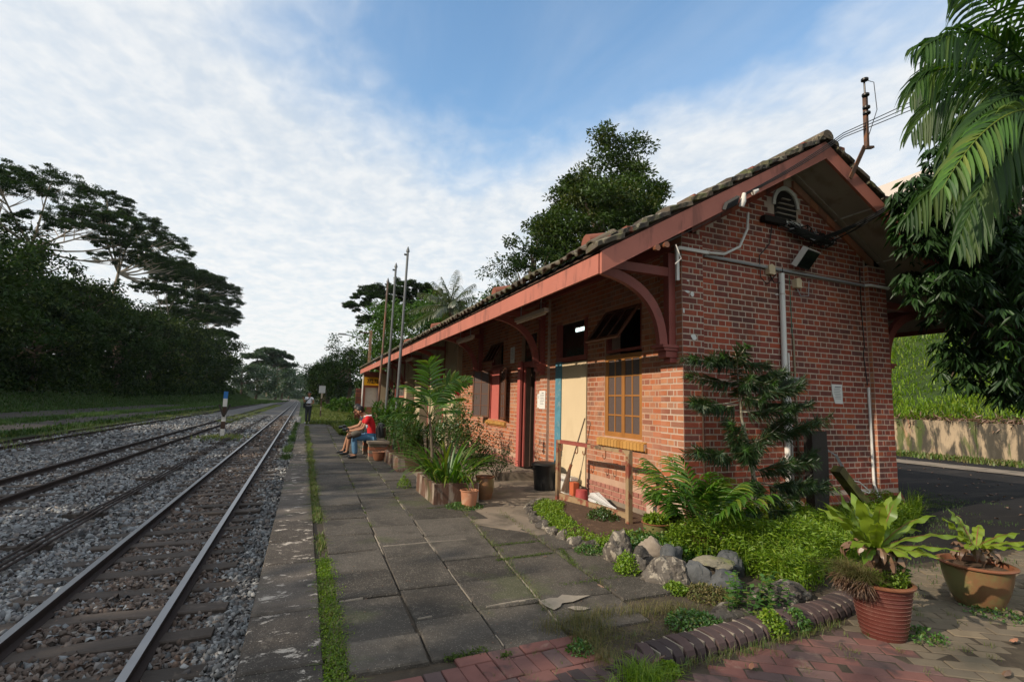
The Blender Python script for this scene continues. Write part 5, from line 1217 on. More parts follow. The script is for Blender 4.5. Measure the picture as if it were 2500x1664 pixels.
    kill = [v for v in bm.verts if (M.inverted() @ v.co).x > .048 and (M.inverted() @ v.co).z < .075] + [v for v in bm.verts if (M.inverted() @ v.co).z < -.045]
    bmesh.ops.delete(bm, geom=list(set(kill)), context='VERTS')
    for v in bm.verts: v.co -= wloc(t)
    me = bpy.data.meshes.new('hair'); bm.to_mesh(me); bm.free(); me.materials.append(m_hair); [setattr(p, 'use_smooth', True) for p in me.polygons]; link(bpy.data.objects.new('hair', me), t)
    g = G(); g.tube([M @ Vector((.088, 0, .012)), M @ Vector((.112, 0, -.022)), M @ Vector((.09, 0, -.035))], [.008, .015, .010], 8); g.build('nose', m_skin, t, True)
    for y in (-1, 1):
        g = G(); g.tube([M @ Vector((.085, y * .033, .014)), M @ Vector((.097, y * .033, .014))], [.012, .007], 8); g.build('eye', m_hair, t, True)
        g = G(); g.tube([M @ Vector((-.005, y * .09, .025)), M @ Vector((-.012, y * .102, .005)), M @ Vector((.0, y * .09, -.03))], [.010, .014, .008], 6); g.build('ear', m_skin, t, True)
    g = G(); g.tube([M @ Vector((.092, -.022, -.056)), M @ Vector((.1, 0, -.056)), M @ Vector((.092, .022, -.056))], .006, 6); g.build('mouth', m_redwood, t, True)
    return t, W, M
# man standing on the platform edge, facing the camera
J = dict(pelvis=(0, 0, .93), waist=(0, 0, 1.07), chest=(.0, 0, 1.27), neckb=(-.01, 0, 1.42), neck=(0, 0, 1.47), headlow=(.02, 0, 1.54), head=(.02, 0, 1.60), headtop=(.01, 0, 1.68))
for sd, y in (('l', 1), ('r', -1)): J.update({'sh' + sd: (-.01, y * .17, 1.38), 'hi' + sd: (0, y * .09, .88), 'kn' + sd: (.02, y * .085, .48), 'an' + sd: (-.02, y * .08, .07), 'to' + sd: (.11, y * .1, .035)})
J.update(ell=(-.05, .25, 1.12), wrl=(.15, .14, 1.07), hal=(.20, .06, 1.06), elr=(-.02, -.25, 1.14), wrr=(.08, -.30, 1.32), har=(.1, -.30, 1.40))
t, W, M = person('man in white t-shirt and dark grey trousers standing on the platform edge looking this way', (.20, 30.3, 0), math.radians(-110), J, m_whiteshirt, m_trouser, False, .5, shoemat=m_whiteshirt)
g = G(); g.tube([W((-.1, .13, 1.42)), W((.13, .02, 1.36)), W((.15, -.1, 1.18)), W((.12, -.18, 1.04))], .022, 6); g.build('shoulder_strap', m_black, t, True)
cbag = thing('camera_bag', 'black camera bag at the waist of the standing man in white', 'bag', W((.17, .02, 1.04)))
g = G(); M2 = Matrix.Translation(W((.18, 0, 1.05))) @ Matrix.Rotation(math.radians(-110), 4, 'Z'); g.obox(M2, .10, .30, .09); g.build('pouch', m_black, cbag); g = G(); g.obox(M2 @ Matrix.Translation((.0, -.17, -.08)), .08, .1, .26); g.build('side_flap', m_black, cbag)
# two men sitting on the bench, facing the tracks (-X)
fa = PI
J = dict(pelvis=(0, 0, .52), waist=(-.02, 0, .68), chest=(.06, 0, .88), neckb=(.17, 0, 1.02), neck=(.23, 0, 1.05), headlow=(.29, 0, 1.08), head=(.32, 0, 1.125), headtop=(.345, 0, 1.19))
for sd, y in (('l', 1), ('r', -1)): J.update({'sh' + sd: (.13, y * .17, .97), 'hi' + sd: (.03, y * .10, .50), 'kn' + sd: (.42, y * .13, .50), 'an' + sd: (.38, y * .13, .07), 'to' + sd: (.53, y * .15, .035),
                                               'el' + sd: (.24, y * .22, .72), 'wr' + sd: (.47, y * .12, .66), 'ha' + sd: (.55, y * .07, .66)})
t, W, M = person('man in red polo shirt and blue jeans sitting bent over his camera on the bench', (1.60, 13.1, 0), fa, J, m_redshirt, m_jeans, False, .62, 'men sitting on the bench')
g = G(); g.tube([W((.155, .205, .78)), W((.185, .225, .765))], .045, 8); g.build('sleeve_badge', m_whiteshirt, t, True)
g = G(); g.tube([W((.05, .165, 1.04)), W((.16, .12, 1.03)), W((.22, .06, 1.0))], .018, 6); g.build('collar_stripe', m_whiteshirt, t, True)
cb = thing('camera', 'small black camera in the hands of the man in the red shirt', 'camera', W((.6, 0, .68)))
g = G(); M2 = Matrix.Translation(W((.60, 0, .68))); g.obox(M2, .07, .13, .09); g.build('camera_body', m_black, cb); g = G(); g.tube([W((.62, 0, .68)), W((.71, 0, .68))], .034, 12); g.build('lens', m_glassdark, cb, True)
lb = thing('cap', 'grey brown cap resting on the knee of the man in jeans', 'cap', W((.42, .14, .58)))
g = G(); g.tube([W((.28, .17, .60)), W((.36, .17, .60)), W((.46, .17, .57)), W((.54, .17, .52))], [.05, .085, .085, .04], 10); g.build('crown', mat('grey_cloth', [(.10, .09, .075)], .9, .3, 12), lb, True)
g = G(); g.tube([W((.50, .17, .55)), W((.60, .17, .50))], [.07, .045], 8); g.build('brim', m_darkwood, lb, True)
J2 = {k: (v[0] * 1.0 + (.02 if v[2] > .6 else 0), v[1], v[2] + (.03 if v[2] > .6 else 0)) for k, v in J.items()}
J2.update(knl=(.50, .12, .54), anl=(.55, .12, .09), tol=(.70, .13, .04), knr=(.50, -.10, .56), anr=(.62, -.12, .11), tor=(.76, -.14, .06), ell=(.30, .22, .76))
t, W, M = person('man in dark navy shirt, shorts and black ankle boots sitting beyond the man in red', (1.62, 13.72, 0), fa, J2, m_navy, m_trouser, True, .6, 'men sitting on the bench', shorts=True)
cb = thing('camera', 'black camera held over the knee by the man in the navy shirt', 'camera', W((.62, 0, .70)))
g = G(); M2 = Matrix.Translation(W((.64, 0, .71))); g.obox(M2, .08, .15, .10); g.build('camera_body', m_black, cb); g = G(); g.tube([W((.67, 0, .71)), W((.78, 0, .70))], .04, 12); g.build('lens', m_glassdark, cb, True)
# bench of brick piers and slab, backpack on it
bn = thing('bench', 'low bench of stacked bricks with a concrete seat under the two sitting men', 'bench', (1.72, 13.3, 0))
for yy in (12.72, 14.0):
    for k in range(5): g = G(); g.box(1.50 + random.uniform(-.01, .01), 1.92, yy - .11, yy + .11, k * .075 + .003, k * .075 + .071); g.build('brick', m_brick_sunlit if k % 2 else m_bare, bn)
g = G(); g.box(1.46, 1.96, 12.55, 14.2, .378, .43); g.build('seat', m_bare, bn)
bp = thing('backpack', 'black backpack standing on the bench behind the man in red', 'backpack', (1.80, 12.78, .43))
skin_mesh('bag', [(1.80, 12.78, .50, .13, .11), (1.79, 12.78, .66, .14, .12), (1.77, 12.78, .80, .12, .10), (1.75, 12.78, .88, .06, .06)], [(0, 1), (1, 2), (2, 3)], m_black, bp, 1, 1)
g = G(); g.tube([(1.70, 12.70, .86), (1.64, 12.66, .72), (1.66, 12.66, .52)], .014, 6); g.build('strap', m_black, bp, True)

# =================================================================== POLES, SIGNS, LAMPS
for k, (x0, x1, y, zt, d, rust) in enumerate([(2.33, 2.42, 14.15, 5.69, 'tallest looking grey steel flag pole, nearest of the three', m_steel), (2.33, 2.40, 16.1, 5.70, 'middle grey steel flag pole of the three', m_steel), (2.33, 2.43, 18.0, 5.63, 'rust brown flag pole, farthest of the three', mat('rusty_pole', [(.14, .10, .08)], .7, .4, 3, stains=[((.22, .10, .05), 1.5, .45, .6, .7, None)]))]):
    t = thing('flag_pole', d, 'flag pole', (x0, y, 0), 'bare flag poles among the shrubs')
    f = lambda z: (x0 + (x1 - x0) * z / zt, y, z)
    g = G(); g.tube([f(0), f(zt * .52)], .042, 10); g.tube([f(zt * .52), f(zt)], .033, 10); g.build('pole', rust, t, True)
    g = G(); g.tube([f(zt - .03), f(zt + .02), f(zt + .12)], [.055, .045, .01], 10); g.tube([(f(zt)[0] - .03, y, zt - .12), (f(zt)[0] - .10, y, zt - .12)], .03, 8); g.build('finial', m_steel, t, True)
    g = G(); g.tube([f(zt * .51), f(zt * .53)], .05, 10); g.build('collar', m_steel, t, True)
def text(s, loc, rot, size, m, parent, name='lettering', sx=1.0, bold=.012, align='CENTER'):
    c = bpy.data.curves.new(name, 'FONT'); c.body = s; c.size = size; c.align_x = align; c.align_y = 'CENTER'; c.extrude = .002; c.offset = bold
    o = bpy.data.objects.new(name, c); scene.collection.objects.link(o); bpy.context.view_layer.update()
    me = bpy.data.meshes.new_from_object(o.evaluated_get(bpy.context.evaluated_depsgraph_get())); bpy.data.objects.remove(o)
    me.materials.append(m); r = bpy.data.objects.new(name, me); r.location = Vector(loc) - wloc(parent); r.rotation_euler = rot; r.scale = (sx, 1, 1); return link(r, parent)
sg = thing('kilometre_sign', 'yellow board reading 772.75 at the far end of the station', 'sign', (3.2, 28.0, 2.2))
g = G(); g.box(2.86, 3.68, 27.98, 28.02, 2.16, 2.60); g.build('board', m_sign, sg)
text('772.75', (3.29, 27.972, 2.37), (PI / 2, 0, 0), .30, m_ink, sg, sx=.72, bold=.006)
for x in (3.0, 3.55): g = G(); g.box(x, x + .03, 28.02, 28.2, 2.2, 2.56); g.build('bracket', m_darkwood, sg)
t = thing('post', 'short post with blue top and white and black bands between the tracks', 'post', (-3.7, 28.9, -.7))
for a, b, m in ((1.25, 1.60, mat('blue_band', [(.03, .16, .42)], .6, .1, 9)), (.85, 1.25, m_white), (.45, .85, m_darkwood), (.12, .45, m_white), (-.25, .12, m_darkwood), (-.75, -.25, m_white)):
    g = G(); g.box(-3.79, -3.61, 28.84, 28.96, a, b); g.build('band', m, t)
for dx in (-1, 1): g = G(); g.beam((-3.7, 28.8, .35), (-3.7 + dx * .24, 28.8, .95), .08, .05, (0, 1, 0)); g.build('arm', m_blackpost, t)
n = 1500; P = np.stack([-3.7 + .45 * rng.normal(size=n), 28.9 + .8 * rng.normal(size=n), np.full(n, -.72)], 1); V, F, R = blades(P, .16, .03, .7); tag(npmesh('weeds', V, F, lm_grass, rnd=R, kind='stuff'), 'dark weeds round the foot of the blue topped post', 'weeds')
t = thing('lamp_post', 'old utility pole with a long arm street lamp behind the roof end', 'lamp post', (4.9, 45, 0))
g = G(); g.box(4.78, 5.0, 44.9, 45.1, -.3, 7.35); g.build('pole', m_rusty, t)
g = G(); g.beam((3.9, 45, 7.12), (4.9, 45, 7.1), .08, .1); g.build('crossarm', m_darkwood, t); g = G(); g.tube([(4.8, 45, 6.3), (3.6, 45, 6.7), (2.7, 45, 6.85)], .05, 6); g.build('lamp_arm', m_grey, t, True)
g = G(); g.box(2.2, 2.85, 44.9, 45.1, 6.78, 6.92); g.build('lamp_head', m_grey, t)
t = thing('brick_pillar', 'dark red brick pillar standing in the grass beyond the sitting men', 'pillar', (2.9, 31, 0))
PB = [];
for k in range(26): 
    g = G(); z = k * .078; o_ = .01 * (k % 2); g.box(2.72 + o_, 3.05 + o_, 30.85, 31.15, z, z + .070); g.build('brick', m_brick, t)
t = thing('marker_post', 'small wooden post with a pale board in the lawn behind the standing man', 'post', (1.25, 45, -.3))
g = G(); g.box(1.19, 1.30, 44.95, 45.05, -.3, .35); g.box(1.19, 1.30, 44.95, 45.05, .7, 1.35); g.build('post_dark', m_darkwood, t); g = G(); g.box(1.2, 1.29, 44.96, 45.04, .35, .7); g.box(1.18, 1.31, 44.9, 44.94, 1.35, 1.8); g.build('post_pale', m_palebark, t)
g = G(); g.box(1.0, 1.5, 45.1, 45.14, 1.8, 2.4); g.build('board', m_grey, t)
# fluorescent battens under the eave
for k, (y0, y1, x, d) in enumerate([(6.9, 8.1, 3.35, 'nearest unlit fluorescent batten under the eave, right of the second bracket'), (10.6, 11.8, 3.35, 'second unlit fluorescent batten under the eave, above the open casements'), (17.5, 18.7, 3.35, 'third small fluorescent batten deep under the eave'), (22.5, 23.7, 3.35, 'farthest fluorescent batten under the eave')]):
    t = thing('fluorescent_lamp', d, 'lamp', (x, y0, 2.95), 'fluorescent battens under the eave')
    g = G(); g.box(x - .04, x + .04, y0, y1, 2.86, 2.92); g.build('batten', m_tube, t); g = G(); g.tube([(x, y0 + .04, 2.835), (x, y1 - .04, 2.835)], .016, 8); g.build('tube', m_tube, t, True)
    for q in (y0 + .2, y1 - .2): g = G(); g.tube([(x, q, 2.9), (x, q, 3.3)], .010, 6); g.build('hanger', m_grey, t)

# ---- services on the gable
yg = YR - .012
t = thing('conduit', 'grey conduit running across the gable wall under the floodlight', 'conduit', (4.2, YG, 3.35))
g = G(); g.box(4.06, 4.10, YG - .03, YG, 2.98, 3.40); g.box(4.10, 4.57, YG - .035, YG - .003, 3.37, 3.41); g.build('white_trunking', m_pvc, t)
g = G(); g.tube([(4.55, YR - .03, 3.37), (6.0, YR - .03, 3.35), (7.62, YR - .03, 3.33)], .021, 8); g.build('grey_tube', m_grey, t, True)
g = G(); g.tube([(7.60, YR - .03, 3.33), (7.66, YG - .025, 3.33), (8.06, YG - .025, 3.325)], .024, 8); g.build('pale_elbow', m_pvc, t, True)
g = G(); g.tube([(4.56, YG - .03, 3.39), (4.85, YR - .06, 3.42), (5.1, YR - .08, 3.55), (5.22, YR - .10, 3.80), (5.22, YR - .12, 4.02)], .017, 8); g.build('flexible_tube', m_pvc, t, True)
t = thing('pipe', 'thick white plastic pipe down the middle of the gable wall', 'pipe', (5.88, YG, .5))
g = G(); g.tube([(5.88, YR - .045, 3.30), (5.875, YR - .045, 2.0), (5.87, YR - .045, .50)], .037, 14); g.build('tube', m_pvc, t, True)
for z in (3.0, 1.5, .7): g = G(); g.box(5.80, 5.92, YR - .01, YR - .0, z, z + .02); g.tube([(5.88, YR - .045, z), (5.88, YR - .045, z + .02)], .041, 14); g.build('clip', m_white, t)
t = thing('pipe', 'thin white pipe right beside the thick one on the gable, ending near the green hose', 'pipe', (5.99, YG, .5))
g = G(); g.tube([(5.985, YR - .02, 2.22), (5.985, YR - .02, 1.2), (5.985, YR - .02, .30), (5.96, YR - .05, .26), (5.35, YR - .06, .27)], .013, 8); g.build('tube', m_pvc, t, True)
g = G(); g.box(6.03, 6.17, YR - .03, YR, 1.74, 1.90); g.build('junction_box', m_grey, t)
t = thing('conduit', 'narrow brownish conduit with a cable right of the white pipes on the gable', 'conduit', (6.1, YG, .6))
g = G(); g.tube([(6.06, YR - .02, 3.3), (6.07, YR - .02, 2.45)], .005, 6); g.build('cable', m_green, t, True); g = G(); g.tube([(6.09, YR - .02, 2.45), (6.10, YR - .02, 1.3), (6.10, YR - .02, .5)], .013, 8); g.build('tube', mat('dirty_conduit', [(.26, .22, .15)], .6, .2, 6), t, True)
t = thing('pipe', 'slim white pipe near the right hand corner pilaster of the gable', 'pipe', (7.55, YG, .2))
g = G(); g.tube([(7.58, YR - .02, 1.82), (7.58, YR - .02, .45), (7.60, YR - .06, .30), (7.63, YR - .08, .08)], .017, 8); g.build('tube', m_pvc, t, True); g = G(); g.tube([(7.55, YR - .01, 3.6), (7.53, YR - .015, 3.0), (7.56, YR - .01, 2.4), (7.52, YR - .015, 2.3), (7.58, YR - .01, 1.85)], .007, 6); g.build('cable', m_cable, t, True)
t = thing('pipe', 'thin brown pipe in the shade beside the left corner pilaster', 'pipe', (4.42, YG, .4))
g = G(); g.tube([(4.44, YG - .012, 1.75), (4.45, YG - .012, .55)], .012, 8); g.build('tube', m_darkwood, t, True)
for k, (x, z, d, w) in enumerate([(5.68, 3.33, 'small cream junction box on the conduit left of the floodlight', .11), (6.18, 3.20, 'small cream junction box hanging under the floodlight', .10)]):
    t = thing('junction_box', d, 'junction box', (x, YG, z), 'cream junction boxes on the conduit'); g = G(); g.prism([(x - w / 2, z - .07), (x + w / 2, z - .07), (x + w / 2, z + .04), (x, z + .07), (x - w / 2, z + .05)], 'y', YR - .075, YR - .005); g.build('box', m_cream, t)
    g = G(); g.tube([(x, YR - .03, z - .07), (x + .05, YR - .05, z - .18), (x + .2, YR - .05, z - .16), (x + .22, YR - .05, z + .05)], .007, 6); g.build('cable', m_grey if k else m_cable, t, True)
t = thing('floodlight', 'dark square floodlight tilted down on the gable wall', 'floodlight', (6.2, YG, 3.55))
M2 = Matrix.Translation((6.22, YR - .16, 3.52)) @ Matrix.Rotation(math.radians(12), 4, 'Z') @ Matrix.Rotation(math.radians(38), 4, 'X')
g = G(); g.obox(M2, .34, .07, .26); g.build('housing', m_black, t); g = G(); g.obox(M2 @ Matrix.Translation((0, -.04, 0)), .30, .006, .22); g.build('glass', m_glassdark, t)
g = G(); g.obox(M2 @ Matrix.Translation((-.175, 0, 0)), .012, .08, .27); g.obox(M2 @ Matrix.Translation((0, 0, .135)), .35, .08, .012); g.build('rim', m_white, t); g = G(); g.beam((6.3, YR, 3.68), (6.25, YR - .14, 3.62), .03, .03); g.build('bracket', m_grey, t)
# cable tangle
t = thing('cable_bundle', 'tangle of black cables sagging from the gable vent to the upper right', 'cables', (6.0, YG, 4.0)); random.seed(77)
for k in range(9):
    a = Vector((5.75 + random.uniform(0, .3), YR - .08, 3.98 + random.uniform(-.05, .1))); b = Vector((6.55 + random.uniform(-.15, .15), YR - .16, 3.80 + random.uniform(-.05, .06))); c = Vector((7.3, 4.1, 4.30 + k * .012)); d = Vector((8.9, 3.3, 5.0 + k * .03))
    P = bez(a, (a + b) / 2 + Vector((0, 0, -.1 * random.random())), b, 6) + bez(b, (b + c) / 2 + Vector((0, 0, -.12)), c, 8)[1:] + bez(c, (c + d) / 2 + Vector((0, 0, -.05)), d, 6)[1:]
    g = G(); g.tube(P, .0075, 5); g.build('cable', m_cable, t, True)
for k in range(26):
    x = 5.95 + random.random() * .8; z = 3.98 - (x - 5.95) * .16; g = G(); r = random.uniform(.05, .12); ph = random.random() * 6
    g.tube([(x + r * math.cos(ph + a) * 1.3, YR - .12 + .05 * math.sin(a * 2), z + random.uniform(-.02, .02) + r * math.sin(ph + a) * .8) for a in np.linspace(0, random.uniform(2.5, 6), 9)], random.choice((.006, .009, .004)), 5); g.build('cable_loop', m_cable if k % 5 else m_grey, t, True)
g = G(); g.tube([(6.05, YR - .1, 3.95), (6.4, YR - .13, 3.86), (6.8, YR - .12, 3.84)], [.05, .06, .04], 8); g.build('cable_knot', m_cable, t, True)
g = G(); g.tube([(6.5, YR - .1, 3.82), (6.35, YR - .05, 3.7), (6.3, YR - .1, 3.62)], .008, 5); g.build('dropped_cable', m_cable, t, True)
g = G(); g.tube([(5.75, YR - .03, 3.95), (5.7, YR - .03, 3.7), (5.5, YR - .03, 3.5), (5.5, YR - .04, 3.2), (5.62, YR - .03, 3.12), (5.8, YR - .03, 3.28)], .007, 5); g.build('dropped_cable', m_cable, t, True)
# service wires from the barge board over the roof to the upper right
t = thing('service_wires', 'thin overhead wires crossing above the gable to the roof mast and the palm', 'wires', (4.6, YB, 4.0))
for k in range(3):
    g = G(); a = Vector((4.58, YB - .05, 3.93 + .01 * k)); c = Vector((6.9 + 3.0, 3.4, 6.9 + .12 * k)); m_ = Vector((6.3, YB - .12, 5.03 + .03 * k)); g.tube(bez(a, (a + m_) / 2 + Vector((0, 0, -.07)), m_, 7) + bez(m_, (m_ + c) / 2 + Vector((0, 0, -.05)), c, 7)[1:], .006, 5); g.build('wire', m_cable, t, True)
g = G(); g.tube([(3.35, YB - .03, 3.14), (4.0, YB - .035, 3.50), (4.6, YB - .04, 3.88)], .004, 5); g.build('wire', m_cable, t, True)
t = thing('insulator', 'white porcelain insulator and black connector block on the left barge board', 'insulator', (4.55, YB, 3.9))
g = G(); g.tube([(4.56, YB - .04, 3.80), (4.57, YB - .06, 3.86), (4.59, YB - .06, 3.96)], [.03, .035, .022], 10); g.build('porcelain', m_white, t, True); g = G(); g.tube([(4.74, YB - .05, 4.0), (4.82, YB - .05, 4.05)], [.03, .02], 8); g.build('porcelain', m_white, t, True)
g = G()
for k in range(9): g.beam((4.30 + .022 * k, YB - .035, 3.72 + .012 * k), (4.32 + .022 * k, YB - .06, 3.80 + .014 * k), .016, .04)
g.build('connector', m_black, t)
t = thing('insulator', 'small rusty hook insulators low on the left barge board', 'insulator', (3.35, YB, 3.15))
for k in range(2): g = G(); g.tube([(3.33 + .12 * k, YB - .02, 3.12 + .05 * k), (3.33 + .12 * k, YB - .08, 3.12 + .05 * k)], [.02, .035], 8); g.build('hook', m_rim, t, True)
g = G(); g.tube([(3.6, YB - .04, 3.2), (3.66, YB - .05, 3.05), (3.58, YB - .05, 2.98)], .006, 5); g.build('loose_end', m_white, t, True)
# mast on the right barge board
t = thing('roof_mast', 'rusty angle iron mast with black insulators standing on the right barge board', 'mast', (6.55, 4.1, 4.5))
m_mast = mat('rusty_mast', [(.10, .06, .045)], .8, .4, 12, stains=[((.2, .08, .03), 9, .5, .62, .7, None)])
g = G(); g.beam((6.42, 4.18, 4.50), (6.62, 4.1, 4.95), .06, .012, (0, 1, 0)); g.beam((6.62, 4.1, 4.93), (6.78, 4.1, 4.97), .05, .03); g.build('foot', m_mast, t)
g = G(); g.beam((6.66, 4.1, 4.95), (6.69, 4.1, 5.72), .045, .045, (0, 1, 0)); g.build('upright', m_mast, t); g = G(); g.tube([(6.69, 4.1, 5.72), (6.69, 4.1, 5.92)], .012, 8); g.build('rod', m_black, t, True)
for z in (5.42, 5.5, 5.68, 5.9):
    g = G(); g.lathe((6.67, 4.08, z), [(.015, -.03), (.045, -.012), (.045, .012), (.015, .03)], 12); g.build('insulator', m_black, t, True)
g = G(); g.tube([(6.69, 4.1, 5.92), (6.86, 4.08, 5.92), (6.84, 4.05, 5.5), (6.68, 4.08, 5.1)], .005, 5); g.build('wire', m_cable, t, True)

# notices
def notice(label, c, w, h, axis, lines=8, torn=False):
    t = thing('notice', label, 'notice', c); g = G(); random.seed(len(label))
    if axis == 'y':
        q = [(c[0] - w / 2, c[2] + h / 2), (c[0] + w / 2, c[2] + h / 2), (c[0] + w / 2, c[2] - h / 2), (c[0] - w / 2 + (w * .28 if torn else 0), c[2] - h / 2), (c[0] - w / 2 + (w * .05 if torn else 0), c[2])]
        g.prism(q, 'y', c[1] - .004, c[1]); g.build('sheet', m_paper, t); g = G()
        for k in range(lines): z = c[2] + h * (.36 - .085 * k); a = c[0] - w * (.30 if k else .2) + (w * .1 if torn and k > 4 else 0); g.box(a, c[0] + w * random.uniform(.1 if not k else .25, .38), c[1] - .006, c[1] - .0045, z - h * (.014 if k else .03), z + h * (.010 if k else .03))
    else:
        g.box(c[0] - .004, c[0], c[1] - w / 2, c[1] + w / 2, c[2] - h / 2, c[2] + h / 2); g.build('sheet', m_paper, t); g = G()
        for k in range(lines): z = c[2] + h * (.36 - .085 * k); g.box(c[0] - .006, c[0] - .0045, c[1] - w * random.uniform(.1, .36), c[1] + w * (.32 if k else .1), z - h * .012, z + h * (.012 if k else .03))
    g.build('print', mat('faint_print', [(.25, .25, .26)], .8, 0), t)
notice('torn white notice taped to the right half of the gable wall', (6.92, YR - .008, 1.70), .215, .27, 'y', 8, True)
notice('white printed notice on the brick pier between the open door and the cream board', (X0 - .004, 8.66, 1.52), .26, .34, 'x')
notice('small white notice half behind the larger one by the open door', (X0 - .001, 8.82, 1.50), .12, .26, 'x', 3)
notice('pale notice high in the shade above the open casements', (XT - .01, 10.35, 2.5), .24, .36, 'x')
# flaking white paint on the corner pilaster
for (x, z, w, h) in ((4.24, 2.86, .10, .04), (4.31, 2.84, .07, .07), (4.33, 2.31, .10, .09), (4.18, 2.62, .03, .08), (4.25, 3.0, .05, .02)):
    g = G(); n = 9; g.add([(x + w / 2 * math.cos(2 * PI * k / n) * random.uniform(.6, 1.1), YG - .006, z + h / 2 * math.sin(2 * PI * k / n) * random.uniform(.6, 1.1)) for k in range(n)], [tuple(range(n))]); g.build('paint_flake', m_paper, bld)

# ---- things by the track-side wall
t = thing('dustbin', 'black plastic dustbin with lid by the open doorway', 'dustbin', (3.86, 7.9, 0))
g = G(); g.lathe((3.86, 7.9, 0), [(0, .0), (.165, 0), (.17, .02), (.20, .40), (.205, .42)], 30); g.build('bin_body', m_black, t, True); g = G(); g.lathe((3.86, 7.9, .42), [(.225, -.02), (.23, .0), (.225, .02), (.21, .03), (.15, .045), (0, .055)], 30); g.build('lid', m_black, t, True)
g = G()
for sgn in (-1, 1): g.box(3.86 + sgn * .21 - .02, 3.86 + sgn * .21 + .02, 7.86, 7.94, .34, .36)
g.build('handle', m_black, t)
t = thing('broom', 'straw broom with long handle leaning on the cream board', 'broom', (4.02, 7.3, .1))
g = G(); g.tube([(4.10, 6.98, 1.24), (4.0, 7.26, .44)], .011, 8); g.build('handle', m_twig, t, True); g = G(); g.tube([(4.01, 7.24, .50), (4.0, 7.27, .42)], .024, 8); g.build('binding', m_rim, t, True)
g = G()
for k in range(60): a = random.random() * 6.28; q = random.random() ** .5; g.tube([(4.0 + .02 * q * math.cos(a), 7.27 + .02 * q * math.sin(a), .44), (3.96 + .05 * q * math.cos(a), 7.36 + .11 * q * math.sin(a), .05)], .0032, 4, cap=False)
g.build('bristles', m_dry, t)
t = thing('brick', 'hollow orange brick standing beside the broom', 'brick', (3.98, 7.12, .05)); g = G(); g.box(3.95, 4.05, 7.05, 7.18, .04, .24); g.build('block', mat('orange_brick', [(.5, .12, .05)], .7, .15, 9), t)
t = thing('stone_block', 'pale grey moulded block behind the broom', 'block', (4.0, 7.6, 0)); g = G(); g.box(4.02, 4.12, 7.25, 7.85, 0, .24); g.box(4.0, 4.13, 7.23, 7.87, .24, .29); g.build('block', m_white, t)
g = G()
for k in range(9): g.box(4.004, 4.02, 7.28 + .06 * k, 7.31 + .06 * k, .20, .225)
g.build('teeth', m_grey, t)
t = thing('bucket', 'faded red plastic tub upside down by the wall', 'tub', (3.88, 6.68, .05)); g = G(); g.lathe((3.88, 6.68, .04), [(.10, 0), (.095, .02), (.082, .16), (.075, .165), (0, .165)], 22); g.build('tub', mat('faded_red_plastic', [(.36, .06, .06)], .6, .2, 6), t, True)
t = thing('umbrella', 'folded grey white umbrella lying on the ground by the wall', 'umbrella', (3.9, 6.2, .1))
g = G(); V = []; n = 16
for i, (y, r, z) in enumerate([(6.55, .02, .10), (6.50, .055, .12), (6.38, .075, .12), (6.2, .05, .10), (6.02, .02, .085), (5.88, .008, .08)]):
    V += [(3.95 + r * (1 + .35 * (k % 2)) * math.cos(2 * PI * k / n), y, z + r * (1 + .35 * (k % 2)) * math.sin(2 * PI * k / n)) for k in range(n)]
g.add(V, [(i * n + k, i * n + (k + 1) % n, (i + 1) * n + (k + 1) % n, (i + 1) * n + k) for i in range(5) for k in range(n)]); g.build('canopy', mat('silver_cloth', [(.5, .5, .5)], .45, .15, 9), t)
g = G(); g.tube([(3.95, 5.9, .08), (3.96, 5.74, .07)], .010, 6); g.build('tip', m_black, t, True)
t = thing('hook_rack', 'low rack of weathered angle posts with a crossbar and iron hooks', 'rack', (3.67, 6.1, 0))
for (x, y) in ((3.63, 6.95), (3.73, 5.28)):
    g = G(); g.box(x - .03, x + .03, y - .03, y - .018, 0, .87); g.box(x - .03, x - .018, y - .018, y + .035, 0, .87); g.box(x + .018, x + .03, y - .018, y + .035, 0, .87); p = g.build('post', m_rusty, t)
    for z in (.74, .82): g = G(); g.tube([(x - .035, y, z), (x - .02, y, z)], .018, 8); g.build('bolt', m_rim, p, True)
g = G(); g.beam((3.625, 6.98, .885), (3.735, 5.25, .885), .05, .045); g.build('crossbar', m_rusty, t)
for k, f in enumerate((.10, .34, .45, .56, .72)):
    if k in (3,): continue
    y = 6.98 - 1.73 * f; x = 3.625 + .11 * f - .02; L = .13
    g = G(); g.tube([(x, y, .87), (x, y, .79)] + [(x, y + .035 * (1 - math.cos(a)) , .79 - .035 * math.sin(a)) for a in np.linspace(.3, 3.6, 7)], .0075, 6); g.build('hook', m_rim, t, True)
g = G(); g.beam((3.62, 6.85, .912), (3.68, 6.15, .912), .055, .006); g.beam((3.598, 6.85, .885), (3.655, 6.15, .885), .006, .045); g.build('paint_remnant', m_redflake, t)
t = thing('plank', 'weathered timber edging along the soil bed under the window', 'plank', (3.8, 6, .05)); g = G(); g.beam((3.66, 6.95, .06), (3.86, 5.45, .05), .06, .12); g.build('board', m_rusty, t)
t = thing('timber_post', 'black charred upright timber standing against the gable', 'post', (6.15, 4.6, 0))
g = G(); n = 6
for i in range(n): a, b = i / n * 1.20, (i + 1) / n * 1.20; w = .145 - .003 * abs(i - 4) ; g.box(6.08 - w + random.uniform(-.004, .004), 6.08 + w * .95 + random.uniform(-.006, .006), 4.52 + random.uniform(-.003, .003), 4.64, a - .1 if i == 0 else a, b)
g.build('timber', m_blackpost, t)
for k in range(3): g = G(); g.tube([(6.22, 4.54, .98 - .01 * k), (6.34 + .02 * k, 4.52, .9), (6.45 + .02 * k, 4.5, .72), (6.40, 4.5, .68)], .006, 5); g.build('cable_end', m_grey, t, True)
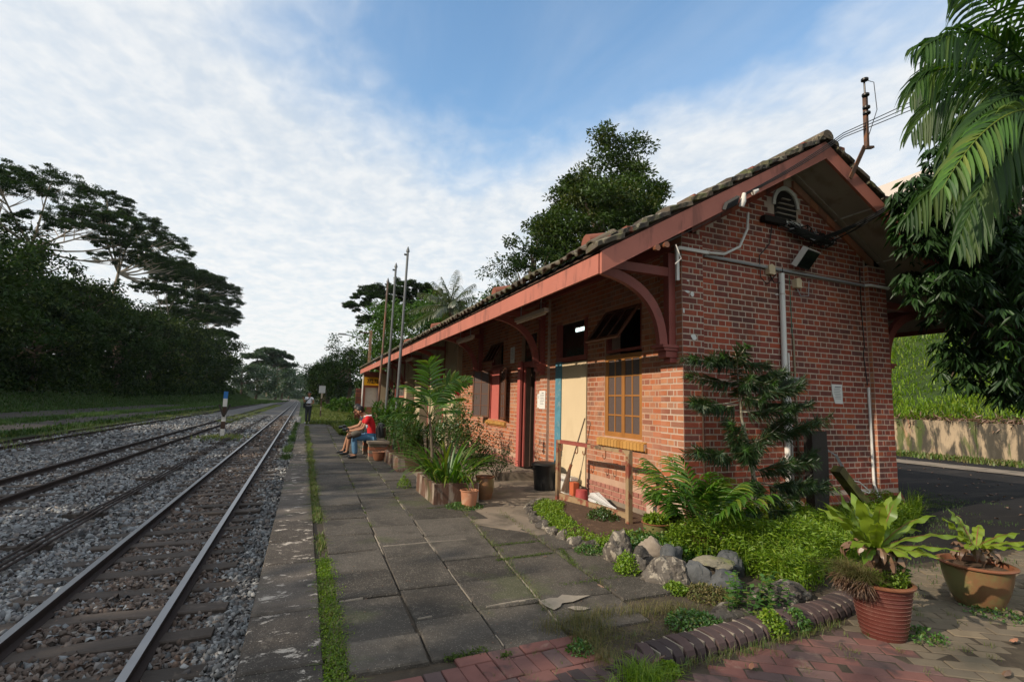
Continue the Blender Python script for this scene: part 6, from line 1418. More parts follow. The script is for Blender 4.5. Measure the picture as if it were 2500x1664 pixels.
t = thing('leaning_timber', 'mossy green beam leaning from the charred post down to the weeds', 'beam', (6.8, 4.5, 0)); g = G(); g.beam((6.28, 4.46, .74), (7.05, 4.42, -.05), .10, .13, (0, 1, 0)); g.build('beam', mat('mossy_wood', [(.16, .15, .04)], .85, .4, 6, .4, 25, .01, stains=[((.06, .045, .03), 4, .5, .65, .7, None)]), t)
g = G(); g.tube([(6.42, 4.5, .62), (6.7, 4.46, .56), (6.86, 4.44, .44), (6.84, 4.44, .42), (6.6, 4.46, .50), (6.45, 4.5, .56)], .008, 6); g.build('bent_rod', m_pvc, t, True)
t = thing('garden_hose', 'short green hose hanging from the white pipe end into the weeds', 'hose', (5.9, 4.7, 0)); g = G(); g.tube([(5.93, YR - .05, .33), (5.92, YR - .07, .22), (5.84, YR - .10, .10), (5.76, YR - .12, -.05)], .019, 10); g.build('hose', m_green, t, True)

# =================================================================== ROCKS
def rock(label, c, s, seed, m=m_rock, rot=0, flat=1):
    bm = bmesh.new(); bmesh.ops.create_icosphere(bm, subdivisions=4, radius=1)
    for v in bm.verts:
        p = v.co.copy(); o = Vector((seed * 3.1, seed * 1.7, 0)); k = 1 + .42 * mnoise.noise(p * 1.1 + o) + .20 * abs(mnoise.noise(p * 2.6 + o)) - .14 * abs(mnoise.noise(p * 5 + o)) + .05 * mnoise.noise(p * 11 + o)
        p = p * k; q = .55; p = Vector((p.x, p.y, p.z)); M_ = Matrix.Rotation(rot, 4, 'Z'); v.co = M_ @ Vector((p.x * s[0], p.y * s[1], p.z * s[2]))
    me = bpy.data.meshes.new('rock'); bm.to_mesh(me); bm.free(); me.materials.append(m); [setattr(p, 'use_smooth', True) for p in me.polygons]
    try: me.set_sharp_from_angle(angle=math.radians(32))
    except Exception: pass
    o = bpy.data.objects.new('rock', me); o.location = (c[0], c[1], c[2] + s[2] * .38); link(o); tag(o, label, 'rock', 'rocks edging the weed bed'); return o
rock('tall pale pitted rock, leftmost of the rock edging', (2.86, 4.22, -.04), (.13, .15, .20), 1)
rock('small rock spilling down the right shoulder of the leftmost tall rock', (3.0, 4.05, -.02), (.15, .10, .11), 2, rot=.5)
rock('big broad grey white rock in the front of the edging', (2.96, 3.62, -.06), (.22, .15, .17), 3, rot=-.5)
rock('narrow upright rock between the tall pale rock and the broad one', (2.83, 3.86, -.06), (.09, .09, .14), 4)
rock('low pale flake of rock standing on edge behind the broad rock', (3.12, 4.05, .06), (.12, .05, .11), 5, mat('pale_rock', [(.25, .21, .17)], .9, .2, 9, .5, 30, .01), rot=-.7)
rock('smooth dark rounded rock behind the broad one', (3.22, 3.92, .0), (.13, .12, .13), 6, m_rockdark)
rock('flat topped mossy stone lying like a lid on the dark block', (3.33, 3.50, .12), (.17, .12, .045), 7, mat('mossy_rock', [(.21, .19, .14)], .9, .25, 9, .8, 40, .01, stains=[((.16, .2, .04), 4, .48, .6, .8, None)]), rot=-.3)
rock('dark leaning wedge stone left under the flat mossy stone', (3.13, 3.50, -.02), (.06, .12, .13), 8, m_rockdark, rot=.5)
rock('dark grey block with white flecks under the flat mossy stone', (3.27, 3.32, -.06), (.13, .12, .15), 9, m_rockdark)
rock('dark stone at the right end of the rock edging in the weeds', (3.62, 3.60, -.0), (.12, .11, .13), 10, m_rockdark)
rock('low flat rock half buried in front of the leafy herb', (3.0, 2.98, -.07), (.20, .12, .075), 11, rot=.2)
rock('broad low rock under the leafy herb beside the kerb', (3.55, 3.02, -.05), (.24, .16, .11), 12, rot=.3)
rock('long low rock in the weeds in front of the araucaria pot', (4.25, 3.85, -.03), (.24, .13, .11), 13, rot=-.3)
for i in range(11):
    p = [(2.97, 6.52), (2.88, 6.28), (2.80, 6.02), (2.74, 5.76), (2.70, 5.5), (2.69, 5.25), (2.71, 5.02), (2.74, 4.8), (2.80, 4.6), (3.12, 6.68), (3.24, 6.80)][i]
    rock(['border stone nearest the far rack post', 'second border stone from the far rack post', 'third border stone from the far rack post', 'fourth border stone along the left rim of the soil bed', 'fifth border stone, on the leftmost point of the soil bed rim', 'sixth border stone where the rim turns back', 'seventh border stone near the slabs', 'border stone two places left of the tall pale rock', 'border stone right next to the tall pale rock', 'border stone just left of the far rack post foot', 'reddish border stone right at the far rack post'][i], (*p, -.02), (.07, .10, .075), 20 + i, rot=random.random() * 3)['group'] = 'border stones of the soil bed'
random.seed(41)

# =================================================================== POTS AND PLANTS
rng = np.random.default_rng(77)
def pot(parent, c, r, h, m, rimm, ribs=0, base=.62, belly=0, name='pot'):
    g = G(); P = [(0, .0), (r * base, 0)]
    n = 40 if ribs else 14
    for i in range(n + 1):
        t = i / n; q = r * (base + (.96 - base) * (t ** .75) + belly * math.sin(t * PI)); z = h * t * .94
        if ribs and .03 < t < .97: q += .0022 * math.sin(t * ribs * 2 * PI)
        P.append((q, z))
    g.lathe(c, P, 44); o = g.build(name, m, parent, True)
    g = G(); g.lathe(c, [(r * .93, h * .93), (r * 1.0, h * .935), (r * 1.06, h * .955), (r * 1.07, h * .98), (r * 1.02, h), (r * .93, h), (r * .9, h * .95), (r * .89, h * .85)], 44); g.build('rim', rimm, parent, True)
    g = G(); g.lathe((c[0], c[1], c[2]), [(r * .9, h * .88), (r * .5, h * .91), (0, h * .92)], 24); g.build('soil', m_soil, parent, True)
    if ribs:
        g = G()
        for k in range(int(ribs)):
            t = (k + .25) / ribs
            if .06 < t < .95: q = r * (base + (.96 - base) * (t ** .75) + belly * math.sin(t * PI)) + .0026; g.lathe(c, [(q - .004, h * t * .94 - .0016), (q, h * t * .94), (q - .004, h * t * .94 + .0016)], 44)
        g.build('worn_rib_lines', mat('worn_glaze_line', [(.42, .25, .2)], .6, .3, 20), parent, kind='stuff')
    return o
def dryskirt(parent, c, r, h, n, m=None, seed=1):
    random.seed(seed)
    for k in range(n):
        az = random.uniform(0, 2 * PI); g = G(); ribbon(g, (c[0] + .3 * r * math.cos(az), c[1] + .3 * r * math.sin(az), c[2]), az, math.radians(random.uniform(-10, 45)), h * random.uniform(.8, 1.4), .05, 3.2, 7, .35, fold=.3); g.build('dead_leaf', m or m_dry, parent, True)
def low_leaves(name, label, fn, n, L, W, m, H=.06, cat='weeds', stems=None, parent=None, up=.8):
    x, y, z = fn(n); P = np.stack([x, y, z + H * rng.random(n)], 1); V, F, R = leaves(P, rng.normal(size=(n, 3)) + [0, 0, up * .5], L * (.6 + .8 * rng.random(n)), W, up=rng.normal(size=(n, 3)) * .35 + [0, 0, 1.])
    o = npmesh(name, V, F, m, parent, R, kind='stuff')
    if parent is None: tag(o, label, cat)
    return o

# --- bird's nest ferns in big pots
def nest(t, c, leaves_, seed, sc=1.0, m=lm_nest):
    random.seed(seed)
    for (az, el, L, W) in leaves_:
        g = G(); az = math.radians(az); r = random.random()
        ribbon(g, (c[0] + .03 * math.cos(az), c[1] + .03 * math.sin(az), c[2]), az, math.radians(el), L * sc, W * sc, dr_ := random.uniform(.35, .8), 18, .20, tip=.2, fold=.16, widest=.6, r=r); o = g.build('frond', m, t, True)
        g = G(); ribbon(g, (c[0] + .03 * math.cos(az), c[1] + .03 * math.sin(az), c[2] + .004), az, math.radians(el), L * sc * .86, .007, dr_ * .86, 18, 0, fold=0, r=.5); g.build('midrib', m_rim, o)
rp = (3.70, 2.36, -.03)
t = thing('potted_fern', 'bird nest fern with tall yellow green fronds in the ribbed red pot', 'potted plant', rp)
pot(t, rp, .185, .36, m_redpot, m_rim, 13, .66)
c = (rp[0] + .02, rp[1] + .03, .53)
nest(t, c, [(200, 22, .56, .075), (188, 34, .55, .075), (215, 40, .50, .085), (172, 48, .50, .08), (150, 58, .46, .08), (196, 62, .44, .09), (120, 70, .44, .085), (225, 76, .40, .09), (60, 66, .42, .085), (340, 74, .42, .08), (15, 55, .46, .085), (40, 40, .48, .08), (350, 38, .56, .075), (325, 28, .56, .075), (5, 22, .60, .07), (300, 18, .42, .07), (270, 14, .36, .08), (240, 20, .36, .08), (90, 40, .44, .08), (65, 20, .42, .08), (348, 8, .46, .07), (330, 2, .40, .07), (205, 10, .46, .06)], 3)
g = G(); g.lathe((c[0], c[1], .25), [(.09, 0), (.085, .08), (.07, .18), (.05, .27), (0, .28)], 14); g.build('root_ball', m_soil, t)
dryskirt(t, (c[0], c[1], .53), .2, .17, 22, seed=5)
def fn(n): a = rng.random(n) * 2 * PI; q = .16 * rng.random(n) ** .5; return rp[0] + q * np.cos(a), rp[1] + q * np.sin(a), np.full(n, .31)
low_leaves('small_weeds', '', fn, 1300, .022, .014, lm_lush, .09, parent=t)
for k in range(5):
    g = G(); random.seed(60 + k); b = (rp[0] + .13 + .01 * k, rp[1] - .07 + .02 * k, .27); g.tube([b, (b[0] + .02, b[1] - .02, .40 + .01 * k)], .003, 5)
    for j in range(9): ribbon(g, (b[0] + .02 * j / 9, b[1] - .02 * j / 9, .30 + .012 * j), j * 2.4, .3, .05, .035, .8, 4, 0, fold=.05, widest=.35)
    g.build('heart_leaved_weed', lm_herb, t)
n = 900; a = PI * (.70 + .40 * rng.random(n)); q = .17 + .06 * rng.random(n); P = np.stack([rp[0] + q * np.cos(a), rp[1] + q * np.sin(a), .34 + 0 * a], 1)
V, F, R = blades(P, .10, .004, 1.4); npmesh('dry_grass', V, F, lm_straw, t, R, kind='stuff')
n = 420; V, F, R = leaves(P[:n] + [[-.02, 0, .02]], rng.normal(size=(n, 3)) * .5 + [-.5, -.1, -1.2], .13, .0035); npmesh('hanging_roots', V, F, m_dry, t, R, kind='stuff')
bp_ = (5.02, 2.46, -.03)
t = thing('potted_fern', 'smaller bird nest fern in the wide tan brown pot at the right', 'potted plant', bp_)
pot(t, bp_, .235, .33, m_tanpot, m_rim, 0, .55, .05)
nest(t, (5.12, 2.50, .40), [(200, 18, .42, .08), (180, 30, .38, .08), (150, 60, .30, .09), (100, 76, .30, .09), (60, 60, .26, .08), (20, 35, .36, .08), (350, 22, .46, .085), (330, 14, .46, .085), (310, 25, .40, .08), (280, 20, .30, .08), (230, 24, .34, .08), (5, 12, .44, .08)], 9)
dryskirt(t, (5.10, 2.5, .38), .2, .16, 18, seed=8)

# --- corner pots
t = thing('potted_plant', 'small tan bowl with a bright yellow green cushion plant at the corner of the wall', 'potted plant', (3.74, 4.78, -.02))
pot(t, (3.74, 4.78, -.02), .155, .19, m_tanpot, m_rim, 0, .7, .03)
def fn(n): a = rng.random(n) * 2 * PI; q = .13 * rng.random(n) ** .5; return 3.74 + q * np.cos(a), 4.78 + q * np.sin(a), .15 + .03 * np.cos(q * 8)
low_leaves('cushion', '', fn, 900, .045, .03, lm_lush, .06, parent=t)
t = thing('potted_palm', 'bushy lady palm with narrow yellow green leaflets in a tan pot at the corner', 'potted plant', (3.80, 4.15, -.02))
pot(t, (3.80, 4.15, -.02), .14, .21, m_tanpot, m_rim, 0, .8, .02); random.seed(12)
for k in range(24):
    az = k * 2.399 + random.uniform(-.3, .3); q = .05 * random.random(); b = Vector((3.80 + q * math.cos(az), 4.15 + q * math.sin(az), .16)); L = random.uniform(.42, .72); el = math.radians(random.uniform(48, 84))
    d = Vector((math.cos(az) * math.cos(el), math.sin(az) * math.cos(el), math.sin(el))); p1 = b + d * L * .75; p2 = b + d * L * 1.2 + Vector((math.cos(az), math.sin(az), -.25)) * L * .32
    g = G(); palm_frond(g, (b, p1, p2), 11, .27, .034, droop=.75, ang=52, rach=.005, start=.34); g.build('frond', lm_strap if k % 4 else lm_palm, t)
for k in range(14):
    az = random.random() * 2 * PI; g = G(); ribbon(g, (4.0 + .05 * math.cos(az), 4.02 + .05 * math.sin(az), .06), az, math.radians(random.uniform(35, 82)), random.uniform(.28, .46), .045, .9, 7, 0, widest=.4); g.build('leaf', lm_strap, t, True)
dryskirt(t, (3.95, 4.05, .22), .15, .14, 12, seed=15)
# --- araucaria (needle whorls)
ax, ay = 4.74, 4.34
t = thing('potted_tree', 'spiky dark green conifer sapling with a thin lichened trunk in a buried tan pot', 'potted tree', (ax, ay, -.02))
pot(t, (ax, ay, -.04), .20, .21, m_tanpot, m_rim, 0, .8, .02)
TR = [(4.78, 4.34, .15), (4.77, 4.34, .40), (4.72, 4.33, .75), (4.66, 4.33, 1.05), (4.58, 4.33, 1.30), (4.55, 4.33, 1.6), (4.52, 4.32, 1.85), (4.50, 4.32, 2.08)]
g = G(); g.tube(TR, [.030, .027, .024, .021, .018, .014, .010, .006], 10); g.build('trunk', m_lichen, t, True)
def tr_at(z):
    for a, b in zip(TR, TR[1:]):
        if z <= b[2]: f = (z - a[2]) / (b[2] - a[2]); return Vector(a).lerp(Vector(b), max(0, f))
    return Vector(TR[-1])
random.seed(9)
def needles(P, n, L, tipfrac=.8):
    Vs = [];  idx = rng.random(n); k = idx * (len(P) - 1); i = np.minimum(k.astype(int), len(P) - 2); f = (k - i)[:, None]; A = np.array([tuple(p) for p in P])
    pos = A[i] * (1 - f) + A[i + 1] * f; d = unit(A[i + 1] - A[i]); r = rng.normal(size=(n, 3)); r -= (r * d).sum(1, keepdims=True) * d; r = unit(r)
    D = unit(d * .75 + r * .95 + np.array([0, 0, -.85]) * (1 - .8 * idx[:, None])); ll = L * (.4 + .9 * rng.random(n)) * (1.15 - .45 * idx)
    V, F, R = leaves(pos, D, ll, .0062, fold=.1); return V, F, R, np.repeat(idx, 2)
BRN = [(1.98, (3.88, 4.30, 1.98)), (2.0, (4.22, 4.25, 2.02)), (2.02, (4.52, 4.20, 2.16)), (2.0, (4.90, 4.28, 2.04)), (1.88, (5.26, 4.35, 2.02)), (1.78, (5.34, 4.15, 1.84)), (1.72, (5.55, 4.3, 1.84)), (1.66, (5.74, 4.35, 1.64)), (1.75, (3.95, 4.45, 1.80)), (1.7, (4.35, 4.02, 1.74)), (1.78, (4.66, 3.95, 1.80)), (1.55, (3.80, 4.25, 1.56)), (1.5, (4.1, 4.5, 1.45)), (1.42, (4.9, 4.0, 1.50)),
       (1.62, (4.52, 3.98, 1.50)), (1.10, (5.78, 4.3, 1.40)), (1.05, (5.2, 4.15, 1.46)), (.95, (4.05, 4.1, 1.28)), (.92, (3.82, 4.2, 1.08)), (.88, (4.2, 4.0, 1.02)), (.78, (5.08, 4.1, .92)), (.70, (5.62, 4.25, 1.0)), (.66, (5.92, 4.3, .62)), (.62, (5.3, 4.1, .66)), (.72, (4.45, 4.0, .62)), (.55, (5.15, 4.1, .48)), (.48, (4.35, 4.05, .34)), (.42, (4.95, 4.0, .38))]
for (z0, e) in BRN:
    s0 = tr_at(z0); e = Vector(e); L = (e - s0).length; e = e + Vector((random.gauss(0, .04), 0, random.gauss(0, .05))); P = bez(s0, (s0 + e) / 2 + Vector((0, 0, -random.uniform(.05, .22) * L)), e, 9); g = G(); g.tube(P, [.008, .007, .0065, .006, .0055, .005, .0045, .004, .003], 5); b = g.build('branch', m_lichen, t, True)
    st = 3 if L > .75 else 1
    if z0 < .7: st = 2
    V, F, R, ix = needles(P[st:], int(340 * min(1.1, L + .25)), .15); npmesh('needles', V, F, lm_needle, b, R)
    V, F, R, ix = needles(P[7:], 80, .06); npmesh('tip', V, F, lm_needletip, b, R)
    if L > .6:
        vs2 = []
        for q_ in (3, 4, 5, 6):
            sd_ = (P[q_ + 1] - P[q_]).normalized().cross(Vector((0, 0, 1))) * random.choice((-1, 1)); e2 = P[q_] + (P[q_ + 1] - P[q_]).normalized() * L * .22 + sd_ * L * random.uniform(.12, .28) + Vector((0, 0, random.uniform(-.04, .06)))
            v_, f_, r_2, i_ = needles([P[q_], (P[q_] + e2) / 2, e2], 110, .12); vs2.append((v_, f_, r_2))
        V, F, R = join(*vs2); npmesh('side_twigs', V, F, lm_needle, b, R)
V, F, R, ix = needles([Vector(p) for p in TR[5:]], 500, .12); npmesh('crown', V, F, lm_needle, t, R)

# --- weeds of the bed in front of the gable
def inpoly(x, y, P):
    c = np.zeros(len(x), bool); j = len(P) - 1
    for i in range(len(P)):
        xi, yi = P[i]; xj, yj_ = P[j]; c ^= ((yi > y) != (yj_ > y)) & (x < (xj - xi) * (y - yi) / (yj_ - yi + 1e-12) + xi); j = i
    return c
def scatter(P, n, mask=None):
    x0, x1 = min(p[0] for p in P), max(p[0] for p in P); y0, y1 = min(p[1] for p in P), max(p[1] for p in P)
    x = x0 + (x1 - x0) * rng.random(n * 4); y = y0 + (y1 - y0) * rng.random(n * 4); k = inpoly(x, y, P)
    if mask is not None: k &= mask(x, y) > rng.random(n * 4)
    return x[k][:n], y[k][:n]
BED = [(3.75, 3.0), (4.2, 3.15), (5.2, 3.5), (7.5, 4.3), (8.9, 5.0), (7.9, 4.95), (7.8, 4.72), (4.5, 4.72), (4.15, 4.6), (3.5, 4.35), (3.3, 4.05), (3.7, 3.75)]
x, y = scatter(BED, 36000); hgt = .16 + .26 * np.clip(.5 + nz(x, y, 1.6), 0, 1) + .10 * np.exp(-((x - 4.3) ** 2 + (y - 3.5) ** 2) * 2); P = np.stack([x, y, -.03 + hgt * rng.random(len(x)) ** .7], 1)
D = rng.normal(size=P.shape) * [1, 1, .35] + [.1, 0, .25]; V, F, R = leaves(P, D, .045 * (.6 + .8 * rng.random(len(x))), .015)
tag(npmesh('feathery_weeds', V, F, lm_lush, rnd=R, kind='stuff'), 'lush bright yellow green feathery weeds filling the bed before the gable', 'weeds')
x, y = scatter(BED, 3500); V, F, R = blades(np.stack([x, y, np.full(len(x), -.04)], 1), .34, .007, .6); tag(npmesh('weed_stems', V, F, lm_lush, rnd=R, kind='stuff'), 'upright stems and grass among the feathery weeds before the gable', 'weeds')
BED2 = [(3.0, 4.5), (3.15, 4.1), (3.7, 3.85), (3.9, 4.3), (3.5, 4.75)]
x, y = scatter(BED2, 2600); V, F, R = leaves(np.stack([x, y, -.02 + .14 * rng.random(len(x))], 1), rng.normal(size=(len(x), 3)) + [0, 0, .3], .04, .03); tag(npmesh('clover_patch', V, F, lm_herb, rnd=R, kind='stuff'), 'round leaved clover behind the rocks round the small bowl', 'ground cover')
# weeds between and before the rocks, moss cushions, border of the soil bed
for (cx, cy, r_, n, nm, lab, m, H) in [(2.72, 3.88, .12, 900, 'cushion_weed', 'bright cushion of tiny leaves between the tall pale rock and the narrow rock', lm_lush, .20), (2.86, 3.42, .10, 500, 'cushion_weed', 'small bright cushion weed at the foot of the broad rock', lm_lush, .07),
                                   (3.05, 3.25, .2, 900, 'creeping_weed', 'yellowish creeping weed in front of the dark white flecked block', lm_straw, .08), (2.75, 4.55, .16, 700, 'creeping_weed', 'creeping weed between the border stones and the tall pale rock', lm_herb, .08),
                                   (2.55, 2.85, .20, 900, 'leafy_weed', 'leafy green weed behind the left part of the kerb', lm_herb, .09), (2.95, 2.6, .10, 900, 'leafy_weed', 'leafy weed hanging over the kerb front in the middle', lm_lush, .16), (3.2, 2.62, .10, 500, 'leafy_weed', 'trailing weed over the kerb right of the middle one', lm_herb, .13),
                                   (1.62, 2.78, .08, 240, 'leafy_weed', 'small broad leaved weed left of the kerb end', lm_herb, .08), (2.15, 6.9, .28, 1600, 'leafy_weed', 'low weeds on the concrete in front of the terracotta pot', lm_herb, .07), (3.9, 6.2, .25, 900, 'leafy_weed', 'weeds under the rack at the wall foot', lm_herb, .12), (3.55, 5.6, .22, 1400, 'leafy_weed', 'bluish green weed clump at the near rack post', lm_shrub, .20),
                                   (1.98, 2.44, .07, 300, 'leafy_weed', 'tiny weed between the split kerb bricks', lm_lush, .06), (4.5, 2.9, .14, 500, 'leafy_weed', 'weeds beside the red pot on the buff pavers', lm_herb, .08), (4.9, 2.3, .2, 260, 'leafy_weed', 'thin weeds round the foot of the tan brown pot', lm_herb, .04), (3.9, 2.25, .16, 220, 'leafy_weed', 'thin weeds round the foot of the red pot', lm_herb, .05), (1.62, 8.6, .12, 400, 'leafy_weed', 'weed tuft at the left corner of the front planter', lm_lush, .22)]:
    a = rng.random(n) * 2 * PI; q = r_ * rng.random(n) ** .6; x = cx + q * np.cos(a); y = cy + q * np.sin(a); hh = H * (1 - (q / r_) ** 2 * .7)
    V, F, R = leaves(np.stack([x, y, -.02 + hh * rng.random(n) ** .5], 1), rng.normal(size=(n, 3)) + [0, 0, .3], .026 * (.6 + .8 * rng.random(n)), .016, up=rng.normal(size=(n, 3)) * .4 + [0, 0, 1.]); tag(npmesh(nm, V, F, m, rnd=R, kind='stuff'), lab, 'weed')
PB_ = [(2.68, 4.9), (2.72, 5.6), (2.95, 6.45), (3.3, 6.8), (3.5, 6.5), (3.2, 6.0), (3.05, 5.4), (3.0, 4.8), (3.4, 4.9), (3.6, 4.8), (3.1, 4.4), (2.85, 4.45)]
x, y = scatter(PB_, 7000, lambda x, y: .35 + .9 * (nz(x, y, 2.2) > -.1)); V, F, R = leaves(np.stack([x, y, .02 + .07 * rng.random(len(x))], 1), rng.normal(size=(len(x), 3)) + [0, 0, .3], .028, .018); tag(npmesh('ground_cover', V, F, lm_lush, rnd=R, kind='stuff'), 'bright ground cover along the left rim of the soil bed', 'ground cover')
# herb with heart shaped leaves over the kerb
t = thing('leafy_herb', 'tall herb with many heart shaped leaves growing beside the kerb', 'plant', (3.2, 2.92, -.03)); random.seed(4)
for k in range(26):
    g = G(); b = Vector((3.15 + random.uniform(-.22, .25), 2.93 + random.uniform(-.12, .15), -.03)); h = random.uniform(.12, .30); tip = b + Vector((random.uniform(-.06, .06), random.uniform(-.10, .04), h)); g.tube([b, (b + tip) / 2, tip], .0025, 4, r=.4)
    for j in range(9): p = b.lerp(tip, .25 + .75 * j / 8); ribbon(g, p, j * 2.1 + k, random.uniform(-.1, .6), random.uniform(.035, .055), .032, .8, 4, 0, fold=.08, widest=.35)
    g.build('stem', lm_herb, t)
# --- grass in the platform joint strip and tufts
def strip_pts(n): y = 2.85 + 24 * rng.random(n) ** 1.35; x = .258 - .0045 * (y - 3) + .012 * np.sin(y * 2.3) + (.030 + .012 * np.sin(y * 3.1)) * rng.normal(size=n); return x, y
x, y = strip_pts(19000); k = np.abs(x - (.255 - .0045 * (y - 3))) < .10; k &= nz(x, y, 2.3, 5) > -.55 + .5 * rng.random(len(x)); x, y = x[k], y[k]
V, F, R = blades(np.stack([x, y, np.full(len(x), -.05)], 1), .065 + .0012 * y, .005 + .0007 * y, .9); tag(npmesh('joint_grass', V, F, lm_grass, rnd=R, kind='stuff'), 'strip of short grass in the long joint behind the platform edge', 'grass')
n = 9000; y = 2.85 + 2.2 * rng.random(n); x = .255 + .045 * rng.normal(size=n); V, F, R = leaves(np.stack([x, y, -.04 + .05 * rng.random(n)], 1), rng.normal(size=(n, 3)), .014, .010); tag(npmesh('joint_moss', V, F, lm_lush, rnd=R, kind='stuff'), 'bright tiny leaved moss at the near end of the grass strip', 'moss')
def tufts(label, pts, per, H, W, m, spread, name='grass_tuft'):
    P = []
    for (a, b) in pts: k = int(per * random.uniform(.5, 1.4)); P.append(np.stack([a + spread * rng.normal(size=k), b + spread * rng.normal(size=k), np.full(k, -.015)], 1))
    V, F, R = blades(np.concatenate(P), H, W, .8); tag(npmesh(name, V, F, m, rnd=R, kind='stuff'), label, 'grass')
random.seed(17)
J3 = [(jx(3, yy) + random.gauss(0, .015), yy) for yy in np.arange(3.1, 7, .10)]; J4 = [(jx(4, yy), yy) for yy in np.arange(3.6, 6.5, .12)]
tufts('thin grass growing in the third and fourth lengthwise slab joints', J3 + J4, 26, .045, .003, lm_grass, .022)
tufts('small moss and grass bits in the far slab joints', [(jx(random.choice((1, 2, 3)), yy), yy) for yy in np.arange(6, 26, .14)], 16, .04, .006, lm_grass, .02)
tufts('straw coloured dry grass at the corner of slabs and red pavers', [(1.75 + random.gauss(0, .10), 3.02 + random.gauss(0, .10)) for _ in range(26)] + [(x_, 3.12 + .05 * math.sin(x_ * 4)) for x_ in np.arange(1.9, 2.7, .06)] + [(1.66 + .03 * random.random(), y_) for y_ in np.arange(2.6, 3.0, .04)], 34, .085, .0028, lm_straw, .035)
tufts('fresh green grass clump at the near end of the kerb', [(1.72 + random.gauss(0, .09), 2.36 + random.gauss(0, .05)) for _ in range(16)], 40, .11, .005, lm_lush, .03)
tufts('small grass tufts between the clay pavers', [(random.uniform(.5, 4.8), random.uniform(1.9, 2.9)) for _ in range(110)], 14, .028, .003, lm_grass, .018)
tufts('grass along the foot of the kerb', [(x_, 2.40 + .085 * (x_ - 1.8) + random.gauss(0, .015)) for x_ in np.arange(1.8, 3.6, .05)], 20, .05, .003, lm_grass, .02)
tufts('weeds along the ballast at the platform edge', [(-.30 - .06 * random.random() + 0, yy) for yy in np.arange(13, 30, .12) if mnoise.noise(Vector((yy * 1.1, 0, 0))) > .05], 40, .12, .01, lm_bank, .05)
tufts('patches of weeds in the ballast between the tracks', [(-3.9 + random.gauss(0, .25), yy) for yy in np.arange(30, 90, .3)] + [(-7.6 + random.gauss(0, .5), yy) for yy in np.arange(16, 60, .35)], 30, .10, .012, lm_grass, .18)
tufts('grass edge where the ballast meets the dirt road', [(-11.8 + random.gauss(0, .35), yy) for yy in np.arange(24, 90, .12)], 60, .16, .02, lm_bank, .2)
x, y = scatter([(1.75, 2.62), (2.4, 2.72), (3.2, 2.8), (3.0, 3.1), (2.5, 3.4), (2.2, 3.05), (1.8, 2.95)], 2600); V, F, R = blades(np.stack([x, y, np.full(len(x), -.035)], 1), .03, .003, 1.2); tag(npmesh('sparse_turf', V, F, lm_straw, rnd=R, kind='stuff'), 'sparse dead turf on the dark earth behind the kerb', 'turf')
# moss cushions in the wide joints
P = [];
for (a, b, c_, d, n) in [(1.75, 4.55, 2.35, 4.6, 700), (1.9, 5.0, 2.4, 5.02, 500), (2.38, 4.2, 2.5, 4.7, 500), (.85, 2.96, 1.1, 2.98, 500), (1.15, 2.83, 1.2, 2.9, 200), (2.0, 3.78, 2.7, 3.8, 900), (1.6, 6.9, 2.0, 6.95, 400)]:
    f = rng.random(n); P.append(np.stack([a + (c_ - a) * f + .016 * rng.normal(size=n), b + (d - b) * f + .016 * rng.normal(size=n), -.012 + .018 * rng.random(n)], 1))
P = np.concatenate(P); V, F, R = leaves(P, rng.normal(size=P.shape) + [0, 0, .2], .012, .009); tag(npmesh('joint_moss', V, F, lm_moss, rnd=R, kind='stuff'), 'green moss filling the crosswise slab joints', 'moss')
tufts('moss and small weeds on the dark asphalt edge right of the gable', [(x_, 3.3 + .42 * (x_ - 5) + random.gauss(0, .35)) for x_ in np.arange(5.2, 11, .05)], 26, .035, .006, lm_bank, .10)
# fallen leaves
random.seed(90)
FL = [(1.93, 2.40, 'long orange dead leaf stuck in the gap of the kerb', .16, 'fallen_leaf', 1.9), (2.42, 2.28, 'curled tan dead leaf on the red pavers below the kerb', .10, 'fallen_leaf', .6), (2.75, 2.55, 'rust brown dead leaf at the kerb foot', .09, 'fallen_leaf', 2.2), (4.35, 1.98, 'dark red dead leaf on the buff pavers', .12, 'fallen_leaf', .1), (3.75, 1.75, 'orange brown dead leaf at the lower right edge', .13, 'fallen_leaf', .2), (2.32, 3.62, 'narrow tan dead leaf on the slab joint', .09, 'fallen_leaf', 1.7), (2.2, 4.5, 'small orange dead leaf on the paving slabs', .05, 'fallen_leaf', 0), (2.55, 3.02, 'brown dead leaf on the earth behind the kerb', .07, 'fallen_leaf', 2.6)]
for (x, y, lab, L, nm, az) in FL:
    g = G(); zt = .10 if 'gap' in lab else .008; ribbon(g, (x, y, zt), az, -.55 if 'gap' in lab else .15, L, L * .27, .6, 7, .12, fold=.35); tag(g.build(nm, m_dry if 'red' not in lab else m_terra), lab, 'leaf')
n = 260; x = .35 + 3.2 * rng.random(n); y = 2.9 + 5 * rng.random(n); V, F, R = leaves(np.stack([x, y, np.full(n, .006)], 1), rng.normal(size=(n, 3)) * [1, 1, .05], .018, .010, up=np.array([0, 0, 1.])); tag(npmesh('leaf_litter', V, F, m_dry, rnd=R, kind='stuff'), 'tiny dry leaf bits scattered over the slabs', 'litter')

n = 420; x = 8.4 + 11 * rng.random(n); y = 1 + 14 * rng.random(n); V, F, R = leaves(np.stack([x, y, np.full(n, -.04)], 1), rng.normal(size=(n, 3)) * [1, 1, .1], .09, .045, up=np.array([0, 0, 1.])); tag(npmesh('road_litter', V, F, m_dry, rnd=R, kind='stuff'), 'scattered dry leaves on the dark asphalt yard', 'litter')
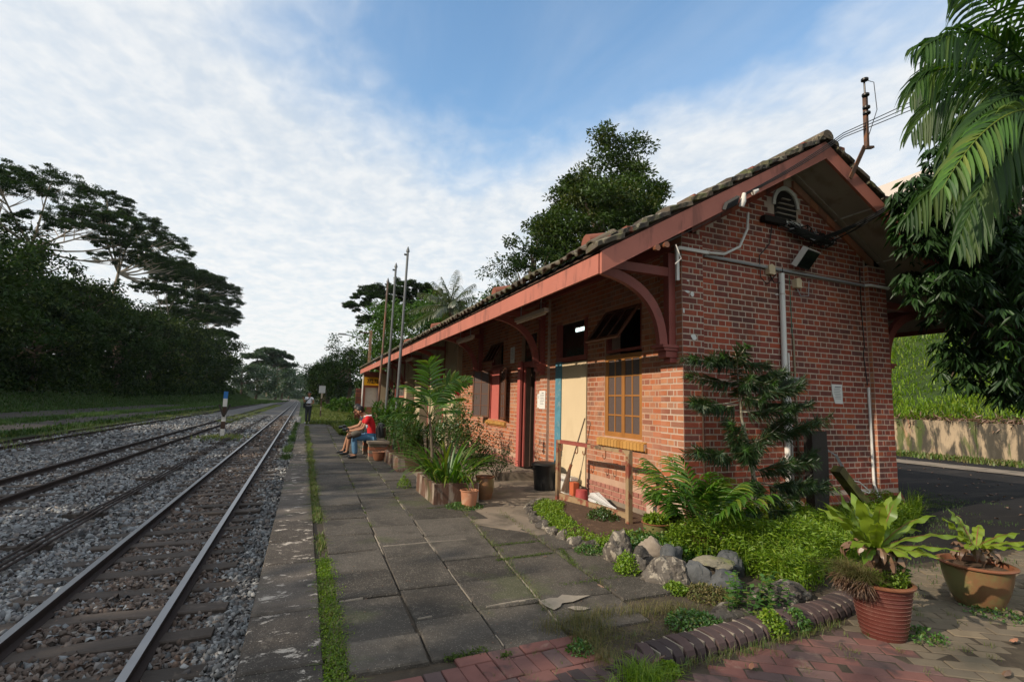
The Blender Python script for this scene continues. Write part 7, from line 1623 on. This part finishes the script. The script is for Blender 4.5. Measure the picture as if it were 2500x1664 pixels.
# --- front planter with spider lilies, young palm, bougainvillea
m_planter = mat('old_planter', [(.12, .065, .045)], .9, .35, 5, .4, 30, .006, stains=[((.34, .29, .24), 5, .50, .62, .8, (1, 1, .3)), ((.07, .08, .03), 3, .52, .66, .7, None)])
def planter(label, x0, x1, y0, y1, h):
    t = thing('planter', label, 'planter', (x0, y0, 0)); w = .045
    for nm, b in (('side_panel', (x0, x0 + w, y0, y1)), ('side_panel', (x1 - w, x1, y0, y1)), ('end_panel', (x0 + w, x1 - w, y0 + .002, y0 + w)), ('end_panel', (x0 + w, x1 - w, y1 - w, y1 - .002))):
        g = G(); g.box(*b, -.02, h + random.uniform(-.004, .006)); g.build(nm, m_planter, t)
    g = G(); g.box(x0 + w, x1 - w, y0 + w, y1 - w, 0, h - .04); g.build('soil', m_soil, t); return t
planter('low weathered planter box nearest the camera, full of long strap leaves', 1.76, 2.42, 7.10, 8.30, .28)
planter('long low planter box of peeling boards behind the front one, full of shrubs', 1.82, 2.9, 10.45, 12.3, .26)
planter('farthest planter box of shrubs beside the flag poles', 2.05, 3.0, 14.4, 20.5, .26)
t = thing('strap_leaf_plant', 'big clump of arching yellow green strap leaves in the front planter', 'plant', (2.08, 7.5, .25)); random.seed(6)
for k in range(150):
    az = random.uniform(0, 2 * PI); q = random.random() ** .5; b = (2.08 + .26 * q * math.cos(az), 7.55 + .38 * q * math.sin(az), .25); g = G(); ribbon(g, b, az + random.gauss(0, .35), math.radians(random.uniform(38, 80)), random.uniform(.5, .98), random.uniform(.028, .044), random.uniform(1.0, 2.1), 8, 0, widest=.4); g.build('leaf', lm_strap, t, True)
t = thing('young_palm', 'young palm with broad bright fronds rising out of the front planter', 'palm', (1.86, 7.75, .25)); random.seed(8)
cr = Vector((1.80, 7.75, 1.18)); g = G(); g.tube([(1.88, 7.75, .22), (1.86, 7.75, .7), tuple(cr)], [.028, .024, .018], 8); g.build('stem', m_twig, t, True)
for (dx, dy, dz, L, mm) in [(-.10, -.15, .85, .30, 0), (.38, -.1, .62, .24, 0), (.55, .1, .32, .24, 0), (-.55, -.1, .30, .26, 1), (-.72, .1, .02, .22, 1), (.40, -.35, .12, .20, 1), (.1, .45, .45, .24, 0), (-.35, .35, .5, .24, 0), (.62, -.05, .62, .18, 0)]:
    e = cr + Vector((dx, dy, dz)); g = G(); palm_frond(g, (cr, cr + Vector((dx * .35, dy * .35, dz * .75 + .08)), e), 13, L, .050, droop=.45, ang=62, rach=.007, start=.22, plane=Vector((0, -1, .1)) if abs(dz) > .5 else None); g.build('frond', lm_strap if not mm else lm_palm, t)
def leafy(label, c, rad, ncl, per, L, m, name='shrub', stems=8, fl=0, group=None, W=None, z0=None):
    t = thing(name, label, 'shrub', (c[0], c[1], 0), group); C = shell(c, rad, ncl, .2, .25); V, F, R = clumps(C, .13, per, L, W or L * .45, .8); npmesh('foliage', V, F, m, t, R); g = G()
    for k in range(stems):
        q = Vector(C[random.randrange(len(C))]); b = Vector((c[0] + random.uniform(-.08, .08), c[1] + random.uniform(-.08, .08), z0 if z0 is not None else .2)); g = G(); g.tube(bez(b, (b + q) / 2 + Vector((0, 0, .1)), q, 5), [.008, .007, .006, .005, .003], 5); g.build('stem', m_twig, t, True)
    if fl:
        P = C[:fl] + rng.normal(size=(fl, 3)) * .05; P = np.repeat(P, 9, 0) + rng.normal(size=(fl * 9, 3)) * .016; V, F, R = leaves(P, rng.normal(size=P.shape), .03, .022); npmesh('flowers', V, F, lm_redfl, t, R)
    return t
leafy('twiggy bougainvillea with small dark leaves behind the front planter', (2.62, 8.0, .72), (.42, .42, .40), 42, 32, .05, lm_olive, fl=2)
leafy('branch of bougainvillea reaching out low to the right over the step', (2.98, 7.9, .55), (.34, .2, .22), 18, 26, .05, lm_shrub)
t = leafy('tall thin hibiscus with two red flowers behind the young palm', (2.5, 8.8, 1.25), (.3, .3, .55), 22, 22, .06, lm_shrub, fl=0)
for (x, z) in ((2.36, 1.72), (2.37, 1.60)):
    P = np.array([[x, 8.3, z]]) + rng.normal(size=(40, 3)) * .02; V, F, R = leaves(P, rng.normal(size=P.shape), .05, .04); npmesh('flower', V, F, lm_redfl, t, R)
# pots in front
t = thing('potted_plant', 'ribbed terracotta pot with a thin bare stemmed plant in front of the planter', 'potted plant', (2.20, 6.86, 0)); pot(t, (2.20, 6.86, 0), .125, .235, m_terra, m_terra, 0, .72)
g = G(); g.tube([(2.20, 6.86, .2), (2.16, 6.86, .42), (2.05, 6.86, .62)], .008, 5); g.tube([(2.21, 6.86, .2), (2.26, 6.85, .45)], .006, 5); g.build('stem', m_twig, t, True); random.seed(3)
for k in range(12): az = random.random() * 6.28; g = G(); ribbon(g, (2.2 + .03 * math.cos(az), 6.86 + .03 * math.sin(az), .22 + .02 * k), az, .9, random.uniform(.16, .3), .026, 1.6, 6); g.build('leaf', lm_strap, t, True)
t = thing('pot', 'mossy brown glazed jar just behind the terracotta pot', 'pot', (2.60, 7.36, 0)); pot(t, (2.60, 7.36, 0), .135, .34, m_tanpot, m_rim, 0, .7, .14)
t = thing('potted_plant', 'brown bowl with a few bare twigs in front of the bench', 'potted plant', (1.70, 12.38, 0)); pot(t, (1.70, 12.38, .02), .155, .20, m_rim, m_terra, 0, .62, .04)
g = G(); g.tube([(1.68, 12.4, .2), (1.58, 12.38, .34)], .006, 5); g.build('twig', m_twig, t); g = G(); g.tube([(1.71, 12.4, .2), (1.82, 12.38, .32)], .006, 5); g.build('twig', m_twig, t)
# --- dracaena and mixed shrubs in the rear planters
def rosette(label, c, n, h, L, W, m, spread=.35, group='rosette shrubs in the rear planters'):
    t = thing('rosette_shrub', label, 'shrub', (c[0], c[1], .2), group)
    for k in range(n):
        a = random.random() * 6.28; q = spread * random.random() ** .5; tip = Vector((c[0] + q * math.cos(a), c[1] + q * math.sin(a), .25 + h * random.uniform(.35, 1))); g = G(); g.tube([(c[0] + q * .4 * math.cos(a), c[1] + q * .4 * math.sin(a), .2), tip], .008, 5, r=.1); mm = 13
        for j in range(mm): az = j * 2.399; ribbon(g, tip - Vector((0, 0, .010 * j)), az, math.radians(72 - 6 * j), L * random.uniform(.7, 1.1), W, 1.0, 5, 0, widest=.45)
        g.build('rosette', m, t)
    return t
random.seed(14)
D = [(2.1, 10.8, 'at the near corner of the second planter', lm_olive), (2.5, 10.9, 'right of the near corner of the second planter', lm_shrub), (2.2, 11.4, 'in the middle of the second planter', lm_shrub), (2.7, 11.6, 'rear middle of the second planter', lm_olive), (2.15, 12.0, 'at the far end of the second planter', lm_shrub), (2.45, 13.0, 'between the second and the far planter', lm_shrub), (2.55, 13.8, 'beside the nearest flag pole', lm_bright),
     (2.3, 14.8, 'just beyond the nearest flag pole', lm_shrub), (2.5, 15.6, 'between the first and second flag poles', lm_bright), (2.35, 16.8, 'beyond the second flag pole', lm_shrub), (2.5, 18.4, 'beyond the rust brown pole', lm_bright), (2.4, 20.2, 'at the far end of the farthest planter', lm_strap), (3.0, 11.3, 'against the apron behind the second planter', lm_bright), (2.0, 13.6, 'right behind the backpack', lm_bright)]
for (x, y, d, m) in D: rosette('bushy long leaved shrub ' + d, (x, y), 13 if y < 13 else 11, .75 if y < 13 else 1.05, .20 if y < 13 else .26, .034 if y < 13 else .05, m)
leafy('small leaved shrub with red blossoms between planters and wall', (3.05, 10.6, .85), (.5, .6, .45), 40, 26, .07, lm_shrub, fl=3)
leafy('dense leafy shrub beyond the flag poles', (2.8, 17.2, .8), (.6, 1.6, .55), 60, 30, .09, lm_shrub, W=.05)
leafy('yellow green shrub at the end of the slabs behind the sitting men', (1.75, 19.5, .35), (.35, .9, .4), 30, 30, .10, lm_strap, W=.03)
leafy('brownish shrub round the brick pillar in the grass', (3.3, 33, .8), (1.2, 1.2, .9), 40, 40, .12, lm_olive)
leafy('bushy undergrowth at the edge of the wood right of the lawn', (6.0, 48, .9), (2.6, 5, 1.3), 70, 50, .25, lm_bright)
leafy('low bush by the marker post across the lawn', (3.6, 60, .6), (1.6, 5, 1.0), 50, 50, .25, lm_bright)

# =================================================================== UPPER RIGHT: DARK TREE AND PALM
rng = np.random.default_rng(15); random.seed(15)
t = thing('mango_tree', 'dark glossy leaved tree hanging in front of the right end of the gable', 'tree', (9.6, 3.9, -.02))
C = []
def blob(c, r, n):
    for _ in range(n):
        d = rng.normal(size=3); d /= np.linalg.norm(d); C.append(np.array(c) + d * np.array(r) * rng.random() ** .4)
blob((8.6, 4.0, 3.7), (1.1, .7, 1.0), 190); blob((9.4, 4.1, 2.6), (.85, .7, .9), 110); blob((9.9, 3.7, 4.4), (1.3, .9, 1.3), 150); blob((7.75, 3.95, 4.0), (.45, .4, .45), 45); blob((7.6, 4.0, 3.2), (.38, .4, .32), 30); blob((9.7, 4.0, 1.9), (.5, .4, .35), 26); blob((8.9, 4.2, 2.2), (.5, .4, .4), 30); blob((10.6, 3.9, 3.0), (1.2, .8, 1.4), 120); blob((11.5, 4.2, 6.2), (1.8, 1.2, 1.8), 110); blob((7.25, 3.85, 4.1), (.4, .3, .6), 75); blob((8.0, 3.8, 4.6), (.6, .4, .6), 90); blob((8.8, 3.9, 5.2), (.9, .5, .7), 100); blob((9.8, 4.0, 6.0), (1, .7, .8), 100); blob((8.9, 3.6, 3.3), (.9, .5, 1.1), 110); blob((9.8, 4.4, 3.4), (1.1, .7, 1.5), 160)
C = np.array(C); per = 11; n = len(C) * per; c = np.repeat(C, per, 0); az = rng.random(n) * 2 * PI; D = np.stack([np.cos(az), np.sin(az), -.55 - .9 * rng.random(n)], 1)
V, F, R = leaves(c + D * .02, D, .21 * (.7 + .6 * rng.random(n)), .045, fold=.18); tone = np.repeat(rng.random(len(C)), per); npmesh('crown', V, F, lm_dark, t, np.repeat((tone * .6 + .4 * rng.random(n)) % 1, 2))
g = G(); g.tube([(10.3, 3.9, -.1), (10.1, 3.95, 1.2), (9.7, 4.0, 2.6), (9.6, 3.9, 4.2)], [.18, .15, .11, .06], 9); g.build('trunk', m_twig, t, True)
for q in C[::16]:
    s0 = Vector((9.75, 3.95, random.uniform(2.0, 3.8))); q = Vector(q); g = G(); g.tube(bez(s0, (s0 + q) / 2 + Vector((0, 0, .25)), q, 6), [.04, .03, .024, .017, .012, .006], 5); g.build('limb', m_twig, t, True)
# palm crown, out of the picture at the right; fronds reach in
t = thing('palm_tree', 'palm with long hanging bright leaflets reaching in from the upper right corner', 'palm', (7.75, 2.6, -.02))
g = G(); g.tube([(7.9, 2.6, -.1), (7.85, 2.6, 2.5), (7.8, 2.6, 4.6)], [.11, .09, .08], 10); g.build('trunk', m_palebark, t, True); cr = Vector((7.8, 2.6, 4.8)); g = G(); g.tube([cr - Vector((0, 0, .5)), cr], [.08, .06], 10); g.build('crownshaft', lm_strap, t, True)
FR = [((6.5, 2.6, 4.95), (5.25, 2.6, 3.50), 30, .50, .050, lm_strap, .75), ((6.7, 2.7, 6.0), (5.55, 2.8, 5.15), 34, .60, .050, lm_palm, 1.25), ((6.6, 2.9, 5.6), (5.75, 3.0, 4.95), 30, .60, .050, lm_palm, 1.3), ((7.0, 2.8, 4.9), (6.0, 2.9, 3.15), 30, .60, .048, lm_palm, 1.5), ((7.3, 2.5, 4.3), (6.6, 2.45, 2.75), 26, .45, .045, lm_strap, 1.1),
      ((7.2, 3.1, 6.2), (6.3, 3.3, 5.7), 30, .62, .050, lm_palm, 1.3), ((7.2, 3.0, 5.5), (6.5, 3.2, 4.4), 30, .60, .050, lm_palm, 1.4), ((7.0, 2.5, 6.4), (5.9, 2.5, 5.9), 30, .60, .050, lm_palm, 1.2), ((7.5, 3.2, 5.2), (7.2, 3.5, 3.9), 26, .6, .05, lm_palm, 1.5), ((8.2, 2.4, 5.8), (9.0, 2.3, 4.6), 22, .6, .05, lm_palm, 1.4), ((7.8, 1.9, 5.8), (7.9, 1.2, 4.6), 22, .6, .05, lm_palm, 1.4), ((6.9, 2.7, 5.3), (5.95, 2.75, 4.25), 30, .58, .046, lm_palm, 1.1), ((7.1, 3.2, 4.8), (6.3, 3.5, 3.7), 30, .6, .05, lm_palm, 1.4), ((7.2, 3.3, 5.9), (6.7, 3.6, 4.9), 30, .62, .05, lm_palm, 1.3), ((7.3, 2.9, 6.6), (6.5, 3.0, 6.3), 30, .62, .05, lm_palm, 1.2), ((7.4, 3.4, 6.5), (7.1, 3.8, 5.6), 30, .62, .05, lm_palm, 1.3), ((7.2, 3.0, 4.6), (6.8, 3.2, 3.3), 28, .58, .05, lm_palm, 1.5)]
for (p1, p2, n, L, W, m, dr) in FR:
    g = G(); palm_frond(g, (cr, Vector(p1), Vector(p2)), n, L, W, droop=dr, ang=50, rach=.014, start=.15, plane=Vector((.85, .4 + random.uniform(-.3, .3), .3 + random.uniform(-.3, .3)))); g.build('frond', m, t)

hz = bpy.data.materials.new('haze_air'); hz.use_nodes = True; nt = hz.node_tree; nt.nodes.clear(); o_ = nt.nodes.new('ShaderNodeOutputMaterial'); pv = nt.nodes.new('ShaderNodeVolumePrincipled')
pv.inputs['Color'].default_value = (.86, .92, 1, 1); pv.inputs['Density'].default_value = .00008; pv.inputs['Anisotropy'].default_value = .2; nt.links.new(pv.outputs[0], o_.inputs['Volume'])
g = G(); g.box(-1600, 1600, -120, 1600, -3, 60); tag(g.build('haze', hz, kind='stuff'), 'thin bluish morning haze over the whole place', 'haze')
